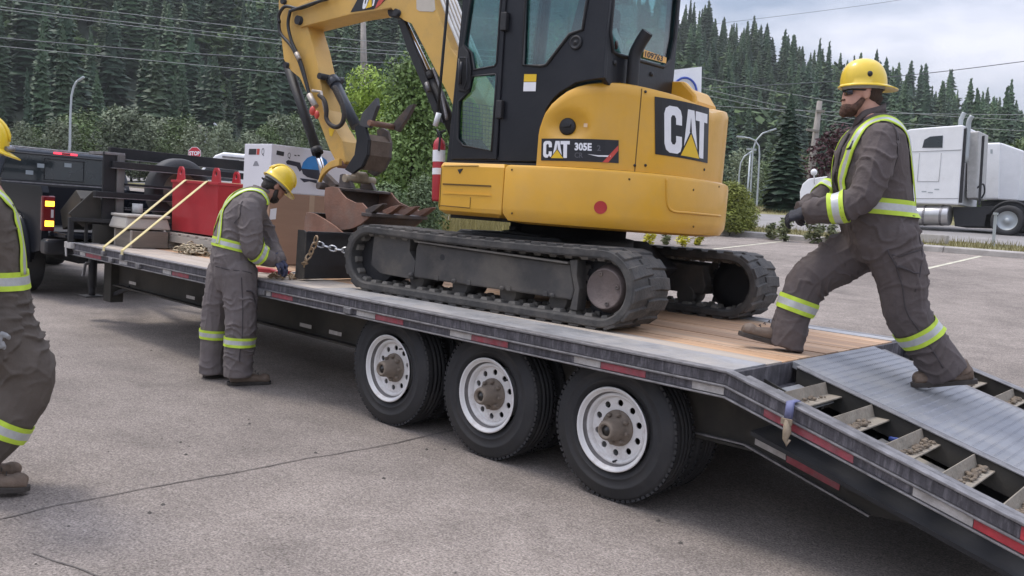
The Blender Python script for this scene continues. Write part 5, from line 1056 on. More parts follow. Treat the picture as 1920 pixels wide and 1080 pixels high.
def link_mesh(me, name, mats, par):
    me.name = name; me.materials.clear()
    for q in (mats if isinstance(mats, (list, tuple)) else [mats]): me.materials.append(q)
    me.transform(WM[par.name].inverted()); o = bpy.data.objects.new(name, me); COL.objects.link(o); o.parent = par; WM[o.name] = WM[par.name]
    me.polygons.foreach_set('use_smooth', [True]*len(me.polygons)); me.update(); return o
def limb(mb, pts, rs, k=7, n=18, cap=True):
    P = catmull(pts, k); m = len(pts)-1; R = [interp(range(m+1), rs, i/k) for i in range(len(P))]
    mb.tube(P, R, n); mb.ell(P[0], (R[0]*.98,)*3, 14, 10)
    if cap: mb.ell(P[-1], (R[-1]*.95,)*3, 14, 10)
def ring(c, rv, fv, a, b, n=28, e=2.4):
    out = []
    for k in range(n):
        t = 2*PI*k/n; ct, st_ = math.cos(t), math.sin(t)
        out.append(Vector(c)+Vector(rv)*a*math.copysign(abs(ct)**(2/e), ct)+Vector(fv)*b*math.copysign(abs(st_)**(2/e), st_))
    return out
def hard_hat(par, c, hu, hf, hr, brim_dir, m=HATY, ridge=False, full=False):
    """c: centre of the rim plane"""
    def pt(t, r, z): return c + hf*(math.cos(t)*.122*r) + hr*(math.sin(t)*.108*r) + hu*z
    n = 40; rings = []
    for k in range(11):
        ph = k/10*PI/2; r = math.sin(ph)**.82 if k else .002; rings.append([pt(2*PI*j/n, max(.003, r), .142*math.cos(ph)**.85) for j in range(n)])
    def ext(t):
        g = math.cos(t)*(1 if brim_dir > 0 else -1); return .012+.046*max(0, g)**1.6
    out1 = []; out2 = []
    for j in range(n):
        t = 2*PI*j/n; d = (hf*math.cos(t)+hr*math.sin(t)).normalized(); e = ext(t); p = pt(t, 1, 0); out1.append(p+d*e-hu*(.006+e*.30)); out2.append(p+d*e-hu*(.012+e*.30))
    inn = [pt(2*PI*j/n, .965, -.008) for j in range(n)]; dome = [[pt(2*PI*j/n, .955*max(.003, math.sin(k/6*PI/2)), .138*math.cos(k/6*PI/2)) for j in range(n)] for k in range(6, -1, -1)]
    mb = MB(); mb.loft(rings+[out1, out2, inn]+dome, smooth=True, caps=False); h = mb.build('hard_hat', m, par)
    h.data.set_sharp_from_angle(angle=math.radians(50))
    if ridge:
        for off in (-.035, 0, .035):
            P = []
            for k in range(-7, 8): a = k/7*PI*.42; P.append(c+hf*(math.sin(a)*.122)+hr*off*1.0+hu*(.142*math.cos(a)**.85*math.sqrt(max(.05, 1-(off/.108)**2))+.002))
            mb = MB(); mb.tube(P, [.004]+[.008]*13+[.004], 8); mb.build('hat_ridge', m, h)
    mb = MB(); R1 = [pt(2*PI*j/24, .90, -.028) for j in range(24)]; R2 = [pt(2*PI*j/24, .93, .02) for j in range(24)]; mb.loft([R1, R2], caps=False); mb.build('hat_suspension', mat('hat_webbing', (.40,.40,.38), .7), h)
    return h
def glove(par, wrist, tip, palm_n, m, curl=.8, side=1):
    """hand from wrist towards tip, palm_n: the way the palm faces, side: +1 thumb on cross(dir, palm_n)"""
    w = Vector(wrist); d = (Vector(tip)-w).normalized(); pn = Vector(palm_n); pn = (pn-d*pn.dot(d)).normalized(); s = d.cross(pn)*side
    mb = MB(); mb.loft([ring(w-d*.05, s, pn, .038, .032), ring(w, s, pn, .034, .028), ring(w+d*.03, s, pn, .043, .024), ring(w+d*.09, s, pn, .046, .019)], smooth=True)
    for k, (off, L, r) in enumerate(((.034, .072, .0105), (.012, .080, .011), (-.011, .075, .0105), (-.033, .060, .0095))):
        b = w+d*.082+s*off; P = [b]; a = .25+.1*k*curl; dirv = d
        for q in range(3):
            a2 = a+curl*.55*(q+.4); dirv = d*math.cos(a2)+pn*math.sin(a2); P.append(P[-1]+dirv*L*(.44, .32, .26)[q])
        mb.tube(P, [r*1.1, r*1.05, r, r*.8], 10); mb.ell(P[-1], (r*.82,)*3, 8, 6)
    b = w+d*.025+s*.036; P = [b, b+(s*.7+d*.6+pn*.25).normalized()*.035, b+(s*.45+d*.8+pn*.5).normalized()*.062, b+(s*.25+d*.85+pn*.7).normalized()*.082]
    mb.tube(P, [.015, .0135, .012, .0095], 10); mb.ell(P[-1], (.0098,)*3, 8, 6)
    return link_mesh(remesh(mb, .0036, 2), 'glove', m, par)
def boot(par, heel, toe, up, W=.105):
    heel = Vector(heel); toe = Vector(toe); d = (toe-heel); L = d.length; d.normalize(); up = Vector(up); up = (up-d*up.dot(d)).normalized(); s = d.cross(up)
    mb = MB(); st = [(.0, .030, .055, .075), (.06, .036, .060, .085), (.14, .036, .055, .085), (.20, .042, .040, .062), (.26, .047, .034, .052), (.295, .036, .028, .046)]
    k = L/.31
    mb.loft([ring(heel+d*(x*k+.012)+up*(.022+h*.5+.004), s, up, w, h*.55+.01, 20) for x, w, h, _ in st], smooth=True); mb.ell(heel+d*(.27*k)+up*.05, (.045,.045,.036), 14, 10)
    mb.tube([heel+d*.065+up*.06, heel+d*.085+up*.125], [.055, .050], 16)
    o = link_mesh(remesh(mb, .006, 4), 'boot', LEATH, par)
    ol = [(-.004,-.034),(.03,-.042),(.10,-.038),(.18,-.046),(.25,-.052),(.30,-.040),(.322,-.012),(.322,.012),(.30,.040),(.25,.050),(.18,.042),(.10,.034),(.03,.040),(-.004,.032),(-.012,0)]
    mb = MB(); mb.prism([(a*k, b) for a, b in ol], lambda a, b: heel+d*a+s*b, up*.026); so = mb.build('boot_sole', SOLE, o, bevel=.004)
    mb = MB(); P = [heel+d*(.155*k+.022*q)+up*(.135-.018*q) for q in range(4)]
    for q, p in enumerate(P): mb.tube([p-s*.022+up*.0, p+up*.012, p+s*.022], .0028, 5)
    mb.build('laces', SOLE, o)
    return o
class Person:
    def __init__(s, label, base, cov, skin): s.r = root('person', base, label, 'person'); s.mb = MB(); s.cov = cov; s.skin = skin; s.segs = []
    def seg(s, a, b, w=1.): s.segs.append((Vector(a), Vector(b), w))
    def limb(s, pts, rs, fold=1.): 
        limb(s.mb, pts, rs, cap=len(pts) == 3)
        for a, b in zip(pts[:-1], pts[1:]): s.seg(a, b, fold)
    def torso(s, rings): s.mb.loft([ring(*q) for q in rings], smooth=True); s.seg(rings[0][0], rings[-1][0], .6)
    def head(s, c, hu, hf, neck, beard=None, jaw=1.0):
        hr = hf.cross(hu); M = Matrix((hf, hr, hu)).transposed(); mb = s.mb; s.hd = (c, hu, hf, hr)
        mb.ell(c+hu*.035-hf*.012, (.098, .077, .098), 22, 16, M); mb.ell(c-hu*.045+hf*.022, (.072, .062, .075), 20, 14, M); mb.ell(c-hu*.088+hf*.055, (.034, .036, .028), 14, 10, M)
        mb.ell(c+hu*.028+hf*.070, (.022, .058, .018), 14, 8, M)           # brow
        mb.loft([ring(c+hf*.072+hu*.022, hr, hu, .009, .010, 10), ring(c+hf*.098-hu*.016, hr, hu, .014, .012, 10), ring(c+hf*.088-hu*.028, hr, hu, .017, .010, 10), ring(c+hf*.06-hu*.03, hr, hu, .014, .008, 10)], smooth=True)
        mb.ell(c+hf*.082-hu*.052, (.014, .026, .007), 12, 8, M); mb.ell(c+hf*.080-hu*.066, (.014, .022, .008), 12, 8, M)   # lips
        for q in (-1, 1): mb.ell(c+hr*.034*q-hu*.022+hf*.055, (.02, .022, .022), 12, 8, M); mb.ell(c+hr*.076*q-hf*.008-hu*.005, (.022, .010, .034), 12, 8, M); mb.ell(c+hr*.083*q-hf*.014+hu*.012, (.014, .010, .016), 10, 8, M)
        mb.tube(catmull([neck, (Vector(neck)+c-hu*.05)/2, c-hu*.03-hf*.02], 5), [.066]*6+[.058]*5, 16)
        s.neck = Vector(neck)
    def finish(s, voxel=.0078, collar=None):
        me = remesh(s.mb, voxel, 5); n = len(me.vertices); co = np.empty(n*3); me.vertices.foreach_get('co', co); co = co.reshape(-1, 3); no = np.empty(n*3); me.vertices.foreach_get('normal', no); no = no.reshape(-1, 3)
        hc, hu, hf, hr = s.hd; cN, cUp = collar; ishead = ((co-np.array(cN)) @ np.array(cUp) > 0) & (np.linalg.norm(co-np.array(hc), axis=1) < .34)
        best = np.full(n, 1e9); ph = np.zeros(n); amp = np.zeros(n); wj = np.zeros(n); q3 = np.zeros((n, 3))
        for a, b, w in s.segs:
            a_, b_ = np.array(a), np.array(b); d = b_-a_; L = np.linalg.norm(d); d = d/L; t = (co-a_) @ d; tc = np.clip(t, 0, L); pe = co-a_-t[:, None]*d; dist = np.linalg.norm(co-a_-tc[:, None]*d, axis=1); u = dist < best
            ends = np.minimum(np.abs(tc), np.abs(L-tc)); best = np.where(u, dist, best); ph = np.where(u, t, ph); amp = np.where(u, w, amp); wj = np.where(u, np.exp(-(ends/.10)**2), wj)
            q3 = np.where(u[:, None], pe*11+(t[:, None]*d)*3.2+np.array(a_)*3, q3)
        nz = np.array([noise.noise(Vector(p)*4.5) + .6*noise.noise(Vector(p)*9+Vector((3, 1, 7))) for p in co]); nz2 = np.array([noise.noise(Vector(p)*7+Vector((9, 4, 2))) for p in co]); nv_ = np.array([noise.noise(Vector(p)) for p in q3])
        side_ = np.array([noise.noise(Vector(p)*3.1+Vector((1, 8, 5))) for p in co])
        fold = 1-np.abs(np.sin(ph*PI/.085 + 4.5*nz)); ridge_ = 1-np.abs(np.clip(nv_*2.4, -1, 1))
        disp = amp*(.017*wj*(fold**2.4)*np.clip(.55+1.6*side_, 0, 1.2) + .010*(ridge_**5-.15)*(1-.4*wj) + .006*nz2)
        disp[ishead] = 0; co = co+no*disp[:, None]; me.vertices.foreach_set('co', co.ravel())
        pi = np.zeros(len(me.polygons), dtype=np.int32)
        for i, p in enumerate(me.polygons): pi[i] = 1 if ishead[p.vertices[0]] else 0
        s.bvh = BVHTree.FromPolygons([Vector(p) for p in co], [tuple(p.vertices) for p in me.polygons])
        s.body = link_mesh(me, 'body', [s.cov, s.skin], s.r); me.polygons.foreach_set('material_index', pi); return s.body
    def hit(s, o, d, R=.4): h = s.bvh.ray_cast(o, d, R); return h[0]
    def cuff(s, c, ax, w, name='reflective_stripe', rmax=9., n=56, off=.009, rows=(0, .28, .72, 1), mats=(0, 1, 0), tilt=None):
        c = Vector(c); ax = Vector(ax).normalized(); x = ax.orthogonal().normalized(); y = ax.cross(x); R = []
        for v in rows:
            r = []
            for k in range(n):
                t = 2*PI*k/n; d = x*math.cos(t)+y*math.sin(t); o = c+ax*(v-.5)*w; h = s.hit(o, d); r.append(((h-o).length if h else None))
            good = [q for q in r if q]; md = sorted(good)[len(good)//2] if good else .1
            r = [min(q, md*1.7) if q and q < rmax else None for q in r]; r = [q if q else min(md, rmax) for q in r]; r = [(r[k-1]+2*r[k]+r[(k+1) % n])/4 for k in range(n)]
            R.append([c+ax*(v-.5)*w+(x*math.cos(2*PI*k/n)+y*math.sin(2*PI*k/n))*(r[k]+off) for k in range(n)])
        mb = MB(); inner = [[p-(p-c).normalized()*.006 for p in r] for r in (R[0], R[-1])]
        for i, m in enumerate(mats): mb.loft([R[i], R[i+1]], caps=False, mi=m)
        mb.loft([inner[0], R[0]], caps=False, mi=0); mb.loft([R[-1], inner[1]], caps=False, mi=0)
        return mb.build(name, [LIME, SILV], s.r)
    def strap(s, pts, w, name='reflective_stripe', k=8, off=.011, rows=(-.5, -.2, .2, .5), mats=(0, 1, 0), ms=None):
        P = catmull(pts, k); L = []
        for i, p in enumerate(P):
            l, nn, _, _ = s.bvh.find_nearest(p); t = (P[min(i+1, len(P)-1)]-P[max(i-1, 0)]).normalized(); sd_ = t.cross(nn).normalized(); row = []
            for v in rows: q, n2, _, _ = s.bvh.find_nearest(l+sd_*v*w); row.append(q+n2*off)
            L.append(row)
        for _ in range(2): L = [L[0]]+[[(L[i-1][j]+2*L[i][j]+L[i+1][j])/4 for j in range(len(rows))] for i in range(1, len(L)-1)]+[L[-1]]
        mb = MB(); m = len(rows)
        mb.add([p for r in L for p in r], [(i*m+j, i*m+j+1, (i+1)*m+j+1, (i+1)*m+j) for i in range(len(L)-1) for j in range(m-1)], True); mb.m = [mats[j] for i in range(len(L)-1) for j in range(m-1)]
        o = mb.build(name, ms or [LIME, SILV], s.r); q = o.modifiers.new('th', 'SOLIDIFY'); q.thickness = .004; q.offset = -1; return o
Z = Vector((0,0,1))
# ---------------- worker striding up the ramp
pn = Vector((.6, -.8, 0)); pf = Vector((-.8, -.6, 0)); A0 = Vector((.90, 1.20, 0))
J = lambda px, py, off=0.: on_pl(px, py, A0+pn*off, pn)
m1 = Person('bearded worker in yellow hard hat and charcoal coveralls striding up the trailer ramp', (.9, 1.2, .80), COVA, SKIN)
lean = Vector((.05, .03, 1)).normalized()
m1.torso([(J(1650,492), pn, pf, .165, .14), (J(1651,462), pn, pf, .19, .172), (J(1648,425), pn, pf, .205, .198), (J(1640,385), pn, pf, .205, .195), (J(1634,335), pn, pf, .215, .195), (J(1634,290), pn, pf, .225, .178), (J(1640,255), pn, pf, .215, .15), (J(1645,232), pn, pf, .14, .11), (J(1642,215), pn, pf, .08, .08)])
m1.limb([J(1668,450,.095), J(1690,520,.10), J(1700,588,.10), J(1742,648,.095), J(1775,700,.09)], [.152, .134, .114, .108, .118])
m1.limb([J(1632,455,-.095), J(1570,490,-.10), J(1515,530,-.10), J(1488,590,-.10), J(1470,650,-.10)], [.145, .128, .112, .100, .100])
m1.limb([J(1652,262,.185), J(1642,310,.235), J(1620,368,.26)], [.092, .090, .080], .9); m1.limb([J(1620,368,.26), J(1585,388,.23), J(1540,394,.17), J(1510,399,.13)], [.082, .076, .067, .058])
m1.limb([J(1642,262,-.185), J(1605,310,-.235), J(1572,352,-.24)], [.095, .092, .082], .9); m1.limb([J(1572,352,-.24), J(1540,372,-.14), J(1512,392,-.05)], [.082, .07, .055])
hf = (pf*1.0+Z*.02).normalized(); hu = (Z+Vector((.04,.03,0))).normalized(); hf = (hf-hu*hf.dot(hu)).normalized()
hc = J(1614,177)
m1.head(hc, hu, hf, J(1640,222))
m1.finish(collar=(J(1630,216), (Z*.85+pf*.5).normalized()))
hr = hf.cross(hu)
hat_c = J(1619,160); hat_f = (hf*.985-Z*.09).normalized(); hat_u = (Z*.99+hf*.09).normalized(); hard_hat(m1.r, hat_c, hat_u, hat_f, hat_f.cross(hat_u), -1)
p_ = hat_c+hat_f.cross(hat_u)*-.104+hat_u*.045; mb = MB(); mb.ell(p_, (.016,.010,.016), 10, 8); mb.build('hat_emblem', BLK, m1.r)
mb = MB(); mb.ell(hc-hu*.085+hf*.045, (.052,.058,.042), 16, 12, Matrix((hf, hr, hu)).transposed()); mb.ell(hc-hu*.106+hf*.072, (.028,.034,.028), 12, 10, Matrix((hf, hr, hu)).transposed())
for q in (-1, 1): mb.tube([hc+hr*.064*q-hu*.03+hf*.0, hc+hr*.062*q-hu*.066+hf*.02, hc+hr*.05*q-hu*.09+hf*.04], [.014,.02,.024], 10)
mb.tube([hc+hr*.032-hu*.043+hf*.088, hc-hu*.040+hf*.094, hc-hr*.032-hu*.043+hf*.088], .007, 8)
link_mesh(remesh(mb, .005, 3), 'beard', BEARD, m1.r)
mb = MB(); mb.ell(hc+hu*.025-hf*.042, (.068,.0795,.082), 18, 14, Matrix((hf, hr, hu)).transposed()); mb.tube([hc-hf*.085+hu*.0, hc-hf*.075-hu*.055], [.04,.03], 12); link_mesh(remesh(mb, .006, 3), 'hair', mat('brown_hair', (.06,.035,.024), .7, 0, .3, 40, .5, 160), m1.r)
GLS = mat('dark_lens', (.012,.016,.03), .12, 0, .1, 5, coat=.4)
go = None
for q in (-1, 1):
    mb = MB(); P = [hc+hf*.094+hr*.012*q+hu*.012, hc+hf*.088+hr*.045*q+hu*.014, hc+hf*.066+hr*.068*q+hu*.016]; lo = [p-hu*.032-hf*.004 for p in P]; mb.loft([P, lo], caps=False, closed=False); o = mb.build('glasses_lens', GLS, m1.r); sm = o.modifiers.new('t', 'SOLIDIFY'); sm.thickness = .004
    mb = MB(); mb.tube([hc+hf*.066+hr*.069*q+hu*.010, hc+hr*.081*q+hu*.012, hc-hf*.03+hr*.080*q+hu*.008], .004, 6); mb.build('glasses_arm', BLK, m1.r)
ax = J(1540,394,.17)-J(1600,384,.245); m1.cuff(J(1572,389,.215), ax, .085)
ax = J(1530,380,-.1)-J(1572,352,-.24); m1.cuff(J(1548,366,-.165), ax, .08)
m1.cuff(J(1637,388), Z+pf*-.02, .085, n=80, rmax=.245)
m1.cuff(J(1488,570,-.10), (J(1472,630,-.10)-J(1510,535,-.10)), .085); m1.cuff(J(1733,618,.097), (J(1765,690,.09)-J(1700,588,.10)), .085)
m1.strap([J(1698,385,.08), J(1700,320,.10), J(1690,265,.10), J(1665,235,.11), J(1630,240,.13), J(1600,275,.14), J(1575,320,.12), J(1565,380,.10)], .062)
m1.strap([J(1698,385,-.08), J(1700,320,-.10), J(1690,265,-.10), J(1655,228,-.10), J(1615,245,-.13), J(1575,300,-.12), J(1558,380,-.10)], .062)
mb = MB(); P = [J(1618,222,.07), J(1606,232,.05), J(1598,240,.0), J(1610,230,-.06), J(1645,212,-.075), J(1662,208,0), J(1650,213,.075)]
C0 = catmull(P, 5, closed=True); mb.loft([[p+Z*.0 for p in C0], [p+Z*.045+(p-J(1635,222)).normalized()*-.008 for p in C0]], caps=False); o = mb.build('collar', COVA, m1.r); sm = o.modifiers.new('t', 'SOLIDIFY'); sm.thickness = .012
m1.strap([J(1588,245,.05), J(1562,300,.035), J(1555,360,.03)], .030, name='zip_placket', rows=(-.5, .5), mats=(0,), ms=[mat('dark_placket', (.062,.053,.054), .85)])
q4 = [J(1590,258,.17), J(1612,258,.2)]; m1.strap([J(1592,268,.16), J(1580,268,.12)], .05, name='chest_patch', rows=(-.5, .5), mats=(0,), ms=[BLK])
m1.strap([J(1702,470,.13), J(1690,475,.2), J(1672,480,.22)], .008, off=.004, name='pocket_seam', rows=(-.5, .5), mats=(0,), ms=[MATS['dark_placket']]); m1.strap([J(1700,432,.14), J(1703,470,.14), J(1700,540,.15)], .007, off=.004, name='pocket_seam', rows=(-.5, .5), mats=(0,), ms=[MATS['dark_placket']])
glove(m1.r, J(1512,399,.13), J(1488,404,.10), (Vector((-.2,-.1,-.8))-pn*.6), GLOVD, 1.0, -1); glove(m1.r, J(1514,391,-.055), J(1495,403,.0), (Vector((-.2,-.1,-.5))+pn*.6), GLOVD, 1.0, 1)
bz = lambda p, z: Vector((p.x, p.y, z))
h_ = J(1489,661,-.10); t_ = J(1384,628,-.10); h_ = bz(h_, .853); boot(m1.r, h_, h_+(t_-h_).normalized()*.32, Z)
tt = J(1712,733,.09); tt.z = rz(tt.x)+.010; dh = Vector((.80, .60, .16)).normalized(); boot(m1.r, tt+dh*.32, tt, Z+pf*.25)
SEAMM = MATS['dark_placket']
m1.strap([J(1662,470,.26), J(1690,530,.25), J(1702,588,.24), J(1745,650,.22), J(1768,690,.21)], .006, off=.004, name='side_seam', rows=(-.5, .5), mats=(0,), ms=[SEAMM]); m1.strap([J(1690,262,.28), J(1668,238,.22), J(1650,232,.18)], .008, name='shoulder_seam', rows=(-.5, .5), mats=(0,), ms=[SEAMM])
m1.strap([J(1676,500,.26), J(1700,505,.24), J(1712,512,.2)], .010, name='cargo_pocket_flap', rows=(-.5, .5), mats=(0,), ms=[SEAMM]); m1.strap([J(1690,262,.29), J(1694,300,.27), J(1685,330,.25)], .006, off=.004, name='sleeve_seam', rows=(-.5, .5), mats=(0,), ms=[SEAMM])
# ---------------- worker bending over the deck edge
nv = Vector((.87, -.493, 0)); A0b = Vector((-3.56, -.06, 0))
K = lambda px, py, off=0.: on_pl(px, py, A0b+nv*off, nv)
bf = Vector((.25, .968, 0)); br = bf.cross(Z)     # facing, right
m2 = Person('bearded worker in grey coveralls with lime braces bending over the trailer deck edge', (-3.56, -.06, 0), COVB, SKIN2)
up2 = (Z*.93+bf*.36).normalized(); f2_ = (bf*.93-Z*.36).normalized()
m2.torso([(K(436,545), br, bf, .155, .12), (K(437,515), br, bf, .19, .155), (K(437,480), br, bf, .195, .165), (K(440,450), br, bf, .185, .155), (K(449,415), br, f2_, .205, .15), (K(462,388), br, f2_, .215, .145), (K(474,370), br, f2_, .19, .12), (K(484,360), br, f2_, .11, .09), (K(490,356), br, f2_, .075, .075)])
rf_ = K(455,500)+br*.095; 
m2.limb([K(448,512,.09), K(452,560,.11), K(452,610,.12), K(447,660,.125), K(446,706,.13)], [.145, .128, .118, .108, .108])
m2.limb([K(424,512,-.09), K(412,560,-.12), K(404,610,-.13), K(400,660,-.135), K(399,698,-.14)], [.142, .125, .115, .105, .105])
m2.limb([K(468,392,.17), K(470,430,.215), K(474,466,.225)], [.092, .090, .082], .9); m2.limb([K(474,466,.225), K(492,480,.19), K(512,488,.15)], [.084, .075, .058])
m2.limb([K(472,388,-.18), K(492,425,-.22), K(505,455,-.2)], [.09, .085, .078], .9); m2.limb([K(505,455,-.2), K(516,475,-.08), K(524,486,.02)], [.078, .066, .054])
h2u = (Z*.80+bf*.60).normalized(); h2f = (bf*.80-Z*.60).normalized(); hc2 = K(516,350)
m2.head(hc2, h2u, h2f, K(490,364)); m2.finish(collar=(K(493,362), (Z*.6+bf*.8).normalized()))
h2r = h2f.cross(h2u); Mh = Matrix((h2f, h2r, h2u)).transposed()
hard_hat(m2.r, hc2+h2u*.045-h2f*.004, h2u, h2f, h2r, 1, ridge=True)
mb = MB(); mb.ell(hc2+h2u*.02-h2f*.032, (.080,.0815,.090), 18, 14, Mh); mb.ell(hc2-h2u*.03-h2f*.05, (.05,.062,.06), 14, 12, Mh); link_mesh(remesh(mb, .006, 3), 'hair', HAIR, m2.r)
mb = MB(); mb.ell(hc2-h2u*.080+h2f*.045, (.05,.058,.042), 16, 12, Mh)
for q in (-1, 1): mb.tube([hc2+h2r*.066*q-h2u*.02+h2f*.008, hc2+h2r*.063*q-h2u*.06+h2f*.025, hc2+h2r*.05*q-h2u*.085+h2f*.045], [.015,.02,.022], 10)
link_mesh(remesh(mb, .005, 3), 'beard', HAIR, m2.r)
mb = MB()
for q in (-1, 1): mb.tube([hc2+h2f*.075+h2r*.05*q+h2u*.012, hc2+h2r*.082*q+h2u*.01, hc2-h2f*.05+h2r*.078*q+h2u*.0], .005, 6); mb.tube([hc2-h2f*.05+h2r*.078*q, hc2-h2f*.115+h2r*.03*q-h2u*.01], .008, 6)
mb.build('glasses_strap', BLK, m2.r)
m2.cuff(K(486,475,.205), K(512,488,.15)-K(474,466,.225), .07)
m2.cuff(K(440,461), up2*.55+Z*.45, .072, n=80, rmax=.225)
m2.cuff(K(450,640,.122), K(447,690,.13)-K(452,610,.12), .075); m2.cuff(K(402,625,-.132), K(400,680,-.138)-K(405,600,-.13), .075)
bk_ = lambda px, py, o: K(px, py, o)-bf*.05
m2.strap([K(498,372,-.10), K(492,352,-.10), K(470,357,-.09), K(448,376,-.04)-bf*.05, K(436,400,.03)-bf*.08, K(428,430,.09)-bf*.08, K(424,458,.12)-bf*.08], .05)
m2.strap([K(505,385,.14), K(496,362,.13), K(476,362,.11), K(452,380,.05)-bf*.05, K(432,402,-.03)-bf*.1, K(418,430,-.10)-bf*.08, K(412,455,-.13)-bf*.05], .05)
mb = MB(); C0 = [K(490,362)+br*.085*math.cos(t)+(f2_*.082)*math.sin(t) for t in np.linspace(0, 2*PI, 25)[:-1]]; mb.loft([C0, [p+up2*.035 for p in C0]], caps=False); o = mb.build('collar', COVB, m2.r); sm = o.modifiers.new('t', 'SOLIDIFY'); sm.thickness = .010
m2.strap([K(425,500,.10)-bf*.1, K(445,505,.17)-bf*.08, K(470,512,.19)], .007, off=.004, name='pocket_seam', rows=(-.5, .5), mats=(0,), ms=[MATS['dark_placket']])
m2.strap([K(452,520,.22), K(455,570,.24), K(455,620,.25), K(450,680,.25)], .006, off=.004, name='side_seam', rows=(-.5, .5), mats=(0,), ms=[SEAMM]); m2.strap([K(462,372,.22)-bf*.05, K(452,392,.26)-bf*.05, K(450,420,.24)-bf*.08], .006, off=.004, name='sleeve_seam', rows=(-.5, .5), mats=(0,), ms=[SEAMM]); m2.strap([K(462,545,.24), K(474,550,.2), K(480,580,.18)], .010, name='cargo_pocket_edge', rows=(-.5, .5), mats=(0,), ms=[SEAMM])
glove(m2.r, K(513,488,.15), K(530,500,.13), (-Z*.9-br*.3), GLOVB, .8, -1); glove(m2.r, K(524,486,.02), K(536,500,.04), (-Z*.9+br*.3), GLOVB, .8, 1)
g_ = K(428,722,.13); g_.z = 0.002; boot(m2.r, g_, g_+Vector((.33,.944,0))*.32, Z); g_ = K(383,712,-.14); g_.z = .002; boot(m2.r, g_, g_+Vector((.15,.99,0))*.32, Z)
# ---------------- worker at the left edge
nw = Vector((.955, -.297, 0)); A0c = Vector((-1.86, -2.22, 0)); Q = lambda px, py, off=0.: on_pl(px, py, A0c+nw*off, nw)
cf = Vector((.297, .955, 0)); crr = cf.cross(Z)
m3 = Person('worker in brown-grey coveralls and hard hat cut off by the left picture edge', (-1.86, -2.22, 0), COVC, SKIN)
m3.torso([(Q(-20,645), crr, cf, .16, .13), (Q(-18,610), crr, cf, .195, .165), (Q(-20,565), crr, cf, .205, .175), (Q(-24,520), crr, cf, .20, .165), (Q(-30,460), crr, cf, .215, .165), (Q(-36,410), crr, cf, .225, .155), (Q(-40,370), crr, cf, .20, .125), (Q(-40,348), crr, cf, .11, .09), (Q(-38,338), crr, cf, .078, .078)])
m3.limb([Q(-5,610,.09), Q(30,660,.10), Q(50,712,.105), Q(10,800,.10), Q(-48,866,.09)], [.150, .132, .120, .105, .082], 1.1)
m3.limb([Q(-15,610,-.09), Q(20,660,-.10), Q(38,712,-.105), Q(-4,800,-.10), Q(-58,856,-.10)], [.148, .130, .116, .102, .08], 1.1)
m3.limb([Q(-48,385,.19), Q(-70,450,.24), Q(-72,520,.26)], [.095, .09, .08], .9); m3.limb([Q(-72,520,.26), Q(-50,570,.25), Q(-22,620,.23)], [.082, .072, .056])
m3.limb([Q(-48,385,-.19), Q(-60,450,-.24), Q(-50,515,-.25)], [.095, .09, .08], .9); m3.limb([Q(-50,515,-.25), Q(-30,560,-.24), Q(-5,600,-.22)], [.082, .072, .056])
h3f = (cf*.97-Z*.20).normalized(); h3u = (Z*.97+cf*.20).normalized(); hc3 = Q(-46,288)
m3.head(hc3, h3u, h3f, Q(-48,350)); m3.finish(collar=(Q(-36,345), (Z*.9+cf*.4).normalized()))
h3r = h3f.cross(h3u); hard_hat(m3.r, hc3+h3u*.05+h3f*.0, h3u, h3f, h3r, 1, ridge=True)
mb = MB(); mb.ell(hc3+h3u*.025-h3f*.040, (.070,.0795,.084), 18, 14, Matrix((h3f, h3r, h3u)).transposed()); link_mesh(remesh(mb, .006, 3), 'hair', HAIR, m3.r)
m3.cuff(Q(-24,520), Z, .085, n=80, rmax=.23); m3.cuff(Q(12,798,.10), Q(-48,866,.09)-Q(50,712,.105), .085); m3.cuff(Q(-1,795,-.10), Q(-58,856,-.10)-Q(38,712,-.105), .085)
m3.strap([Q(30,515,.10), Q(30,440,.11), Q(10,380,.12), Q(-35,350,.12), Q(-85,400,.11), Q(-95,510,.09)], .062); m3.strap([Q(30,515,-.10), Q(30,440,-.11), Q(10,380,-.12), Q(-35,350,-.12), Q(-85,400,-.11), Q(-95,510,-.09)], .062)
mb = MB(); mb.tube([hc3+h3u*.055+h3f*.11+h3r*.06, hc3+h3u*.065+h3f*.14+h3r*.03], .012, 8); mb.build('hat_lamp_clip', RAILED, m3.r)
mb = MB(); C0 = [Q(-38,346)+crr*.088*math.cos(t)+cf*.085*math.sin(t) for t in np.linspace(0, 2*PI, 25)[:-1]]; mb.loft([C0, [p+Z*.04 for p in C0]], caps=False); o = mb.build('collar', COVC, m3.r); sm = o.modifiers.new('t', 'SOLIDIFY'); sm.thickness = .012
glove(m3.r, Q(-22,620,.23), Q(-2,672,.22), (-crr*.9+cf*.2), GLOVG, .7, 1); glove(m3.r, Q(-5,600,-.22), Q(12,640,-.21), (crr*.9+cf*.2), GLOVG, .7, -1)
g_ = Q(-98,908,.09); boot(m3.r, Vector((g_.x, g_.y, .045)), Vector((g_.x, g_.y, .02))+cf*.32, Z); g_ = Q(-106,900,-.10); boot(m3.r, Vector((g_.x, g_.y, .045)), Vector((g_.x, g_.y, .02))+cf*.32, Z)
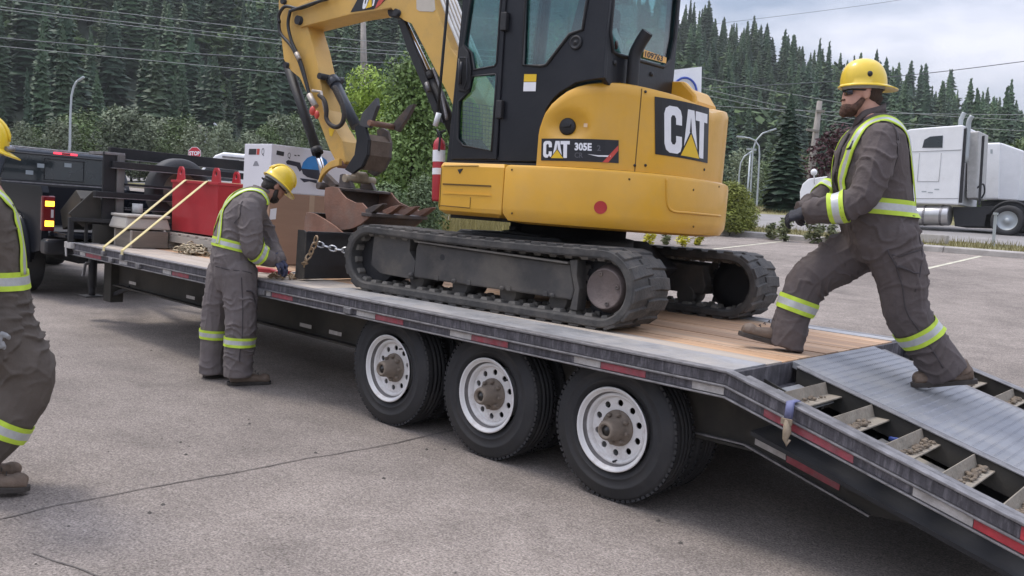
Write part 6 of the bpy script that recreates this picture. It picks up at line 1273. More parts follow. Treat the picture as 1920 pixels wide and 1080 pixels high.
# ================================================================== background
def conifer(seed, lv=17, nb=8, R=.20, trunk=.012, ragged=.35, droop=.32, bare=.06):
    rg = random.Random(seed); mb = MB(); mb.tube([(0,0,-.02), (0,0,.5), (0,0,.99)], [trunk, trunk*.7, .001], 5, mi=1)
    vs = []; fs = []
    for i in range(lv):
        z = bare+(1-bare)*(i/lv)**.92; r0 = R*(1-z)**.78*(1 if z > .18 else .75+z); n = max(4, int(nb*(1-.45*z)))
        for k in range(n):
            a = 2*PI*(k+rg.random()*.8)/n+i*1.3; r = max(.012, r0*(1-ragged*rg.random()+.12*rg.random())); dz = -droop*r*(.6+.8*rg.random()); w = r*(.30+.22*rg.random()); ca, sa = math.cos(a), math.sin(a); zz = z+rg.uniform(-.012, .012)
            o = len(vs); m = .55
            vs += [(0, 0, zz+.012), (ca*r*m-sa*w, sa*r*m+ca*w, zz+dz*m-.02*rg.random()), (ca*r, sa*r, zz+dz+.006), (ca*r*m+sa*w, sa*r*m-ca*w, zz+dz*m-.02*rg.random()), (ca*r*m, sa*r*m, zz+dz*m+.016)]
            fs += [(o, o+1, o+4), (o, o+4, o+3), (o+1, o+2, o+4), (o+4, o+2, o+3)]
            if rg.random() < .6:
                w2 = w*.5; o = len(vs); vs += [(ca*r*.35, sa*r*.35, zz+dz*.35), (ca*r*.9-sa*w2, sa*r*.9+ca*w2, zz+dz*1.25-.02), (ca*r*.8+sa*w2, sa*r*.8-ca*w2, zz+dz*1.3-.025)]; fs.append((o, o+1, o+2))
    o = len(vs); rn = 7; zz_ = [bare+.02, .28, .55, .8, .97]
    for z in zz_:
        for k in range(rn): a = 2*PI*k/rn+z*4; r = R*(1-z)**.78*(.50 if z > .1 else .3)*(.8+.4*rg.random()); vs.append((r*math.cos(a), r*math.sin(a), z+rg.uniform(-.02, .02)))
    for i in range(len(zz_)-1):
        for k in range(rn): A, B_, C2, D2 = o+i*rn+k, o+i*rn+(k+1) % rn, o+(i+1)*rn+(k+1) % rn, o+(i+1)*rn+k; fs += [(A, B_, C2), (A, C2, D2)]
    mb.add(vs, fs); return mb
def blob_tree(seed, n=900, rx=.32, trunk=.016, leaf=.05, base=.18, lobes=9, rz_=None):
    rg = random.Random(seed); mb = MB(); L = []
    for k in range(lobes):
        z = base+.12+(.86-base-.12)*(k/(lobes-1)); rr = rx*(.35+.75*math.sin(PI*min(1, (z-base)/(1-base)*.85+.12))); a = rg.random()*6.28; q = rr*.55*rg.random(); L.append((q*math.cos(a), q*math.sin(a), z, rr*(.55+.3*rg.random())))
    mb.tube([(0,0,-.03), (.01,0,base+.1), (0,.01,.7)], [trunk, trunk*.8, trunk*.3], 6, mi=1)
    for x, y, z, r in L: mb.tube([(0,0,max(base*.8, z-r)), (x*.6, y*.6, z-r*.2), (x, y, z)], [trunk*.5, trunk*.3, .002], 4, mi=1)
    vs = []; fs = []
    for i in range(n):
        x, y, z, r = L[rg.randrange(lobes)]; u = Vector((rg.gauss(0,1), rg.gauss(0,1), rg.gauss(0,1))).normalized(); p = Vector((x, y, z))+Vector((u.x*r, u.y*r, u.z*r*.8))*(.55+.5*rg.random())
        a = Vector((rg.gauss(0,1), rg.gauss(0,1), rg.gauss(0,.6))).normalized(); b = a.cross(u+Vector((.01,.02,.3))).normalized(); s = leaf*(.6+.8*rg.random()); o = len(vs)
        vs += [p-a*s, p+b*s*.45, p+a*s, p-b*s*.45]; fs.append((o, o+1, o+2, o+3))
    mb.add(vs, fs); return mb
BARK = mat('tree_bark', (.07,.055,.045), .9, 0, .3, 3)
CF_ = [leafmat('spruce_green_dark', (.038,.068,.039), .35, vs=2.), leafmat('spruce_green', (.055,.092,.046), .35, vs=2.), leafmat('fir_green_pale', (.076,.110,.058), .3, vs=2.)]
DF_ = [leafmat('poplar_green', (.095,.135,.05), .35, vs=3.), leafmat('willow_grey_green', (.165,.195,.12), .3, vs=3.), leafmat('birch_green', (.075,.11,.042), .35, vs=3.)]
CM = [conifer(i, lv=(22,24,20,24,22,22)[i], nb=(10,11,10,10,11,9)[i], R=(.21,.17,.24,.15,.20,.13)[i], ragged=(.35,.3,.45,.4,.35,.45)[i], bare=(.05,.06,.06,.12,.05,.15)[i]) for i in range(6)]
CM.append(blob_tree(90, 420, .27, leaf=.055, base=.10, lobes=12))
CMat = [CF_[0], CF_[1], CF_[0], CF_[1], CF_[2], CF_[0], DF_[2]]
def split_meshes(mb, leafm, nm):
    """crown mesh and trunk mesh from one builder"""
    def sub(k):
        idx = [i for i, m in enumerate(mb.m) if m == k]; b = MB(); mp = {}
        for i in idx:
            f = []
            for v in mb.f[i]:
                if v not in mp: mp[v] = len(b.v); b.v.append(mb.v[v])
                f.append(mp[v])
            b.f.append(tuple(f)); b.m.append(0); b.s.append(False)
        return b
    def raw(b, name, m):
        me = bpy.data.meshes.new(name); me.from_pydata(b.v, [], b.f); me.materials.append(m); me.update(); return me
    return raw(sub(0), nm+'_crown', leafm), raw(sub(1), nm+'_trunk', BARK)
CMS = [split_meshes(m, CMat[i], 'conifer') for i, m in enumerate(CM)]
TILT = Matrix.Rotation(math.radians(-2.2), 4, Vector((-.666, .746, 0)))
def plant(name, meshes, p, h, w, label, cat, group=None):
    M = Matrix.Translation(p) @ TILT @ Matrix.Rotation(random.random()*6.28, 4, 'Z') @ Matrix.Diagonal((h*w, h*w, h, 1))
    r = bpy.data.objects.new(name, None); COL.objects.link(r); r.matrix_world = M; tag(r, label, cat, group)
    for me, nm in zip(meshes, ('crown', 'trunk')): o = bpy.data.objects.new(nm, me); COL.objects.link(o); o.parent = r
    return r
def pol(al, rho):
    a = math.radians(al); D = rho*math.cos(a); L = rho*math.sin(a); x = CAM.x-D*.666+L*.746; y = CAM.y+D*.746+L*.666; return Vector((x, y, hillz(x, y)-.3))
cand = []; tries = 0; cell = {}
while len(cand) < 2150 and tries < 90000:
    tries += 1; al = random.uniform(-38, 38); rho = math.sqrt(random.uniform(118**2, 345**2)); p = pol(al, rho)
    key = (int(p.x/4.8), int(p.y/4.8))
    if any((key[0]+i, key[1]+j) in cell for i in (0,) for j in (0,)): continue
    cell[key] = 1; h = random.choice((random.uniform(9, 14), random.uniform(13, 19), random.uniform(14, 24))); cand.append((rho, al, p, h, random.choice((0,0,1,1,2,3,3,4,5,6,6) if rho < 240 else (0,0,1,1,2,3,3,4,5,6))))
cand.sort(key=lambda q: q[0])
def in_view(q): return -31.5 < q[1] < 31.5
front = [q for q in cand if in_view(q) and q[0] < 165][:180]; ridge = sorted([q for q in cand if 9 < q[1] < 31 and q not in front and q[0] > 255], key=lambda q: -hillz(q[2].x, q[2].y))[:110]
ids = {id(q) for q in front+ridge}
front = [q if q[4] < 6 else q[:4]+(1,) for q in front]; ridge = [q if q[4] < 6 else q[:4]+(0,) for q in ridge]
for q in front: plant('conifer_tree', CMS[q[4]], q[2], q[3], random.uniform(.95, 1.35), 'dark conifer in the dense forest low on the hillside', 'tree', 'conifers low on the hillside')
for q in ridge: plant('conifer_tree', CMS[q[4]], q[2], q[3], random.uniform(1.0, 1.55), 'spiky conifer standing along the skyline ridge at the right', 'tree', 'conifers along the ridge')
rest = [q for q in cand if id(q) not in ids]
vs_all = []; fs_all = []; mi_all = []; off = 0
for k in range(7):
    V0 = np.array(CM[k].v); tri = [g_ for f, m in zip(CM[k].f, CM[k].m) if m == 0 for g_ in ([f] if len(f) == 3 else [(f[0], f[1], f[2]), (f[0], f[2], f[3])])]; T0 = np.array(tri)
    for q in [r for r in rest if r[4] == k]:
        a = random.random()*6.28; w = random.uniform(.95, 1.35); R_m = np.array([[math.cos(a), -math.sin(a), 0], [math.sin(a), math.cos(a), 0], [0, 0, 1]]); V = (V0 @ R_m.T)*np.array([q[3]*w, q[3]*w, q[3]*(.7 if k == 6 else 1)]); V = V @ np.array(TILT.to_3x3()).T + np.array(q[2]); vs_all.append(V); fs_all.append(T0+off); mi_all.append(np.full(len(T0), (0, 1, 0, 1, 2, 0, 3)[k])); off += len(V)
Vv = np.concatenate(vs_all); Ff = np.concatenate(fs_all); Mi = np.concatenate(mi_all)
me = bpy.data.meshes.new('forest'); me.vertices.add(len(Vv)); me.vertices.foreach_set('co', Vv.ravel()); me.loops.add(Ff.size); me.loops.foreach_set('vertex_index', Ff.ravel().astype(np.int32)); me.polygons.add(len(Ff)); me.polygons.foreach_set('loop_start', np.arange(0, Ff.size, 3, dtype=np.int32)); me.polygons.foreach_set('material_index', Mi.astype(np.int32))
for nm_, c_ in (('forest_dark', (.040,.072,.040)), ('forest_mid', (.058,.098,.048)), ('forest_pale', (.078,.115,.058)), ('forest_broadleaf', (.095,.145,.055))): me.materials.append(mat(nm_, c_, .65, 0, .45, .11, spec=.2, vdet=3))
me.update(calc_edges=True); fo = bpy.data.objects.new('forest', me); COL.objects.link(fo); tag(fo, 'dense dark conifer forest covering the hillside', 'forest', kind='stuff')
# mid-distance deciduous band
DMB = [blob_tree(20+i, 3000, .30, leaf=.022, base=.08, lobes=16) for i in range(4)]
DMS = [split_meshes(m, DF_[(1,0,1,2)[i]], 'broadleaf') for i, m in enumerate(DMB)]
for k in range(44):
    al = -30.5+k*.46+random.uniform(-.3, .3) if k < 40 else -11+random.uniform(-1.5, 1.5); rho = random.uniform(60, 78); p = pol(al, rho)
    plant('broadleaf_tree', DMS[random.choice((0, 0, 1, 2))], p, random.uniform(3.6, 6.0)*rho/70, random.uniform(.75, 1.1), 'pale green broadleaf tree in the band below the hillside forest', 'tree', 'pale trees below the forest')
for k in range(16):
    al = 8.5+k*1.45+random.uniform(-.5, .5); rho = random.uniform(68, 88); plant('broadleaf_tree', DMS[random.choice((1, 2, 3, 3))], pol(al, rho), random.uniform(4.5, 7.5), random.uniform(.8, 1.1), 'green broadleaf tree at the foot of the forest behind the white lorry', 'tree', 'broadleaf trees behind the lorry')
# nearer trees
def ground_at(px, D): 
    p = on_d(px, 400, D); return Vector((p.x, p.y, gz(p.x, p.y)))
g = ground_at(1470, 42); plant('spruce_tree', split_meshes(conifer(31, lv=26, nb=12, R=.27, ragged=.3, bare=.08), CF_[0], 'spruce'), g-Vector((0,0,.1)), 5.9, 1.0, 'dark spruce tree standing by the road left of the utility pole', 'tree')
g = ground_at(1562, 46); plant('red_leaf_tree', split_meshes(blob_tree(41, 1600, .36, leaf=.03, base=.15), leafmat('plum_red_leaves', (.075,.028,.032), .35, vs=3.), 'plum'), g, 4.6, 1.05, 'small tree with dark red leaves behind the striding worker', 'tree')
def leafy(name, px, D, h, n, w, lab, seed, lf, m, lobes=14, base=.06):
    g = ground_at(px, D); return plant(name, split_meshes(blob_tree(seed, n, .30, trunk=.010, leaf=lf, base=base, lobes=lobes), m, name), g-Vector((0,0,.03)), h, w, lab, 'tree' if h > 2.5 else 'shrub')
BG = leafmat('bright_poplar_leaves', (.27,.37,.07), .4, vs=6.); BG2 = leafmat('deep_green_leaves', (.125,.19,.055), .4, vs=6.)
leafy('poplar_tree', 712, 17.5, 4.0, 15000, .78, 'bright green poplar growing behind the excavator stick', 51, .0125, BG); leafy('poplar_tree', 775, 16.0, 4.25, 15000, .72, 'deep green poplar growing behind the excavator boom cylinder', 52, .0125, BG2, 18)
leafy('leafy_shrub', 735, 15.0, 1.75, 5000, 1.0, 'low pale green shrub behind the bucket and thumb', 53, .022, leafmat('pale_shrub_leaves', (.13,.18,.085), .35, vs=6.)); leafy('leafy_shrub', 800, 14.2, 1.9, 5000, .75, 'tall pale weedy shrub beside the fire extinguisher', 54, .02, MATS['pale_shrub_leaves'])
leafy('flowering_shrub', 1372, 26, 1.75, 7000, 1.3, 'yellow-green flowering shrub behind the counterweight', 55, .022, leafmat('goldenrod_leaves', (.24,.27,.055), .4, vs=6.)); leafy('flowering_shrub', 1402, 27, 1.2, 3500, 1.2, 'smaller yellow-green shrub at the kerb right of the counterweight', 56, .027, MATS['goldenrod_leaves'])
WD = leafmat('weed_leaves', (.12,.135,.06), .35, vs=6.); YF = leafmat('yellow_flowers', (.50,.46,.03), .25, vs=6.)
for k, (px, D, h, m) in enumerate(((1450,25,.55,WD),(1475,24.5,.75,WD),(1532,24,.8,WD),(1560,24,.6,WD),(1222,22,.55,YF),(1285,22,.5,YF),(1316,22.5,.5,YF),(1252,22.5,.45,WD))):
    leafy('weed_clump', px, D, h, 420, 1.25, ('low green weed clump on the kerb strip, leftmost of four', 'taller weed clump on the kerb strip behind the worker\'s hand', 'weed clump on the kerb strip behind the worker\'s knee', 'weed clump on the kerb strip nearest the worker\'s thigh', 'yellow flowers seen under the counterweight, leftmost clump', 'yellow flowers seen under the counterweight, middle clump', 'yellow flowers seen under the counterweight, rightmost clump', 'green weeds between the yellow flower clumps')[k], 70+k, .07, m, 6)
# dry grass on the verges
def grass(name, spots, n, h, m, label):
    vs = []; fs = []
    for i in range(n):
        x0, x1, y0, y1 = spots[i % len(spots)]; x = random.uniform(x0, x1); y = random.uniform(y0, y1); z = gz(x, y); a = random.random()*6.28; hh = h*random.uniform(.4, 1.2); w = .012; lx = random.gauss(0, .3)*hh; ly = random.gauss(0, .3)*hh; o = len(vs)
        vs += [(x-w*math.cos(a), y-w*math.sin(a), z), (x+w*math.cos(a), y+w*math.sin(a), z), (x+lx, y+ly, z+hh)]; fs.append((o, o+1, o+2))
    mb = MB(); mb.add(vs, fs); return tag(mb.build(name, m), label, 'grass', kind='stuff')
grass('dry_grass', [(-12, 0, 20.8, 24.4), (-30, -12, 20.8, 24.4), (-24,-8,34,40)], 9000, .22, leafmat('dry_grass_blades', (.24,.21,.085), .35, vs=3.), 'dry yellow grass growing on the strip behind the kerb')
def bed_pt(px, D): p = on_d(px, 400, D); return Vector((p.x, p.y, gz(p.x, p.y)))
ring_ = [bed_pt(px, 13.5) for px in range(560, 1001, 40)] + [bed_pt(px, 30) for px in range(1000, 559, -40)]
mb = MB(); nb_ = len(ring_)//2
mb.add([p+Z*.02 for p in ring_], [(i, i+1, 2*nb_-2-i, 2*nb_-1-i) for i in range(nb_-1)]); tag(mb.build('planting_bed', MATS['dry_grass_verge']), kind='structure')
vs = []; fs = []
for i in range(9000):
    g_ = bed_pt(random.uniform(570, 990), random.uniform(14, 29.5)); a = random.random()*6.28; hh = random.uniform(.25, .85)*(.6+.5*noise.noise(g_*.7)+.4); w = .012; o = len(vs)
    vs += [(g_.x-w*math.cos(a), g_.y-w*math.sin(a), g_.z), (g_.x+w*math.cos(a), g_.y+w*math.sin(a), g_.z), (g_.x+random.gauss(0,.22)*hh, g_.y+random.gauss(0,.22)*hh, g_.z+hh)]; fs.append((o, o+1, o+2))
mb = MB(); mb.add(vs, fs); tag(mb.build('tall_dry_grass', leafmat('tall_grass_blades', (.30,.255,.10), .35, vs=3.)), 'tall dry grass seen between the excavator body and its track', 'grass', kind='stuff')
# ---- posts, signs, lamps
GALV = mat('galvanised_post', (.42,.45,.46), .45, .4, .08, 2); POLEW = mat('grey_wood_pole', (.26,.235,.21), .85, 0, .2, 2, .2, 12, stretch=(4,4,.6))
def dpath(pts, D): return [on_d(a, c, D) for a, c in pts]
def lamp(pts, D, r, label, head):
    P = dpath(pts, D); b = P[0].copy(); g = hillz(b.x, b.y); t = root('street_lamp', (b.x, b.y, g), label, 'street lamp', 'street lamps')
    mb = MB(); mb.tube([Vector((b.x, b.y, g-.2)), P[0]] + P[1:], [r*1.3]+[r*1.2]+[r]*(len(P)-1), 8); mb.build('lamp_post', GALV, t)
    e = P[-1]; d = (P[-1]-P[-2]).normalized(); mb = MB(); mb.bar(e, e+d*head, .22, .12); mb.build('lamp_head', GALV, t, bevel=.03)
lamp([(131,270),(132,215),(134,180),(138,164),(143,154),(146,152)], 52, .07, 'street lamp rising above the pickup cab in front of the forest', .45)
lamp([(1419,385),(1422,330),(1424,290),(1423,274),(1416,264),(1405,259),(1396,258)], 53, .055, 'tallest-looking street lamp right of the flowering shrub, arm to the left', .5)
lamp([(1407,362),(1410,310),(1412,280),(1418,263),(1430,250),(1442,246)], 58, .055, 'street lamp with its arm to the right, in the cluster beyond the shrub', .5)
lamp([(1384,365),(1386,325),(1389,305),(1396,293),(1404,288)], 60, .05, 'lowest street lamp of the cluster beyond the flowering shrub', .4)
t = root('sign_pole', (0,0,0), 'plain grey pole with short crossarm among the street lamps', 'pole'); P = dpath([(1402,370),(1407,288)], 57); mb = MB(); mb.tube([P[0]-Z*2, P[1]], .06, 8); mb.build('pole', GALV, t); mb = MB(); P = dpath([(1400,279),(1418,281)], 57); mb.bar(P[0], P[1], .12, .12); mb.build('crossarm', GALV, t)
def wood_pole(top, bot, D, r, label, arms=(), boxes=()):
    P = dpath([bot, top], D); g = hillz(P[0].x, P[0].y); t = root('utility_pole', (P[0].x, P[0].y, g), label, 'utility pole', 'utility poles'); mb = MB(); mb.tube([P[0]+(P[0]-P[1]).normalized()*max(0, P[0].z-g), P[0], P[1]], [r*1.1, r, r*.75], 10); mb.build('pole', POLEW, t)
    for a, b in arms: q = dpath([a, b], D-.2); mb = MB(); mb.bar(q[0], q[1], .12, .14); mb.build('crossarm', POLEW, t)
    for a in boxes: q = dpath([a], D-.4)[0]; mb = MB(); mb.lathe([(.14, -.26), (.16, -.2), (.16, .24), (.12, .28)], q, (0,0,1), 14, cap0=True, cap1=True); mb.build('transformer', mat('pale_grey_box', (.40,.41,.42), .5), t)
wood_pole((1537,190), (1524,296), 54, .22, 'leaning grey wooden utility pole left of the bearded worker', [((1530,208),(1546,209)), ((1512,243),(1536,246))]); wood_pole((375,234), (377,300), 62, .16, 'pale utility pole with transformers behind the stop sign', [((362,246),(389,248))], [(368,258),(376,260),(384,261)]); wood_pole((681,42), (682,110), 64, .25, 'utility pole seen through the gap under the boom')
lamp([(410,292),(409,262),(409,245),(408,238),(406,236)], 60, .05, 'slim pale lamp post right of the stop sign', .25)
# stop sign
ss_ = root('stop_sign', tuple(on_d(366,310,48)), 'red octagonal stop sign on a post behind the trailer rack', 'sign'); oc = on_d(365, 287.5, 48); R8 = .385
def fs8(r, off): 
    mb = MB(); mb.prism([(r*math.cos(PI/8+k*PI/4), r*math.sin(PI/8+k*PI/4)) for k in range(8)], lambda a, c: oc+CR*a+CU*c-CF*off, CF*.006); return mb
fs8(R8, .02).build('sign_border', DECW, ss_); fs8(R8*.92, .03).build('sign_face', mat('stop_red', (.50,.02,.035), .4), ss_)
text_mesh('STOP', .30, lambda a, c: oc+CR*(a*.82)+CU*(c-.105)-CF*.036, 'sign_text', DECW, ss_, bold=.012, align='CENTER')
mb = MB(); mb.tube([oc+CF*.05+CU*.2, oc-CU*2.6+CF*.05], .03, 8); mb.build('sign_post', GALV, ss_)
# white sign with a blue ring behind the hood
ws = root('roadside_sign', tuple(on_d(1290,200,38)), 'white roadside sign panel with a blue ring above the engine hood', 'sign'); q = dpath([(1262,131),(1316,125),(1314,215),(1256,215)], 38)
mb = MB(); mb.add(q+[p+CF*.12 for p in q], [(0,1,2,3),(7,6,5,4),(0,4,5,1),(1,5,6,2),(2,6,7,3),(3,7,4,0)]); mb.build('sign_panel', WHITE, ws)
oc2 = on_d(1284, 172, 37.9); mb = MB(); mb.tube([oc2+CR*(.52*math.cos(a))+CU*(.62*math.sin(a)) for a in np.linspace(0, 2*PI, 33)[:-1]], .05, 6, closed=True); mb.build('blue_ring', mat('sign_blue', (.03,.07,.35), .4), ws)
mb = MB(); mb.tube([on_d(1286,210,38.1), on_d(1280,440,38.1)], .1, 8); mb.build('sign_post', GALV, ws)
# wheel stop and bollard post
p = Vector((-5.15, 23.3, gz(0,23.3))); wsx = root('wheel_stop', p, 'grey concrete block on the grass strip behind the striding worker', 'wheel stop'); mb = MB(); mb.loft([[(-5.62, 23.15, p.z), (-5.62, 23.45, p.z), (-5.62, 23.40, p.z+.26), (-5.62, 23.2, p.z+.26)], [(-4.72, 23.15, p.z), (-4.72, 23.45, p.z), (-4.72, 23.40, p.z+.26), (-4.72, 23.2, p.z+.26)]], smooth=False); mb.build('block', KERB, wsx, bevel=.02)
bo = root('marker_post', tuple(Vector((-3.64, 23.8, gz(0,23.8)))), 'grey steel marker post with flat cap in front of the lorry wheel', 'post'); a = Vector((-3.64, 23.8, gz(0,23.8)-.1)); b = on_y(1867, 402, 23.8); mb = MB(); mb.bar(a, b, .07, .07); mb.build('post', GALV, bo); mb = MB(); mb.bar(b-Z*.01, b+Z*.05, .16, .10); mb.build('cap', GALV, bo)
# overhead wires
WIRE = mat('wire', (.10,.11,.12), .6)
WL = ['topmost pale wire rising to the upper left corner behind the stick', 'upper wire of the close pale pair left of the stick', 'lower wire of the close pale pair left of the stick', 'thick dark wire crossing the left forest above the street lamp', 'faint lowest wire across the left forest', 'pale wire at the top edge just left of the boom', 'pale wire sloping down from the white sign towards the lorry', 'dark wire passing behind the striding worker\'s hard hat up to the right', 'thin dark wire high in the sky at the right', 'pale wire just below the white sign, sloping down to the right', 'lowest of the sloping pale wires right of the counterweight', 'nearly level pale wire behind the utility pole and lorry roof']
WIRE2 = mat('pale_wire', (.26,.28,.28), .6)
for i, (pts, D, r, m) in enumerate((([(-60,-10),(18,0),(518,58),(700,78),(1000,100)], 62, .022, WIRE2), ([(-60,4),(0,13),(521,75),(680,92),(1000,110)], 62, .022, WIRE2), ([(-60,10),(0,18),(521,82),(680,98),(1000,120)], 62.5, .022, WIRE2), ([(-60,65),(0,71),(300,96),(529,110),(700,117),(1000,125)], 60, .032, WIRE), ([(-60,80),(47,91),(547,138),(900,165)], 61, .020, WIRE2), ([(456,0),(521,7),(700,20),(1000,40)], 63, .020, WIRE2),
        ([(1250,130),(1316,145),(1538,186),(1700,212),(1920,226),(2000,230)], 56, .02, WIRE2), ([(1250,172),(1318,166),(1576,152),(1750,136),(1920,115),(2000,104)], 50, .022, WIRE), ([(1250,54),(1346,44),(1559,18),(1686,0),(1800,-20)], 70, .014, WIRE), ([(1250,150),(1339,171),(1530,212),(1700,232),(2000,250)], 57, .02, WIRE2), ([(1250,165),(1339,182),(1530,222),(1700,246)], 57.5, .02, WIRE2), ([(1250,190),(1346,199),(1538,209),(1700,213),(2000,216)], 55, .02, WIRE2))):
    mb = MB(); mb.tube(catmull(dpath(pts, D), 5), r, 4); tag(mb.build('overhead_wire', m), WL[i], 'wire', 'overhead wires')
# ---- white lorry tractors on the road
def lorry():
    Y0 = 29.0; gy = gz(0, Y0); t = root('lorry_tractor', on_y(1700, 437, Y0), 'white sleeper-cab lorry tractor parked on the road behind the worker', 'lorry')
    def pz(pts, name, m, y=Y0, th=2.4, bevel=.05, par=t): q = [on_y(a, c, y) for a, c in pts]; mb = MB(); mb.prism([(p.x, p.z) for p in q], lambda a, c: (a, y, c), (0, th, 0)); return mb.build(name, m, par, bevel=bevel, seg=3)
    sl = pz([(1682,254),(1690,248),(1706,242),(1740,239),(1806,234),(1808,238),(1797,384),(1640,379),(1645,300)], 'sleeper', WHITE)
    pz([(1592,300),(1602,296),(1650,262),(1690,250),(1680,380),(1585,378)], 'cab', WHITE); pz([(1504,345),(1515,335),(1590,325),(1590,392),(1500,392),(1499,360)], 'bonnet', WHITE, th=2.2)
    pz([(1600,308),(1640,300),(1640,335),(1598,335)], 'cab_window', MATS['dark_truck_glass'], y=Y0-.01, th=.02, bevel=0, par=t)
    pz([(1729,277),(1733,262),(1744,256),(1768,254),(1767,277)], 'sleeper_window', MATS['dark_truck_glass'], y=Y0-.012, th=.02, bevel=0, par=sl)
    SEAM = mat('panel_seam', (.35,.35,.36), .6)
    for pts in ([(1696,285),(1803,281)], [(1724,287),(1720,340),(1760,340),(1765,287)], [(1707,372),(1797,372)]): mb = MB(); mb.tube([on_y(a, c, Y0-.004) for a, c in pts], .012, 4); mb.build('panel_seam', SEAM, sl)
    for a, c in ((1728,358),(1740,360),(1752,354)): mb = MB(); mb.add([on_y(a+i, c+j, Y0-.01) for i, j in ((0,0),(9,0),(9,2),(0,2))], [(0,1,2,3)]); mb.build('badge', GALV, sl)
    q0 = on_y(1712, 404, Y0+.3); q1 = on_y(1782, 404, Y0+.3); mb = MB(); mb.tube([q0, q1], .36, 24); tk = mb.build('fuel_tank', mat('polished_tank', (.5,.49,.48), .3, .7, .1, 3), t, bevel=.04)
    for f in (.35, .8): c = q0.lerp(q1, f); mb = MB(); mb.tube([c-Vector((.04,0,0)), c+Vector((.04,0,0))], .37, 24, caps=False); mb.build('tank_strap', RAILED, tk)
    pz([(1786,388),(1990,386),(1990,402),(1850,402),(1845,425),(1790,424)], 'chassis', BLK, y=Y0+.3, th=1.6, bevel=.01)
    pz([(1814,247),(1836,245),(1832,330),(1830,372),(1812,372)], 'rear_fairing', mat('pale_grey_fairing', (.45,.44,.42), .5), y=Y0+.5, th=1.3); pz([(1806,242),(1812,240),(1803,380),(1797,380)], 'fairing_edge', BLK, y=Y0+.02, th=.1, bevel=.01); pz([(1841,255),(1846,254),(1838,384),(1833,384)], 'exhaust_guard', BLK, y=Y0+.2, th=.06, bevel=.01)
    for pts, y in (([(1811,305),(1815,245),(1817,228),(1823,217)], Y0+.15), ([(1799,300),(1801,232),(1804,220),(1808,211)], Y0+2.2)): mb = MB(); mb.tube(catmull([on_y(a, c, y) for a, c in pts], 4), .085, 12); mb.build('exhaust_stack', GALV, t)
    mb = MB(); mb.tube(catmull([on_y(a, c, Y0+.6) for a, c in ((1812,358),(1828,355),(1843,345),(1846,360),(1840,372))], 5), .03, 6); mb.build('air_hose', HOSE, t)
    for px_ in (1545, 1890, 1968):
        c = on_y(px_, 411, Y0+.25); c.z = gy+.52
        road_wheel(t, c.x, Y0+.25, c.z, .52, .3, -1, GALV); road_wheel(t, c.x, Y0+2.15, c.z, .52, .3, 1, GALV)
    mb = MB(); cx_ = on_y(1890, 411, Y0).x; mb.tube([Vector((cx_+.66*math.cos(a), Y0+.3, gy+.52+.66*math.sin(a))) for a in np.linspace(.3, PI-.3, 12)], .05, 6); mb.build('mudguard', BLK, t)
    mb = MB(); c = on_y(1526, 323, Y0-.2); mb.ell(c, (.13,.1,.13), 12, 8); mb.tube([c, on_y(1527, 345, Y0-.1)], .025, 6); mb.build('mirror', WHITE, t)
    # second tractor behind
    Y1 = 32.2; t2 = root('lorry_tractor', on_y(1880, 420, Y1), 'second white lorry tractor, boxy cab mostly hidden behind the first', 'lorry'); q = [on_y(a, c, Y1) for a, c in ((1845,268),(1876,267),(1872,374),(1840,374))]
    mb = MB(); mb.prism([(p.x, p.z) for p in q], lambda a, c: (a, Y1, c), (0, 2.4, 0)); b2 = mb.build('sleeper', WHITE, t2, bevel=.06, seg=3)
    mb = MB(); x1 = q[1].x; mb.loft([[(x1-.02, Y1+.02, q[2].z), (x1-.02, Y1+2.38, q[2].z), (x1-.02, Y1+2.38, q[1].z), (x1-.02, Y1+.02, q[1].z)], [(x1+.75, Y1+.25, q[2].z), (x1+.75, Y1+2.1, q[2].z), (x1+.75, Y1+2.1, q[1].z-.28), (x1+.75, Y1+.25, q[1].z-.28)]], smooth=False); mb.build('roof_fairing', WHITE, t2, bevel=.05, seg=3)
    mb = MB(); mb.add([on_y(a, c, Y1-.01) for a, c in ((1857,280),(1861,280),(1861,288),(1857,288))], [(0,1,2,3)]); mb.build('marker_lamp', GALV, b2)
    q = [on_y(a, c, Y1+.3) for a, c in ((1840,376),(1990,376),(1990,392),(1840,392))]; mb = MB(); mb.prism([(p.x, p.z) for p in q], lambda a, c: (a, Y1+.3, c), (0, 1.6, 0)); mb.build('chassis', BLK, t2)
    road_wheel(t2, on_y(1950,400,Y1).x, Y1+.3, gz(0,Y1)+.52, .52, .3, -1, GALV)
    # fuel-station canopy edge
    cn = root('station_canopy', on_y(1930, 380, 44), 'red and white fuel station canopy edge at the far right', 'canopy'); 
    for a, c, m, n in ((283,304,DECR,'red_fascia'),(304,320,WHITE,'white_fascia')):
        q = [on_y(x_, y_, 44) for x_, y_ in ((1906,a),(2060,a),(2060,c),(1906,c))]; mb = MB(); mb.prism([(p.x, p.z) for p in q], lambda a_, c_: (a_, 44, c_), (0, 5, 0)); mb.build(n, m, cn)
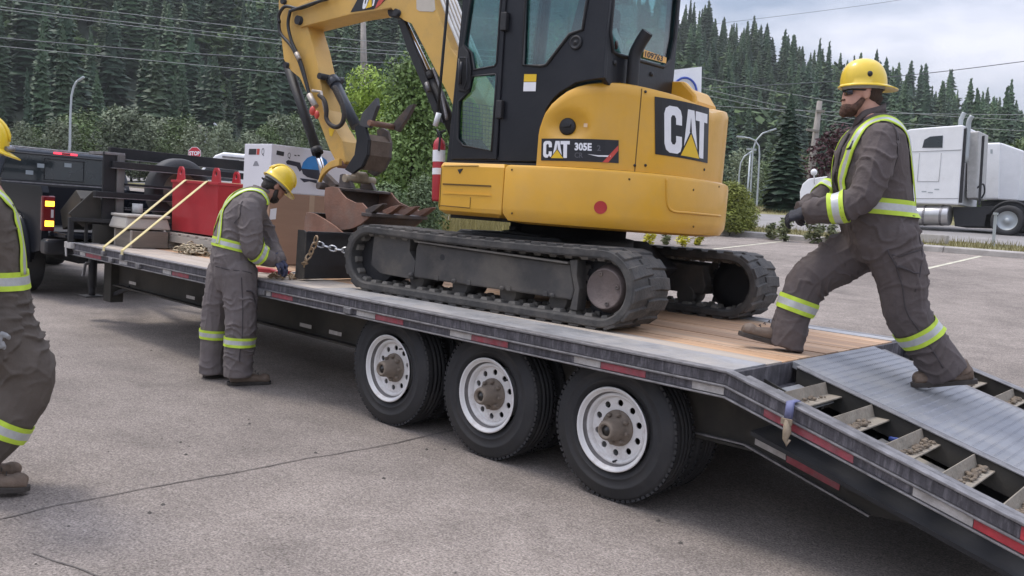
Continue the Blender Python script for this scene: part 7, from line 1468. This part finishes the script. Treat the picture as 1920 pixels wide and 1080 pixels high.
    for x_ in (1925, 2040): b = on_y(x_, 320, 45); mb = MB(); mb.tube([b, Vector((b.x, b.y, gz(0,44)))], .15, 8); mb.build('column', WHITE, cn)
lorry()
# white van roof behind the rack
def van():
    D = 26; p = on_d(425, 400, D); t = root('parked_van', (p.x, p.y, 0), 'white van roof showing behind the trailer rack beside the stop sign', 'van'); g = gz(p.x, p.y)
    lp = [(-2.6, .5), (-2.6, 1.3), (-2.15, 1.75), (-1.45, 2.55), (-1.2, 2.66), (2.3, 2.60), (2.45, 2.4), (2.45, .5)]
    ax = CR.copy(); ax.z = 0; ax.normalize(); bx = CF.copy(); bx.z = 0; bx.normalize(); O = p+ax*1.0; g -= .50
    mb = MB(); mb.prism(lp, lambda a, c: Vector((O.x, O.y, g))+ax*a+Z*c, bx*1.9); mb.build('van_body', WHITE, t, bevel=.08, seg=3)
    mb = MB(); mb.prism([(-2.0, 1.8), (-1.4, 2.45), (-.7, 2.45), (-.7, 1.8)], lambda a, c: Vector((O.x, O.y, g))+ax*a+Z*c-bx*.01, None); mb.build('side_window', MATS['dark_truck_glass'], t)
    mb = MB(); mb.bar(Vector((O.x, O.y, g))+ax*-1.2+Z*2.52-bx*.02, Vector((O.x, O.y, g))+ax*2.3+Z*2.46-bx*.02, .03, .05); mb.build('roof_gutter', RAILED, t)
    for a in (-1.8, 1.7):
        c = Vector((O.x, O.y, g+.35))+ax*a+bx*.1; mb = MB(); mb.lathe([(.35, 0), (.35, .2)], c, bx, 24, cap0=True, cap1=True); mb.build('wheel', RUBBER, t)
van()
# ================================================================== the air between here and the far hillside
hz = MB(); hz.box(-420, 420, -60, 470, -14, 140); ho = hz.build('haze', [])
hm = bpy.data.materials.new('haze_air'); hm.use_nodes = True; t = hm.node_tree; t.nodes.clear(); o_ = t.nodes.new('ShaderNodeOutputMaterial'); pv = t.nodes.new('ShaderNodeVolumePrincipled'); pv.inputs['Color'].default_value = (.86,.90,.90,1); pv.inputs['Density'].default_value = .0003; t.links.new(pv.outputs[0], o_.inputs['Volume'])
ho.data.materials.clear(); ho.data.materials.append(hm); tag(ho, 'pale air haze over the whole place', 'haze', kind='stuff')
